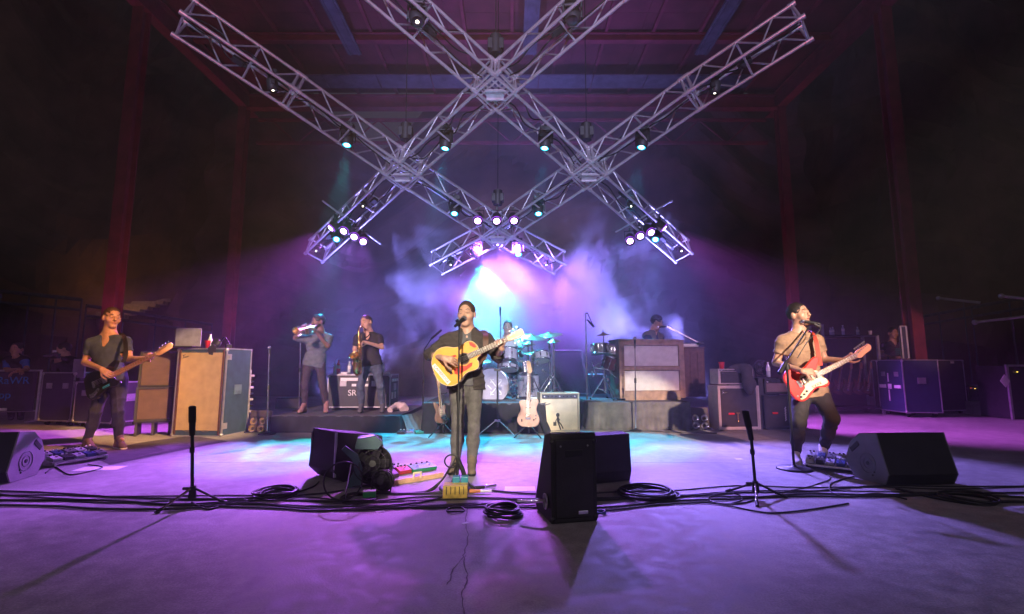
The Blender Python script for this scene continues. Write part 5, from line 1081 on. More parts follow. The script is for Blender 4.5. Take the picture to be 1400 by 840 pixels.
hr_, hw_, hd_ = riser('low black skirted platform under the two horn players', pL.x, pR.x, pR.y, 10.1, HZ, M_skirt, .005, .2)
tag(pleat_skirt('bunched_cloth', None, [(pR.x+.04, pR.y-.05), (pR.x+.16, pR.y+.35), (pR.x+.14, pR.y+1.2)], .008, HZ+.01, mat('teal_lit_cloth', (.12, .12, .13), .9), .045, .16, .02, .12), 'bunched dark cloth hanging at the end of the horn players\' platform', 'cloth')
pL, pR = fl(572, 593), fl(746, 593)
dr_, dw_, dd_ = riser('black skirted drum platform behind the singer', pL.x+.06, pR.x, pR.y, 11.0, RZ_D, M_skirt, .006, .22)
pL, pR = fl(805, 588), fl(946, 588)
kr_, kw_, kd_ = riser('grey draped platform under the wooden keyboard cabinet', pL.x, pR.x, pR.y, 10.8, KZ, M_gsk, .022, .17, rough=.012)
tag(pleat_skirt('bunched_cloth', None, [(pL.x-.30, pL.y+1.6), (pL.x-.14, pL.y+.5), (pL.x-.05, pL.y-.04)], .008, KZ+.0, M_skirt, .05, .2, .02, .14), 'dark bunched cloth and cables hanging on the percussion side of the draped platform', 'cloth')
# white strip and rolled cloth behind the horn platform
b_ = fl(556, 590)
tag(MB().tube(spline([at(533, 561, 8.6), at(540, 556, 8.8), at(549, 555, 8.9), at(553, 560, 8.8)], 5), [.05]*6+[.07]*5+[.08]*5, 10).build('rolled_towel', mat('pale_towel', (.6, .5, .5), .9, bump=.4)), 'pale rolled towel lying at the corner of the horn platform', 'towel')
# ------------------------------------------------------------------ amplifiers
def script_mark(parent, x, z, s, m, M=None):         # small slanted script logo
    mb = MB(); T = TR(x, -.006, z) if M is None else M
    c = [(0, 0), (.25, .5), (.35, 1), (.2, .85), (.3, .35), (.5, .25), (.62, .5), (.7, .2), (.9, .45), (1.0, .2), (1.2, .5), (1.3, .25), (1.55, .5), (1.6, .3)]
    mb.tube(spline([(p[0]*s, 0, p[1]*s+p[0]*s*.2) for p in c], 4), s*.055, 5, T); mb.tube([(-.05*s, 0, .9*s), (.75*s, 0, 1.15*s)], s*.05, 5, T); return mb.build('script_badge', m, parent)
def speaker_box(label, name, cat, a, b, z0, ytop, depth, shell, cloth, trim, inset=.02, foot=.02, logo=None, panel=0, grp=None, knobs=0, edge=.016, rings=None, floor=False):
    c, yaw, w = fbase(a, b, 0 if floor else z0); h = zat((a[0]+b[0])/2, ytop, c.y)-z0; t = thing(name, label, cat, (c.x, c.y, z0), yaw, group=grp)
    hh = h-foot
    for z_ in (foot+edge, h-edge): MB().box((0, depth/2, z_), (w, depth, 2*edge)).build('cabinet_board', shell, t, .004)
    for q in (-1, 1): MB().box((q*(w/2-edge), depth/2, foot+hh/2), (2*edge, depth, hh-4*edge)).build('cabinet_side', shell, t, .003)
    MB().box((0, depth-.012, foot+hh/2), (w-4*edge, .018, hh-4*edge)).build('back_panel', shell, t)
    gz0, gz1 = foot+2*edge+.004, h-2*edge-.004-panel; gw = w-4*edge-.008
    MB().box((0, .026, (gz0+gz1)/2), (gw, .012, gz1-gz0)).build('grille_cloth', cloth, t)
    if trim:
        tr = MB()
        for z_ in (gz0+.005, gz1-.005): tr.box((0, .0155, z_), (gw, .012, .010))
        for q in (-1, 1): tr.box((q*(gw/2-.005), .0155, (gz0+gz1)/2), (.010, .0115, gz1-gz0-.02))
        tr.build('trim_bead', trim, t)
    if rings:
        nx_, nz_, r_, cm = rings
        for i in range(nx_):
            for j in range(nz_):
                x_, z_ = (i-(nx_-1)/2)*gw/nx_, gz0+(gz1-gz0)*(j+.5)/nz_
                MB().tube([(x_+r_*math.cos(k*math.pi/14), .0205, z_+r_*math.sin(k*math.pi/14)) for k in range(28)], .0045, 5, None, True).build('speaker_rim', cm, t)
    if panel:
        MB().box((0, .03, gz1+panel/2+.004), (gw, .014, panel-.008)).build('control_panel', M_chrome if panel > .05 else M_black, t)
        for i in range(knobs):
            x_ = -gw*.43+gw*.86*i/max(1, knobs-1); k = MB().cyl((x_, .024, gz1+panel/2+.004), (x_, .004, gz1+panel/2+.004), .011, .009, 10).build('knob', M_black if i % 4 else M_white, t)
    if logo: script_mark(t, -gw/2+.03, gz1-logo*1.9, logo, M_chrome)
    if foot:
        for q in (-1, 1):
            for y_ in (.05, depth-.05): MB().cyl((q*(w/2-.05), y_, 0), (q*(w/2-.05), y_, foot), .02).build('rubber_foot', M_rub, t)
    MB().box((0, depth/2, h+.012), (.2, .03, .012)).box((-.09, depth/2, h+.004), (.03, .03, .016)).box((.09, depth/2, h+.004), (.03, .03, .016)).build('handle', M_rub, t)
    return t, w, h, c, yaw
def road_case(name, label, cat, a, b, z0, ytop, depth, wheels=0, grp=None, lam=M_case, plates=1, c=None):
    cc, yaw, w = fbase(a, b, z0) if c is None else c; h = zat((a[0]+b[0])/2, ytop, cc.y)-z0; t = thing(name, label, cat, (cc.x, cc.y, z0), yaw, group=grp); f = wheels
    MB().box((0, depth/2, f+(h-f)/2), (w-.012, depth-.012, h-f-.012)).build('panel_box', lam, t)
    e = .022
    for q in (-1, 1):
        for y_ in (e/2, depth-e/2): MB().box((q*(w/2-e/2), y_, f+(h-f)/2), (e, e, h-f)).build('corner_edging', M_casel, t, .003)
        for z_ in (f+e/2, h-e/2): MB().box((q*(w/2-e/2), depth/2, z_), (e-.002, depth-2*e, e-.002)).build('edging', M_casel, t)
        for z_ in (f+.03, h-.03): MB().ball((q*(w/2-.014), .014, z_), .03, 5).build('ball_corner', M_casel, t)
        if plates:
            MB().box((q*(w/2+.002), depth*.5, f+(h-f)*.6), (.012, .17, .13)).box((q*(w/2+.012), depth*.5, f+(h-f)*.6-.02), (.012, .12, .02)).build('recessed_handle', M_casel, t, .003)
            MB().box((q*w*.25, .0, f+(h-f)*.72), (.12, .012, .10)).box((q*w*.25, -.008, f+(h-f)*.72), (.05, .012, .05)).build('latch', M_casel, t, .003)
    for y_ in (e/2, depth-e/2):
        for z_ in (f+e/2, h-e/2): MB().box((0, y_, z_), (w-2*e, e-.002, e-.002)).build('edging', M_casel, t)
    if wheels:
        for q in (-1, 1):
            for y_ in (.1, depth-.1): g_ = MB().cyl((q*(w/2-.1)-.02, y_, f*.5), (q*(w/2-.1)+.02, y_, f*.5), f*.48, n=14).build('wheel', M_rub, t); MB().box((q*(w/2-.1), y_, f*.9), (.07, .08, f*.2)).build('caster_plate', M_casel, g_)
    return t, w, h, cc, yaw
# bass cabinet in its open road case
bt, bw, bh, bc, byaw = road_case('cased_bass_cabinet', 'tall tan grille bass speaker cabinet standing in its open road case', 'speaker cabinet', (233.5, 597), (302.5, 598), 0, 476, .62, 0, lam=mat('teal_laminate', (.035, .07, .10), .4), plates=0)
MB().box((bw/2+.002, .31, bh*.52), (.012, .17, .15)).box((bw/2+.012, .31, bh*.52-.02), (.012, .12, .02)).build('recessed_handle', mat('teal_plate', (.2, .32, .36), .4, .5), bt, .003)
for z_ in (.16, bh-.14): MB().box((bw/2+.003, .06, z_), (.012, .09, .09)).box((bw/2+.012, .06, z_), (.012, .04, .04)).build('latch', M_casel, bt, .003)
MB().box((0, .014, bh/2), (bw-.05, .012, bh-.06)).build('dark_border', M_black, bt)
MB().box((0, .002, bh/2+.012), (bw-.14, .018, bh-.17)).build('grille_cloth', M_grille, bt); 
for q in (-1, 1): MB().box((q*(bw/2-.052), -.002, bh/2), (.022, .02, bh-.06)).build('timber_edge', M_wood, bt)
for i in range(2):
    for j in range(4):
        x_, z_ = (i-.5)*.29, .19+j*(bh-.36)/3; MB().tube([(x_+.115*math.cos(k*math.pi/14), -.0055, z_+.115*math.sin(k*math.pi/14)) for k in range(28)], .0016, 5, None, True).build('speaker_rim', M_grille, bt)
script_mark(bt, -bw/2+.10, bh-.16, .06, M_black, TR(-bw/2+.10, -.010, bh-.17))
def on_top(t, px, py, name, label, cat, dy=.25): 
    Y = t.location.y+dy; p = at(px, py, Y); return thing(name, label, cat, p)
top_z = bh; yq = bc.y+.2
p = V((at(257, 472, yq).x, yq, bh+.012)); l_ = thing('laptop_computer', 'open laptop seen from behind on the bass cabinet', 'laptop', p, .1)
hq = zat(257, 449, yq)-bh-.012; wq = at(274, 460, yq).x-at(241, 460, yq).x
MB().box((0, 0, hq/2), (wq, .012, hq)).build('lid', mat('lavender_lit_panel', (.34, .34, .42), .4, .3), l_, .004); MB().box((0, -.12, .012), (wq, .24, .018)).build('keyboard_base', M_black, l_, .003)  # lavender stage light put into the silver lid's colour
def cup(px, Y, z, label, s=1, m=M_red):
    p = V((at(px, 470, Y).x, Y, z)); c_ = thing('plastic_cup', label, 'cup', p); MB().lathe([(.001, .002), (.030*s, .002), (.045*s, .115*s), (.048*s, .118*s), (.044*s, .116*s), (.029*s, .01)], None, 20).build('wall', m, c_); MB().tube([(.046*s*math.cos(k*math.pi/10), .046*s*math.sin(k*math.pi/10), .118*s) for k in range(20)], .003, 5, None, True).build('rim', m, c_); return c_
def bottle(px, Y, z, label, h=.21, m=None, capm=M_white):
    p = V((at(px, 470, Y).x, Y, z)); b = thing('water_bottle', label, 'bottle', p); m = m or mat('clear_bottle', (.55, .6, .68), .15, var=.1)
    MB().lathe([(.001, 0), (.031, .003), (.032, h*.3), (.030, h*.34), (.032, h*.38), (.032, h*.66), (.013, h*.86), (.013, h*.92)], None, 16).build('bottle_wall', m, b); MB().cyl((0, 0, h*.9), (0, 0, h), .016).build('cap', capm, b); MB().lathe([(.0325, h*.4), (.0328, h*.41), (.0328, h*.62), (.0325, h*.63)], None, 16).build('paper_label', M_paper, b); return b
cup(284, bc.y+.12, bh, 'red plastic cup on top of the bass cabinet', 1.0); bottle(287, bc.y+.25, bh, 'pale bottle behind the red cup on the bass cabinet', .23)
p = V((at(300, 470, bc.y+.1).x, bc.y+.1, bh)); t = thing('clip_fan', 'black clip fan with bent arm on the corner of the bass cabinet', 'fan', p, -.4)
MB().tube(spline([(-.04, 0, .02), (0, .02, .10), (.06, .03, .17), (.12, .03, .14), (.2, .02, .05)], 5), .012).build('arm', M_rub, t); MB().lathe([(.001, -.03), (.07, -.02), (.075, .03), (.06, .05), (.001, .05)], TR(-.03, -.02, .07, 60, 20), 18).build('fan_drum', M_black, t); MB().box((.21, 0, .03), (.06, .08, .06)).build('clamp', M_black, t, .008)
tag(MB().prism([(-.05, 0), (.05, -.02), (.06, .12), (0, .16), (-.07, .10)], -.008, .008, TR(p.x-.03, bc.y-.016, bh-.10, 90)).build('black_cloth', M_skirt), 'small black cloth hanging over the top edge of the bass cabinet', 'cloth')
# rack with cable bundle behind the cabinet
rp = at(331, 590, bc.y+.75); rt = thing('equipment_rack', 'narrow white railed rack with hanging cables behind the bass cabinet', 'equipment rack', (rp.x, bc.y+.75, 0)); rh = zat(331, 506, bc.y+.75)
M_pink_lit = mat('white_rack_rail', (.7, .65, .7), .4, .3)  # white rails and cables with pink stage light in their colour
for q in (-1, 1): MB().box((q*.07, 0, rh/2), (.03, .04, rh)).build('rail', M_pink_lit, rt)
for k in range(7): MB().box((0, .02, rh*.3+k*rh*.1), (.12, .3, .035)).build('shelf_unit', M_black if k % 2 else M_pink_lit, rt, .003)
for k in range(8): MB().tube(spline([(random.uniform(-.06, .09), -.03, rh*random.uniform(.45, .7)), (random.uniform(-.02, .12), -.07, rh*.4), (random.uniform(-.08, .05), -.05, rh*.22), (random.uniform(-.05, .12), -.06, .02)], 5), .009).build('cable', M_white if k % 3 else M_pink_lit, rt)
# dark amplifier stack behind the bassist
speaker_box('dark brown speaker cabinet on a low stand behind the bass player', 'speaker_cabinet', 'speaker cabinet', (180, 598), (233, 595), .22, 529, .5, M_tolex, mat('brown_grille_cloth', (.085, .05, .035), .9, var=.2, bump=.4, bscale=300), None, foot=.0, floor=True)
c_, y_, w_ = fbase((180, 598), (233, 595), 0)
st = thing('amplifier_stand', 'low dark frame under the dark brown cabinets behind the bass player', 'stand', (c_.x, c_.y, 0), y_)
for q in (-1, 0, 1):
    MB().box((q*(w_/2-.03), .25, .1), (.03, .4, .2)).build('leg', M_black, st)
MB().box((0, .25, .208), (w_, .45, .016)).build('shelf', M_black, st)
zl = zat(212, 529, c_.y)
t, w2, h2, c2, y2 = speaker_box('dark brown amplifier on top of the brown cabinet behind the bass player', 'guitar_amplifier', 'amplifier', (180, 598), (233, 595), .22, 480, .46, M_tolex, mat('brown_grille_cloth', (.085, .05, .035), .9), None, foot=.0, floor=True)
t.location = (c_.x, c_.y+.02, zl+.006); t.scale = (1, 1, (zat(212, 481, c_.y)-zl-.006)/h2)
# tan combo amplifier at the drum riser
mt, mw, mh, mcn, myaw = speaker_box('tan grille combo amplifier standing before the drum platform', 'guitar_amplifier', 'amplifier', (739, 593), (793, 592), 0, 537, .28, mat('light_tolex', (.42, .36, .26), .7, var=.1, bump=.3, bscale=200), mat('pale_wheat_cloth', (.62, .52, .36), .9, var=.1, bump=.4, bscale=350), None, panel=.07, knobs=9, logo=.06, foot=.015, edge=.014)
# small dark figure on the grille
fg = MB(); Tm = TR(.02, .0175, .05)
fg.ball((-.055, 0, .235), (.03, .003, .035), 6, Tm); fg.tube([(-.055, 0, .2), (-.05, 0, .12)], .018, 6, Tm); fg.tube([(-.055, 0, .125), (-.03, 0, .06), (-.01, 0, .0)], .010, 6, Tm); fg.tube([(-.04, 0, .125), (0, 0, .08), (.03, 0, .02)], .010, 6, Tm); fg.tube([(-.06, 0, .19), (-.09, 0, .14), (-.09, 0, .1)], .007, 6, Tm); fg.tube([(-.05, 0, .19), (-.02, 0, .15)], .007, 6, Tm); fg.box((-.105, 0, .095), (.05, .004, .06), Tm)
fg.build('dark_figure', M_black, mt)
gb_ = fl(744, 594); tag(MB().tube(spline([gb_+V((-.12, .1, .5)), gb_+V((-.10, .02, .32)), gb_+V((0, -.02, .16)), gb_+V((.06, -.05, .02))], 6), [.03]*6+[.05]*6+[.06]*6+[.03], 10).build('gig_bag', M_skirt), 'soft dark gig bag slumped between the pale guitar and the tan amplifier', 'bag')
# wooden two-grille cabinet on the keys riser
lc, lyaw, lw = fbase((848, 548), (938, 547), KZ); lh = zat(893, 464, lc.y)-KZ
lt = thing('rotary_speaker_cabinet', 'large wooden cabinet with two pale grille panels on the draped platform', 'speaker cabinet', (lc.x, lc.y, KZ), lyaw)
M_lwood = mat('worn_walnut', (.24, .16, .11), .5, var=.35, scale=9, bump=.1)
for q in (-1, 1): MB().box((q*(lw/2-.05), .25, lh/2), (.10, .5, lh-.07)).build('side_board', M_lwood, lt, .004)
MB().box((0, .25, lh-.018), (lw+.02, .53, .034)).build('top_board', M_lwood, lt, .006)
for z_, h_ in ((.085, .165), (lh*.52, .075), (lh-.075, .08)): MB().box((0, .026, z_), (lw-.20, .05, h_)).build('rail_board', M_lwood, lt, .003)
MB().box((0, .47, lh/2), (lw-.2, .02, lh-.08)).build('back_board', M_wood, lt)
for z0_, z1_ in ((.172, lh*.52-.042), (lh*.52+.042, lh-.118)): MB().box((0, .045, (z0_+z1_)/2), (lw-.205, .012, z1_-z0_)).build('grille_cloth', M_silver, lt)
# dark cabinet beside it and keyboard
dc, dyaw, dw_ = fbase((940, 546), (972, 545), KZ); dh = zat(956, 475, dc.y+.3)-KZ
dt = thing('organ_cabinet', 'dark wooden organ cabinet beside the large two-grille cabinet', 'organ', (dc.x, dc.y+.25, KZ), 0); dw_ = .46
MB().box((0, .5, dh/2), (dw_, 1.0, dh-.04)).build('cabinet', M_wood, dt, .005); MB().box((0, .5, dh-.018), (dw_+.03, 1.04, .03)).build('top_board', M_wood, dt, .004)
for x_ in (-.14, .0, .14): MB().box((x_, -.006, dh/2), (.10, .014, dh-.18)).build('panel', M_wood, dt, .004)
kb = thing('keyboard_instrument', 'pale keyboard on top of the dark organ cabinet', 'keyboard', (dc.x, dc.y+.45, KZ+dh))
MB().box((0, .35, .04), (.34, .9, .06)).build('case', M_white, kb, .008)
for k in range(20): MB().box((-.10, -.06+k*.042, .078), (.14, .036, .016)).build('key', M_white if k % 5 else M_black, kb)
for k in range(5): MB().cyl((.06+.025*k, -.06, .07), (.06+.025*k, -.06, .09), .01).build('knob', M_chrome, kb)
q0 = at(958, 470, dc.y+.3); t = thing('microphone_boom', 'long boom reaching from the dark organ to the keyboard player\'s mouth', 'microphone boom', q0)
e0 = at(912, 447, 9.6)-q0; MB().cyl((0, 0, 0), e0, .011).build('boom', M_chrome, t); MB().tube(spline([e0+V((.12, 0, -.03)), e0+V((.04, 0, .03)), e0+V((.02, 0, .01))], 4), .006).build('cable', M_rub, t); MB().box((0, 0, .01), (.12, .08, .05)).build('clamp', M_rub, t, .008); mic_head(t, e0+V((-.15, .05, .0)), V((-1, .15, -.05)), .024, M_chrome)
# silver trimmed stack
M_trim = mat('pinkish_trim', (.62, .52, .50), .5, var=.1); M_sidew = mat('pale_tolex', (.5, .42, .40), .7, var=.1, bump=.3, bscale=200)
speaker_box('silver trimmed speaker cabinet with pale side, under the amplifier head', 'speaker_cabinet', 'speaker cabinet', (984, 589), (1041, 588.5), 0, 527.5, .36, M_sidew, M_dgrille, M_trim, foot=.012, logo=.06)
c3, y3, w3 = fbase((984, 589), (1041, 588.5)); z3 = zat(1010, 527, c3.y)
ht, hw3, hh3, hc3, hy3 = speaker_box('silver trimmed amplifier head with knobs on the pale sided cabinet', 'guitar_amplifier', 'amplifier', (984, 589), (1036, 588.5), 0, 540, .30, M_sidew, M_dgrille, M_trim, foot=.0, panel=.055, knobs=7, logo=.05)
ht.location = (c3.x-.02, c3.y+.02, z3+.016); ht.scale = (.94, 1, (zat(1010, 506, c3.y)-z3)/hh3)
zt3 = zat(1008, 506, c3.y)
tag(MB().box((0, 0, 0), (.09, .012, .03)).cyl((.02, -.008, 0), (.05, -.008, 0), .012).build('red_badge', M_red), 'small red badge on the grille of the pale sided cabinet', 'badge').location = at(1000, 566, c3.y-.012)
tag(MB().box((0, 0, 0), (.025, .014, .10)).ball((0, -.008, -.07), .018, 5).box((0, -.004, .06), (.06, .012, .02)).build('hanging_tag', M_brass), 'brass coloured tag hanging on the grille of the pale sided cabinet', 'tag').location = at(1009, 570, c3.y-.012)
cup(985, c3.y+.15, zt3, 'red plastic cup on the silver trimmed amplifier head', 1.12)
jk = tag(bpy.data.objects.new('draped_jacket', None), 'black jacket draped over the front of the silver trimmed stack', 'jacket'); COL.objects.link(jk); jk.location = at(1016, 506, c3.y-.03)
s = SDF((-.35, -.25, -.6), (.35, .35, .2), .014); s.cone((-.05, .12, .03), (.06, .0, .02), .075, .085, .05); s.cone((.03, -.03, .0), (.06, -.055, -.24), .085, .10, .06); s.cone((.06, -.055, -.24), (.07, -.05, -.36), .10, .06, .06); s.cone((-.15, .1, .03), (.0, .05, .03), .04, .06, .05); s.folds(.014, 14, 2); link('cloth', s.mesh('cloth', [fabric('black_jacket_cloth', (.028, .022, .02))], (0, 0, 0)), jk)
p = at(1004, 503, c3.y+.2); t = thing('pedal_tuner', 'small white box on top of the silver trimmed head', 'box', at(1014, 501, c3.y+.28)); MB().box((0, 0, 0), (.07, .05, .03)).build('case', M_white, t, .004); MB().box((0, -.0, -.03), (.02, .02, .04)).build('stem', M_rub, t)
p = V((at(1000, 505, c3.y+.2).x, c3.y+.12, zt3)); t = thing('cable_heap', 'small heap of dark leads on the silver trimmed head', 'cables', p)
for k in range(6): MB().tube([(.07*math.cos(a*.7+k)*random.uniform(.6, 1.2), .06*math.sin(a*.7+k), .012+.006*k) for a in range(9)], .006).build('lead', M_rub, t)
# second dark amplifier and things on it
speaker_box('black speaker cabinet between the pale sided stack and the red guitar player', 'speaker_cabinet', 'speaker cabinet', (1047, 588), (1090, 587.5), 0, 541, .34, M_tolex, M_dgrille, M_black, foot=.012)
c4, y4, w4 = fbase((1047, 588), (1090, 587.5)); z4 = zat(1066, 541, c4.y)
t, a_, b4, c_, d_ = speaker_box('small amplifier with mauve grille on the black cabinet behind the red guitar player', 'guitar_amplifier', 'amplifier', (1050, 588), (1086, 587.5), 0, 566, .26, M_tolex, mat('mauve_grille_cloth', (.22, .15, .15), .9, var=.1, bump=.4, bscale=300), None, foot=.008, panel=.04, knobs=5)
t.location = (c4.x, c4.y+.03, z4+.016)
tag(MB().box((0, 0, 0), (.09, .012, .03)).build('red_badge', M_red), 'small red badge on the black cabinet behind the red guitar player', 'badge').location = at(1060, 565, c4.y-.012)
t = thing('coiled_lead', 'pale coiled lead hanging on the black cabinet behind the red guitar player', 'cable', at(1074, 565, c4.y-.02)); MB().tube([(.012*math.sin(a*1.9), -.008*math.cos(a*1.9), .1-.012*a) for a in range(20)], .006).build('lead', M_white, t)
bottle(1048, c4.y+.10, zat(1048, 516, c4.y), 'clear bottle on the black cabinet beside the round fan', .26)
t = thing('bottle_shelf', 'small dark shelf box between the pale sided stack and the mauve amplifier', 'box', (at(1042, 540, c4.y+.1).x, c4.y+.05, 0)); MB().box((0, .15, zat(1043, 517, c4.y)/2), (.16, .3, zat(1043, 517, c4.y))).build('case', M_black, t, .006); MB().box((0, -.004, .3), (.1, .012, .05)).build('plate', M_tolex, t)
p = at(1043, 503, c4.y+.25); t = thing('round_fan', 'round cage fan behind the bottle near the red guitar player', 'fan', p)
def fan(t, r, M, bl=5):
    for k in range(3): MB().tube([(r*(1-.3*k)*math.cos(a*math.pi/12), -.03+.0*k, r*(1-.3*k)*math.sin(a*math.pi/12)) for a in range(24)], .004, 5, M, True).build('cage_ring', M_rub, t)
    MB().tube([(r*math.cos(a*math.pi/12), .05, r*math.sin(a*math.pi/12)) for a in range(24)], .009, 6, M, True).build('rim', M_rub, t)
    for a in range(10): MB().cyl((.03*math.cos(a*.628), -.032, .03*math.sin(a*.628)), (r*math.cos(a*.628), -.0, r*math.sin(a*.628)), .0025, n=5, M=M).build('cage_wire', M_rub, t)
    MB().cyl((0, -.04, 0), (0, .07, 0), .03, M=M).build('motor', M_rub, t)
    for a in range(bl): MB().box((r*.5, 0, 0), (r*.75, .006, r*.45), M @ Matrix.Rotation(a*2*math.pi/bl, 4, 'Y') @ Matrix.Rotation(.5, 4, 'X')).build('blade', M_black, t)
fan(t, .13, TR(0, 0, .0)); MB().tube([(-.13, .02, 0), (-.12, .02, -.16), (.12, .02, -.16), (.13, .02, 0)], .010).build('bracket', M_rub, t)
# blinders
def blinder(label, a, b, ytop, tilt, tint):
    c, yaw, w = fbase(a, b); h = zat(a[0], ytop, c.y); t = thing('floor_lamp_cluster', label, 'stage light', (c.x, c.y, 0), yaw); M = Matrix.Rotation(R(-tilt), 4, 'X')
    MB().box((0, .06, h/2+.01), (w, .10, h-.02), M).build('housing', mat('brown_lamp_housing', (.07, .05, .045), .6), t, .006); MB().box((0, .002, h*.84), (w*.96, .012, h*.28), M).build('top_flap', mat('brown_lamp_housing', (.07, .05, .045), .6), t, .003)
    for i in (-1, 1):
        for j in (0, 1):
            c_ = (i*w*.235, .004, h*.19+j*h*.32); r = min(w*.215, h*.165); l = MB().lathe([(r*1.05, -.02), (r*1.08, .012), (r, .014)], M @ Matrix.Translation(c_) @ Matrix.Rotation(math.pi/2, 4, 'X'), 18).build('lamp_ring', M_rub, t)
            MB().lathe([(.001, -.012), (r*.4, -.008), (r*.75, .0), (r, .010)], M @ Matrix.Translation(c_) @ Matrix.Rotation(math.pi/2, 4, 'X'), 18).build('reflector', mat(tint[0], tint[1], .15, .75, bump=.2, bscale=60), l)
    for q in (-1, 1): MB().box((q*(w/2+.012), .1, h*.35), (.018, .03, h*.7)).box((q*(w/2+.012), .12, .012), (.03, .3, .02)).build('yoke', M_black, t)
blinder('four-lamp floor light with amber lamps between the bass cabinet and the low platform', (337, 592), (362, 592.5), 561, 12, ('amber_reflector', (.85, .55, .35)))
blinder('four-lamp floor light with pale lamps between the draped platform and the pale sided stack', (945, 588), (971, 588), 557, 6, ('pale_reflector', (.7, .7, .78)))
# ------------------------------------------------------------------ stencilled case on the horn riser
ct, cw, ch, cc_, cy_ = road_case('road_case', 'black road case with SRL lettering behind the horn players', 'road case', (446, 561.5), (533, 561.5), HZ, 512, .62, .05)
text('lettering', 'SRL', .15, M_white, ct, Matrix.Translation((-.08, -.006, ch*.48)) @ FRONT, .002)
MB().box((-.09, -.004, ch*.86), (.5, .012, .055)).build('white_tape', M_paper, ct); MB().box((.02, -.005, ch*.70), (.3, .012, .045)).build('white_tape', M_paper, ct)
for q, s_ in ((.14, .1), (.34, .09)): MB().box((cw/2+.003, q, ch*.4), (.012, .1, .12)).build('sticker', M_paper, ct)
for q in (.15, .33, .5): MB().box((cw/2+.004, q, ch*.83), (.012, .12, .05)).build('sticker', M_paper, ct)
yb_ = cc_.y+.2; zt_ = HZ+ch
bottle(459, yb_, zt_, 'slim pale bottle beside the red sports bottle on the SRL case', .2)
bottle(464, yb_+.02, zt_, 'red sports bottle on the SRL case', .26, mat('red_bottle', (.65, .04, .06), .3), M_red)
bottle(479, yb_+.05, zt_, 'clear water bottle between the two horn players', .24)
bottle(520, yb_, zt_, 'red and white bottle to the keyboard side of the saxophone player', .24, mat('red_bottle', (.65, .04, .06), .3), M_white)
bottle(524.5, yb_+.03, zt_, 'clear bottle next to the red and white bottle', .25)
tag(MB().box((0, 0, .012), (.16, .12, .02)).box((.02, .01, .03), (.12, .1, .014)).build('folded_towel', M_paper), 'folded white towel on the SRL case between the bottles', 'towel').location = (at(472, 470, yb_).x, yb_, zt_)
tag(MB().box((0, 0, .012), (.18, .12, .022)).box((.03, .01, .03), (.1, .08, .012)).build('folded_towel', M_paper), 'folded cloth at the outer end of the SRL case top', 'towel').location = (at(531, 470, yb_).x-.05, yb_, zt_)
# ------------------------------------------------------------------ wedges
def wedge(label, p, q, prof, flip=1, cap=None, grille=None):
    """p, q: floor points of the viewer edge; profile: (depth, height)"""
    c = (p+q)/2; d = q-p; yaw = math.atan2(d.y, d.x); w = d.length; t = thing('monitor_wedge', label, 'stage monitor', (c.x, c.y, .0), yaw)
    M = Matrix(((0, 0, 1, -w/2), (1, 0, 0, 0), (0, 1, 0, .006), (0, 0, 0, 1)))
    MB().prism(prof, .014, w-.014, M).build('cabinet', M_tolex if grille is None else grille, t, .006)
    for x0 in (0, w-.0135): MB().prism(prof, x0, x0+.0135, M, .003).build('end_panel', cap or M_tolex, t)
    return t, w, yaw
# tall one in front
t, w_, _ = wedge('tall black wedge monitor standing nearest the camera, back turned', fl(754, 718), fl(817, 713), [(0, 0), (.36, 0), (.40, .06), (.15, .575), (.03, .60), (0, .58)])
MB().lathe([(.02, 0), (.052, .006), (.055, .014), (.048, .016)], TR(-w_/2-.001, .10, .13, 0, -90), 20).build('connector_dish', M_casel, t); k = MB().cyl((-w_/2-.01, .12, .13), (-w_/2-.07, .13, .13), .016).cyl((-w_/2-.06, .12, .13), (-w_/2-.19, .2, .115), .012).build('cable_plug', M_chrome, t)
MB().box((0, -.004, .30), (w_*.8, .012, .52)).build('back_panel', M_black, t, .003)
MB().box((.0, -.010, .47), (.13, .008, .045)).build('handle_recess', M_rub, t, .003); MB().box((.06, -.011, .07), (.07, .006, .022)).build('badge', M_casel, t, .002)
for q in (-1, 1):
    for z_ in (.03, .55): MB().ball((q*(w_/2-.012), .012, z_), .022, 5).build('corner_cap', M_rub, t)
    MB().cyl((q*.1, -.008, .52), (q*.1, -.012, .52), .008, n=8).build('screw', M_chrome, t)
wedge('black wedge monitor lying behind the tall one, back turned', fl(772, 668), fl(864, 659), [(.03, 0), (.40, 0), (.45, .08), (.16, .44), (.02, .43), (0, .10)])
# singer's other wedge, end turned to the camera
a0, a1 = fl(421, 652), fl(456, 663); ax_ = (a1-a0); n_ = V((-ax_.y, ax_.x, 0)).normalized()
t, w_, _ = wedge('black wedge monitor tipped beside the two floor fans, left of the singer', a0, a1, [(0, .10), (.10, .0), (.50, .02), (.56, .10), (.50, .38), (.03, .46)], cap=M_tolex)
MB().box((w_/2-.01, .012, .26), (.016, .02, .40), ).build('edge_strip', M_casel, t); MB().box((-w_/2+.025, .012, .27), (.02, .012, .33)).build('vent_slot', M_black, t)
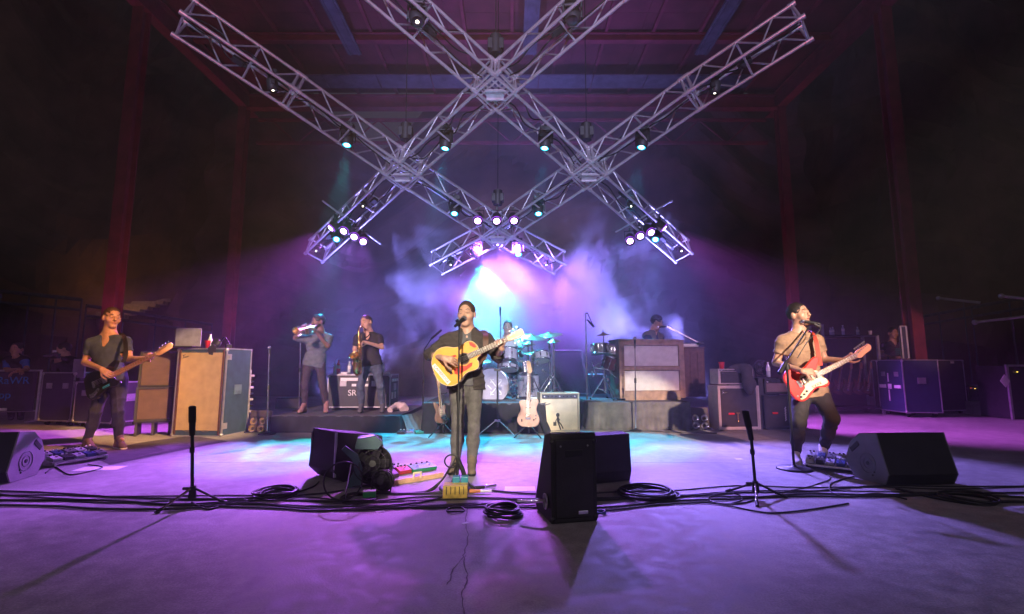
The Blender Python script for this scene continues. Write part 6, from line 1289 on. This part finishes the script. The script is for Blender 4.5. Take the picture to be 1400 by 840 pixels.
# red guitar player's wedge
M_wedge_lit = mat('grey_lit_panel', (.16, .16, .18), .55, var=.12, bump=.3, bscale=150)  # lighter grey paints the light falling on the black wedge's end
pr = [(.05, 0), (.40, 0), (.50, .16), (.42, .33), (.30, .43), (.10, .455), (0, .10)]
p, q = fl(1216, 667), fl(1313, 665)
t, w_, _ = wedge('large black wedge monitor with grey-lit end panel in front of the red guitar player', p, q, pr, cap=M_wedge_lit)
def end_detail(t, x, s_):
    MB().box((x, .365, .30), (.008, .13, .045), Matrix.Translation((0, .365, .30)) @ Matrix.Rotation(R(-40), 4, 'X') @ Matrix.Translation((0, -.365, -.30))).build('handle_slot', M_rub, t, .003)
    for r in (.05, .09): MB().tube([(x-s_*.002, .22+r*math.cos(a*math.pi/12), .17+r*math.sin(a*math.pi/12)) for a in range(24)], .0035, 5, None, True).build('moulded_ring', M_wedge_lit, t)
    MB().cyl((x, .22, .17), (x-s_*.006, .22, .17), .018, n=12).build('socket', M_rub, t)
    for y_, z_ in ((.15, .10), (.17, .07)): MB().cyl((x, y_, z_), (x-s_*.005, y_, z_), .008, n=8).build('screw', M_rub, t)
end_detail(t, -w_/2-.001, 1)
p, q = fl(-95, 668), fl(8, 663)
t, w_, _ = wedge('purple-lit wedge monitor at the edge of the picture in front of the bass player', p, q, pr, cap=mat('purple_lit_panel', (.26, .22, .26), .6, var=.12, bump=.3, bscale=150)); end_detail(t, w_/2+.001, -1)  # purple stage light put into the end panel colour
wb = at(398, 556, 9.3); wedge('small black wedge monitor behind the trumpet player', V((wb.x-.25, 9.2, HZ)), V((wb.x+.2, 9.2, HZ)), [(0, 0), (.3, 0), (.3, .06), (.05, .2), (0, .18)])[0].location.z = HZ
# floor fans beside the tipped wedge
p = fl(508, 668); t = thing('floor_fan', 'larger round floor fan leaning beside the tipped wedge monitor', 'fan', p, .25); fan(t, .165, TR(0, .05, .20, -14)); MB().tube([(-.17, .05, .2), (-.16, .03, .02), (.16, .03, .02), (.17, .05, .2)], .012).build('bracket', M_rub, t); MB().lathe([(.16, .0), (.15, .10), (.08, .14), (.001, .15)], TR(0, .06, .20, -104), 18).build('motor_housing', M_black, t)
p = fl(522, 674); t = thing('floor_fan', 'smaller round floor fan in front of the larger one', 'fan', p, -.1); fan(t, .085, TR(0, .0, .10, -8), 4); MB().tube([(-.09, 0, .1), (-.08, -.02, .012), (.08, -.02, .012), (.09, 0, .1)], .009).build('bracket', M_rub, t); MB().lathe([(.085, 0), (.08, .05), (.001, .08)], TR(0, .01, .1, -98), 16).build('motor_housing', M_black, t)
p = fl(483, 668); t = thing('lamp_bracket', 'teal grey curved lamp bracket between the tipped wedge and the floor fans', 'bracket', p, .3); M_teal = mat('teal_grey_metal', (.07, .12, .13), .4, .3)
MB().prism([(-.06, 0), (.06, 0), (.07, .16), (.03, .28), (-.08, .36), (-.11, .33), (-.02, .24), (.0, .14), (-.04, .05)], -.02, .02, TR(0, 0, .01, 90)).build('arm', M_teal, t); MB().prism([(0, 0), (.2, -.01), (.24, .05), (.17, .11), (.02, .09)], -.07, .07, TR(0.0, .05, .34, 90)).build('lamp_head', M_teal, t, .01)
p = fl(468, 684); t = thing('round_mirror_ring', 'thin round wire ring standing in the cables before the tipped wedge', 'ring', p, .2); MB().tube([(.15*math.cos(a*math.pi/14), 0, .15+.15*math.sin(a*math.pi/14)) for a in range(28)], .007, 6, None, True).build('ring', M_rub, t); MB().cyl((.02, 0, .01), (.06, 0, .29), .006).build('spoke', M_chrome, t)
p = fl(505, 683); t = thing('small_box', 'small green and white box in the cables by the floor fans', 'box', p, .2); MB().box((0, 0, .035), (.10, .06, .06)).build('case', mat('green_plastic', (.05, .28, .10), .4), t, .005); MB().box((0, 0, .068), (.10, .06, .006)).build('lid', M_white, t)
# ------------------------------------------------------------------ pedals and floor items
def pedal(name, label, p, yaw, w, d, h, col, knobs=3, foot=True, grp=None):
    t = thing(name, label, 'effects pedal', p, yaw, group=grp); m = mat('pedal_'+'_'.join('%d' % (c*100) for c in col), col, .4, .2, var=.1)
    MB().prism([(0, 0), (d, 0), (d, h), (d*.75, h), (0, h*.6)], -w/2, w/2, Matrix(((0, 0, 1, 0), (1, 0, 0, 0), (0, 1, 0, .004), (0, 0, 0, 1)))).build('case', m, t, .004)
    for k in range(knobs): MB().cyl(((k-(knobs-1)/2)*w/(knobs+.3), d*.85, h), ((k-(knobs-1)/2)*w/(knobs+.3), d*.85, h+.018), .011, .009, 10).build('knob', M_black if sum(col) > .25 else M_white, t)
    if foot:
        n = max(1, int(w/.1))
        for k in range(n): MB().cyl(((k-(n-1)/2)*w/n, d*.3, h*.6), ((k-(n-1)/2)*w/n, d*.28, h*.7+.02), .012, n=10).build('foot_switch', M_chrome, t)
    return t
p, q = fl(530, 665), fl(606, 652); d_ = q-p; yaw_ = math.atan2(d_.y, d_.x)
t = thing('pedal_board', 'bare wood pedal board on the floor left of the singer', 'pedal board', p, yaw_); n_ = V((-d_.y, d_.x, 0)).normalized()
MB().box((d_.length/2, .2, .03), (d_.length, .4, .02)).build('board', mat('pale_grey_board', (.32, .30, .34), .6), t, .003); MB().box((d_.length/2, -.006, .022), (d_.length, .012, .044)).build('front_edge', mat('bare_pine', (.55, .33, .2), .6), t)
MB().tube([(d_.length*.42, -.02, .03), (d_.length*.42, -.03, .085), (d_.length*.55, -.03, .085), (d_.length*.55, -.02, .03)], .010).build('carry_handle', M_cream, t)
on = lambda u, v: p+d_.normalized()*u+n_*v+V((0, 0, .042))
pedal('effects_pedal', 'orange pedal at the back corner of the bare wood board', on(.05, .26), yaw_, .15, .11, .06, (.62, .22, .05), 4)
pedal('effects_pedal', 'dark purple pedal at the front corner of the bare wood board', on(.06, .07), yaw_, .17, .13, .055, (.06, .035, .05), 2)
pedal('effects_pedal', 'red pedal in the middle of the bare wood board', on(.26, .15), yaw_, .12, .12, .055, (.38, .04, .03), 3)
pedal('effects_pedal', 'long green pedal with silver knobs on the bare wood board', on(.46, .13), yaw_, .26, .15, .055, (.02, .22, .07), 4)
pedal('effects_pedal', 'small pale green pedal behind the red one on the bare wood board', on(.27, .29), yaw_, .10, .10, .05, (.25, .36, .28), 2)
# bits by the centre stand
p = fl(622, 683); t = thing('junction_box', 'yellow striped box at the foot of the centre microphone stand', 'junction box', p, .05)
MB().box((0, .07, .055), (.20, .13, .10)).build('case', mat('yellow_wood', (.52, .36, .07), .5, var=.3, scale=30), t, .004)
for k in range(5): MB().box((-.07+.035*k, -.001, .07), (.006, .012, .06)).build('stripe', M_black, t)
for x_ in (-.0, .07): MB().box((x_, .15, .10), (.06, .08, .10)).build('teal_switch', mat('teal_plastic', (.02, .18, .24), .4), t, .004)
for a, b, lb, cm in (((646, 671), (678, 667), 'black cable with silver plug beside the centre microphone base', M_black), ((642, 675), (672, 675), 'orange ended cable plug beside the yellow striped box', mat('orange_plug', (.6, .22, .06), .5))):
    u, v = fl(*a), fl(*b); u.z = v.z = .02; t = thing('cable_plug', lb, 'cable plug', u); e = v-u; MB().cyl((0, 0, 0), e*.5, .017, .014).build('plug_body', cm, t); MB().cyl(e*.48, e, .012).build('plug_sleeve', M_chrome if cm is M_black else M_white, t)
def paper(px, py, w, d, yaw, label):
    p = fl(px, py); tag(MB().box((0, 0, .003), (w, d, .0015)).build('paper_sheet', M_paper), label, 'paper').location = p; bpy.data.objects[-1] if 0 else None
    return p
for px, py, w, d, yaw, lb in ((711, 669, .27, .16, 0, 'white song list sheet on the floor between the centre stand and the tall wedge'), (137, 641, .42, .20, .15, 'white song list sheet on the floor before the bass player')):
    o_ = tag(MB().box((0, 0, .003), (w, d, .0015)).build('paper_sheet', M_paper), lb, 'paper'); o_.location = fl(px, py); o_.rotation_euler = (0, 0, yaw)
# pedal boards
def board(label, a, b, dpt, cols, h=.05, rows=2, seed=1):
    p, q = fl(*a), fl(*b); d_ = q-p; yaw = math.atan2(d_.y, d_.x); t = thing('pedal_board', label, 'pedal board', p, yaw); L = d_.length; n_ = V((-d_.y, d_.x, 0)).normalized(); dn = d_.normalized()
    for k in range(4): MB().box((L/2, dpt*(k+.5)/4, h+.012*k), (L, dpt*.17, .02)).build('rail', M_alu, t, .003)
    for x_ in (.02, L-.02): MB().box((x_, dpt/2, h/2+.006), (.02, dpt, h)).build('side_frame', M_alu if seed == 1 else M_black, t, .003)
    return p, dn, n_, yaw, L, h
rr = random.Random(5)
names = {'bass': 'bass player', 'red': 'red guitar player'}
for who, a, b, dpt, n, sd in (('bass', (72, 640), (149, 628), .38, 5, 1), ('red', (1100, 641), (1172, 649), .36, 5, 2)):
    p, dn, n_, yaw, L, h = board('metal pedal board on the floor at the feet of the %s' % names[who], a, b, dpt, None, .04, 2, sd)
    cols = [('white', (.5, .5, .52)), ('black', (.03, .03, .035)), ('silver', (.35, .35, .38)), ('dark blue', (.03, .05, .16)), ('grey', (.14, .14, .15))]
    for r_ in range(2):
        for k in range(n):
            cn_, cl = cols[(k+r_*2) % 5]; pedal('effects_pedal', '%s pedal, %s in the %s row of the %s\'s board' % (cn_, ('first', 'second', 'third', 'fourth', 'last')[k], ('front', 'back')[r_], names[who]), p+dn*(L*(k+.5)/n)+n_*(dpt*(.08+.5*r_))+V((0, 0, h+.012+.03*r_)), yaw, L/n*.8, .13, .05, cl, 2, grp='pedals on the boards')
for k, px in enumerate((548, 560, 574, 584)):
    pedal('effects_pedal', ('dark pedal', 'violet lit pedal', 'green pedal', 'small green pedal')[k]+' on the floor between horn platform and drum platform', fl(px, 594-(k % 2)), .2*k, .12, .12, .05, ((.04, .03, .05), (.2, .12, .25), (.04, .2, .14), (.05, .25, .18))[k], 2)
# dark mats under the bassist
for k, (pts, c) in enumerate(((((150, 636), (230, 620), (312, 604), (262, 596), (190, 606), (120, 622)), 'mat'),)):
    tag(MB().add([fl(*q_)+V((0, 0, .005)) for q_ in pts], [tuple(range(len(pts)))]).build('floor_mat', mat('dark_floor_mat', (.055, .045, .048), .85, var=.3, bump=.3)), 'large dark floor mat between the bass player and his cabinet', 'floor mat')
for k, pts in enumerate((((178, 628), (228, 618), (305, 603), (285, 601)), ((230, 617), (262, 611), (240, 605), (205, 610)))):
    tag(MB().add([fl(*q_)+V((0, 0, .010)) for q_ in pts], [tuple(range(len(pts)))]).build('floor_mat', mat('worn_floor_mat', (.10, .08, .085), .85, var=.35, bump=.3)), ('long worn strip laid on the dark mat by the bass cabinet', 'small worn square laid on the dark mat behind the strip')[k], 'floor mat')
# ------------------------------------------------------------------ cables
def cable(pts, r, label, name='stage_cable', m=M_rub, z=None, jit=.0):
    P = [fl(*p)+V((random.uniform(-jit, jit), random.uniform(-jit, jit), r+.001)) for p in pts]
    return tag(MB().tube(spline(P, 8), r, 6).build(name, m), label, 'cable', 'cables along the stage front')
main = [(-30, 683), (60, 684), (150, 688), (250, 690), (330, 687), (420, 690), (500, 692), (580, 689), (660, 687), (730, 687), (830, 684), (920, 680), (1010, 677), (1100, 675), (1200, 673), (1300, 672), (1430, 672)]
words = ['farthest', 'second farthest', 'middle', 'second nearest', 'nearest']
for k in range(5):
    off = (k-2)*3.4; ph = random.uniform(0, 6)
    cable([(x, y+off+3.6*math.sin(x*.009+ph)+1.6*math.sin(x*.031+ph*2)) for x, y in main], random.choice((.005, .006, .007, .009)), '%s cable of the long dark bundle across the stage front' % words[k], jit=.01)
cable([(-20, 672), (80, 676), (170, 682), (300, 684), (420, 678), (470, 672)], .008, 'thin cable curving from the picture edge to the tipped wedge')
cable([(640, 664), (620, 672), (600, 683), (570, 689), (520, 694), (440, 700), (380, 697), (300, 694), (200, 690)], .008, 'cable running from the centre stand back along the front edge')
cable([(262, 688), (272, 694), (285, 698), (300, 694), (330, 688), (380, 682), (425, 668), (436, 660)], .007, 'thin cable looping from the foreground tripod to the tipped wedge')
cable([(820, 700), (850, 698), (900, 692), (960, 689), (990, 692), (1030, 700), (1060, 703), (1110, 698), (1160, 690)], .007, 'thin cable looping past the right-hand foreground tripod')
cable([(1036, 680), (1028, 686), (1010, 690), (985, 690), (968, 684), (980, 677), (1005, 676), (1015, 684), (1000, 690)], .006, 'cable loop at the foot of the right-hand foreground tripod')
cable([(1170, 652), (1150, 657), (1135, 664), (1138, 675), (1160, 680), (1200, 676), (1240, 684)], .006, 'cable looping from the red guitar player\'s pedals')
cable([(1225, 670), (1250, 676), (1285, 684), (1330, 690), (1380, 688), (1430, 690)], .011, 'thick cable behind the grey-lit wedge running out of the picture')
cable([(1110, 636), (1125, 644), (1135, 655), (1120, 662), (1100, 668), (1060, 676)], .005, 'thin lead running from the boom stand base to the bundle')
cable([(660, 671), (700, 675), (740, 677), (770, 672)], .009, 'cable from the plug to behind the tall wedge')
cable([(62, 648), (75, 640), (95, 650), (120, 646), (140, 640), (120, 636)], .006, 'thin lead around the bass player\'s pedals')
cable([(790, 592), (830, 594), (870, 590), (930, 592), (980, 593)], .006, 'thin lead on the floor before the draped platform')
tag(MB().tube([V((-.05, 0, 0))+V((.0, 0, 0)), V((.0, 0, 0))], .001).build('unused', M_rub), 'x', 'cable') if 0 else None
def coil(px, py, r, n, label, rc=.009, m=M_rub):
    p = fl(px, py); t = thing('cable_coil', label, 'cable', p); 
    for k in range(n):
        cx, cy = random.uniform(-.2, .2)*r, random.uniform(-.2, .2)*r; rr_ = r*random.uniform(.78, 1.05); z_ = rc*1.1+k*rc*1.0; a0 = random.uniform(0, 6)
        MB().tube([(cx+rr_*math.cos(a*math.pi/14), cy+rr_*.95*math.sin(a*math.pi/14), z_+rc*.8*math.sin(a*math.pi/14*2+a0)) for a in range(28)], rc, 6, None, True).build('loop', m, t)
coil(690, 706, .125, 7, 'neat coil of dark cable before the tall wedge monitor', .009)
coil(625, 699, .065, 1, 'single small loop of cable before the centre stand', .007)
coil(378, 678, .17, 6, 'flat coil of cable left of the tipped wedge', .008)
coil(885, 677, .22, 5, 'wide flat coil of cable right of the lying wedge', .009)
coil(1320, 684, .18, 3, 'loose cable coil before the grey-lit wedge', .010)
coil(490, 684, .14, 4, 'tangled cable coil before the floor fans', .007)
coil(820, 703, .04, 3, 'small bluish cable tie coil at the foot of the tall wedge', .006, mat('blue_cable', (.05, .10, .25), .4))
t = thing('cable_tangle', 'bunch of cables hanging down the centre microphone stand to the floor', 'cables', fl(625, 668)); 
for k in range(7):
    a = random.uniform(2.4, 5.6); MB().tube(spline([(-.01, 0, .30-.02*k), (.05*math.cos(a), -.04, .20), (.13*math.cos(a), -.10-.01*k, .09), (.22*math.cos(a)-.04, -.16, .012), (-.35-.08*k, -.22, .010)], 5), .007).build('lead', M_rub, t)
MB().tube([(.06*math.cos(a*math.pi/10)-.05, -.03, .24+.055*math.sin(a*math.pi/10)) for a in range(20)], .007, 6, None, True).build('hanging_loop', M_rub, t)
MB().tube([(.0, 0, .26), (.05, -.02, .16), (.09, -.03, .02)], .022).build('cable_wrap', M_rub, t)
# lead coil on the drum floor
coil(700, 550, .2, 5, 'pale cables coiled on the drum platform beside the bass drum', .010, M_white); bpy.context.scene.objects[-1] if 0 else None
for o_ in [o for o in COL.objects if o.get('label') == 'pale cables coiled on the drum platform beside the bass drum']: o_.location = (at(742, 548, 8.4).x, 8.45, RZ_D)
# ------------------------------------------------------------------ left wing
fb0, fb1 = fl(-40, 578), fl(50, 576); t = thing('crowd_barrier', 'crowd barrier with dark banner and blue hand lettering', 'barrier', fb0, math.atan2((fb1-fb0).y, (fb1-fb0).x)); L = (fb1-fb0).length; hb = zat(20, 507, fb0.y)
for x_ in (.02, L-.02): MB().cyl((x_, 0, .02), (x_, 0, hb), .02).build('post', M_alu, t); MB().box((x_, 0, .012), (.06, .5, .02)).build('foot', M_alu, t)
for z_ in (hb, .2): MB().cyl((0, 0, z_), (L, 0, z_), .018).build('rail', M_alu, t)
bn = MB(); vs = []; nx_ = 30
for j in range(9):
    for i in range(nx_+1): vs.append((.04+(L-.1)*i/nx_, -.03+.018*math.sin(i*.7+j*.55)*(j/8), .2+(hb-.22)*j/8))
bn.add(vs, [(j*(nx_+1)+i, j*(nx_+1)+i+1, (j+1)*(nx_+1)+i+1, (j+1)*(nx_+1)+i) for j in range(8) for i in range(nx_)], None, True); bnr = bn.build('banner', mat('dark_banner', (.035, .03, .05), .8, var=.3), t)
M_bl = mat('blue_banner_paint', (.03, .25, .60), .7, var=.3)
text('lettering', 'RaWR', .2, M_bl, bnr, Matrix.Translation((L-.42, -.062, hb*.80)) @ FRONT, .003); text('lettering', 'w.pp', .2, M_bl, bnr, Matrix.Translation((L-.62, -.062, hb*.52)) @ FRONT, .003)
MB().box((L-.55, -.06, .24), (.16, .02, .05)).build('white_tag', M_paper, t)
def plain_case(a, b, ytop, label, depth=.6, wheels=.08, z0=0, **k): return road_case('road_case', label, 'road case', a, b, z0, ytop, depth, wheels, **k)
plain_case((50, 582), (95, 583), 509, 'dark plain road case between the banner and the silver edged case', .6)
ct2 = plain_case((97, 584), (152, 586), 522, 'silver edged road case behind the legs of the bass player', .6)
mz = ct2[2]; mc_ = ct2[3]; p = V((at(108, 510, mc_.y+.25).x, mc_.y+.25, mz)); t = thing('flat_monitor', 'bluish grey screen standing on the silver edged case', 'screen', p, -.15); hm = zat(108, 491, mc_.y+.25)-mz
MB().box((0, 0, .06+hm/2-.03), (.25, .03, hm-.06)).build('panel', mat('lavender_lit_panel', (.34, .34, .42), .4, .3), t, .004); MB().box((0, .02, .03), (.05, .03, .08)).box((0, .02, .006), (.18, .14, .012)).build('foot', M_black, t)
bq = fl(100, 580); t = thing('clear_bin', 'pale equipment bin under the silver edged case lid', 'bin', (at(112, 575, mc_.y-.2).x, mc_.y-.22, 0)) if 0 else None
# rails of the side ramps
M_rail = mat('dark_rail_paint', (.12, .11, .14), .5, .3)
def rail(pa, pb, Y, label, drop=1.1):
    a, b = at(pa[0], pa[1], Y[0]), at(pb[0], pb[1], Y[1]); t = thing('ramp_railing', label, 'railing', V((a.x, a.y, 0))); d = b-a
    r = V((0, 0, a.z)); MB().cyl(r, r+d, .05).build('top_rail', M_rail, t); MB().cyl(r+V((0, 0, -.28)), r+d+V((0, 0, -.28)), .04).build('mid_rail', M_rail, t)
    n = 4
    for k in range(n+1): c = r+d*k/n; MB().cyl(c, V((c.x, c.y, -1.2)), .022).build('post', M_rail, t)
rail((-40, 394), (112, 410), (11.5, 13), 'dark ramp railing beyond the banner barrier'); rail((118, 418), (290, 444), (13.5, 17), 'dark ramp railing beyond the bass player')
rail((1245, 436), (1440, 400), (17, 12.5), 'dark ramp railing beyond the big dark case')
for pa, pb, Y, lb in (((1333, 441), (1420, 431), (11, 10.4), 'pale lit pipe at the edge of the picture beyond the dark case'), ((1369, 405), (1420, 411), (11, 10.6), 'pale lit pipe end highest at the edge of the picture'), ((1283, 408), (1340, 414), (13, 12.6), 'faint pipe with pale end beyond the guitar side column')):
    a, b = at(pa[0], pa[1], Y[0]), at(pb[0], pb[1], Y[1]); t = thing('lit_pipe', lb, 'pipe', V((a.x, a.y, 0))); MB().cyl((0, 0, a.z), V((0, 0, a.z))+b-a, .035).build('tube', M_alu, t); MB().ball((0, 0, a.z), .06, 6).build('end_knob', M_alu, t)
    c = (b-a)*.6; MB().cyl((c.x, c.y, a.z+c.z), (c.x, c.y, -1.2), .015).build('post', M_rail, t)
# lit stairs far off
st_ = at(150, 412, 21.3); t = thing('concrete_stairs', 'far stair flight lit amber beyond the bassist side column', 'stairs', V((st_.x, 21.3, -1.2)))
for k in range(9): MB().box((k*.12, .3*k, st_.z+.5+.16*k), (1.6, .32, .16)).build('step', mat('pale_stone', (.4, .32, .24), .8), t)
MB().box((.5, 1.4, (st_.z+.5)/2-.1), (2.4, 2.4, st_.z+.5)).build('base_wall', rock, t)
st_ = at(1280, 378, 22.3); t = thing('concrete_stairs', 'tiny far stair lit amber beyond the guitar side column', 'stairs', V((st_.x, 22.3, -1.2)))
for k in range(3): MB().box((0, .3*k, st_.z+.9+.16*k), (.8, .32, .16)).build('step', mat('pale_stone', (.4, .32, .24), .8), t)
MB().box((0, .5, (st_.z+.8)/2), (1.2, 1.2, st_.z+.8)).build('base_wall', rock, t)
# ------------------------------------------------------------------ right wing
rb = fl(1133, 566); t = thing('guitar_rack', 'tall metal rack of dark hanging guitars beyond the red guitar player', 'guitar rack', (rb.x, rb.y, 0), -.05); wr = at(1200, 500, rb.y).x-rb.x; hr_ = zat(1166, 459, rb.y); hp = zat(1133, 444, rb.y)
for x_, hh_ in ((0, hp), (wr, hr_)):
    for y_ in (0, .5): MB().box((x_, y_, hh_/2), (.05, .05, hh_)).build('upright', M_casel, t)
MB().box((wr/2, .25, hr_), (wr, .55, .03)).build('top_shelf', M_black, t); MB().box((wr/2, .25, .14), (wr, .5, .04)).build('bottom_shelf', M_black, t); MB().box((wr/2, .5, hr_/2), (wr, .02, hr_-.1)).build('back_board', M_case, t)
sun = mat('sunburst_lacquer', (.12, .05, .025), .3, var=.5, scale=5, coat=.4)
for k in range(5):
    g = electric(frame(V((rb.x+.12+k*wr*.19, rb.y+.15, .52)), V((.28, .06, 1)), V((.15, -1, .1))), 'dark %s guitar hanging in the metal rack' % ('first', 'second', 'third', 'fourth', 'fifth')[k], 'electric_guitar', sun, None, None, s=.78)
    g['group'] = 'guitars in the metal rack'
for px, hB, lb in ((1140, .2, 'pale bottle at the near end of the rack shelf'), (1154, .24, 'tall clear bottle on the rack shelf'), (1174, .20, 'squat bottle on the rack shelf beside the paper cup'), (1128, .18, 'small bottle at the outer end of the rack shelf')): bottle(max(px, 1137), rb.y+.2, hr_+.016, lb, hB)
cup(1191, rb.y+.2, hr_+.016, 'white paper cup on the rack shelf', .9, M_white)
M_blue = mat('blue_case_laminate', (.03, .045, .10), .45, var=.15, bump=.1)
ot, ow, oh, oc, oy = plain_case((1204, 566), (1240, 571), 492, 'blue laminate road case standing open before the technician', .75, .09, lam=M_blue)
for x_, w_, h_ in ((-.3, .26, .075), (-.02, .1, .11), (.27, .24, .07)): MB().box((ow*x_, -.004, oh*.52), (ow*w_ if w_ > .2 else w_, .012, h_)).build('white_band', M_paper, ot)
for z_, h_ in ((.36, .2), (.68, .16)): MB().box((ow*-.06, -.006, oh*z_), (.025, .012, oh*h_)).build('white_strip', M_paper, ot)
lp = at(1239, 490, oc.y+.1); t = thing('case_lid', 'narrow silver edged lid standing up beside the technician', 'case lid', lp, -.62); hl = zat(1241, 446, oc.y)-lp.z
MB().box((0, .25, hl/2), (.10, .5, hl)).build('panel', M_blue, t)
for y_ in (0, .5):
    for x_ in (-.048, .048): MB().box((x_, y_, hl/2), (.03, .03, hl+.01)).build('edging', M_casel, t)
MB().box((0, .25, hl), (.12, .5, .03)).build('edging', M_casel, t)
bt_, bw_, bh_, bc_, by_ = plain_case((1243, 568), (1325, 566), 492, 'big dark road case with white tags beside the blue case', .8, .07, plates=0)
for x_, z_, a_, b_ in ((-.34, .94, .09, .05), (-.02, .82, .17, .11), (.30, .95, .09, .05)): MB().box((x_*bw_, -.007, z_*bh_), (a_, .012, b_)).build('white_tag', M_paper, bt_)
qb = fl(1334, 567); t = thing('lit_equipment_rack', 'small dark equipment rack with yellow indicator lights', 'equipment rack', (qb.x, qb.y+.1, 0)); zq0, zq1 = zat(1345, 549, qb.y), zat(1345, 528, qb.y)
wq = at(1370, 540, qb.y).x-qb.x; MB().box((wq/2, .25, (zq0+zq1)/2), (wq, .5, zq1-zq0)).build('housing', M_case, t, .006)
led = mat('yellow_indicator', (1, .7, .1), .4, var=0, emit=3, ecol=(1, .65, .1))
for k in range(7): MB().box((.05+k*wq*.14, -.004, zq1-.05-.012*(k % 2)), (.022, .012, .008)).build('indicator', led if k % 3 else mat('red_indicator', (1, .1, .05), .4, var=0, emit=1.2, ecol=(1, .12, .05)), t)
for z_ in (.35, .6): MB().box((wq/2, -.003, zq0+(zq1-zq0)*z_), (wq*.9, .012, .05)).build('front_unit', M_black, t)
t = thing('grey_crate', 'grey plastic crate with white tag under the equipment rack', 'crate', (qb.x-.03, qb.y+.05, 0)); MB().box((wq/2, .28, zq0/2), (wq+.06, .6, zq0-.012)).build('crate_wall', mat('grey_plastic', (.2, .2, .22), .5), t, .01); MB().box((wq*.6, -.022, zq0*.5), (wq*.45, .012, zq0*.55)).build('white_tag', M_paper, t); MB().box((wq/2, .28, zq0-.02), (wq+.08, .62, .03)).build('crate_rim', mat('grey_plastic', (.2, .2, .22), .5), t, .006)
rr_ = fl(1385, 574); t = thing('tall_equipment_rack', 'silver edged rack cut by the picture edge', 'equipment rack', (rr_.x, rr_.y, 0)); hq2 = zat(1390, 500, rr_.y)
MB().box((.45, .35, hq2/2), (.86, .66, hq2-.02)).build('housing', M_case, t)
for x_ in (0.01, .89): MB().box((x_, .01, hq2/2), (.04, .04, hq2)).build('edging', M_casel, t)
MB().box((.45, .01, hq2), (.92, .04, .04)).build('edging', M_casel, t); MB().box((.2, -.004, hq2*.88), (.02, .012, .012)).build('indicator', led, t)
tp_ = at(1374, 521, rr_.y-.1); tag(MB().prism([(0, -.13), (.10, 0), (0, .13), (-.10, 0)], -.005, .005, Matrix.Rotation(math.pi/2, 4, 'X')).cyl((0, .006, 0), (.12, .05, -.02), .008).build('diamond_placard', M_paper), 'pale diamond placard leaning at the rack by the picture edge', 'placard').location = tp_
# steel frame behind the drum kit
f0 = V((at(756, 555, 11.2).x, 11.2, 0)); t = thing('steel_frame', 'bare steel pipe frame standing in the haze beyond the tan amplifier', 'frame', f0); z1, z2 = zat(770, 480, 11.2), zat(770, 540, 11.2); x1 = at(795, 500, 11.2).x-f0.x
for a, b in (((0, 0, z1), (x1, 0, z1)), ((x1, 0, z1), (x1+.25, 0, 0)), ((0, 0, z1), (-.05, 0, 0)), ((-.03, 0, z2), (x1+.2, 0, z2)), ((x1+.12, 0, z2+.45), (x1+.55, 0, z2+.45)), ((x1+.55, 0, z2+.45), (x1+.62, 0, 0))): MB().cyl(a, b, .03).build('tube', M_alu, t)

# scraps of tape on the floor
for px, py, w_, a_, lb in ((694, 672, .05, .3, 'small white tape scrap on the floor beside the song list sheet'), (1117, 665, .045, -.2, 'small white tape scrap before the red guitar player\'s pedals'), (636, 716, .03, .8, 'small white scrap on the floor beside the floor crack'), (1010, 628, .05, .1, 'pale tape mark on the floor before the pale sided stack'), (520, 700, .04, .5, 'pale tape mark before the cables by the floor fans')):
    o_ = tag(MB().box((0, 0, .0025), (w_*1.6, w_, .001)).build('tape_mark', M_paper), lb, 'tape'); o_.location = fl(px, py); o_.rotation_euler = (0, 0, a_)
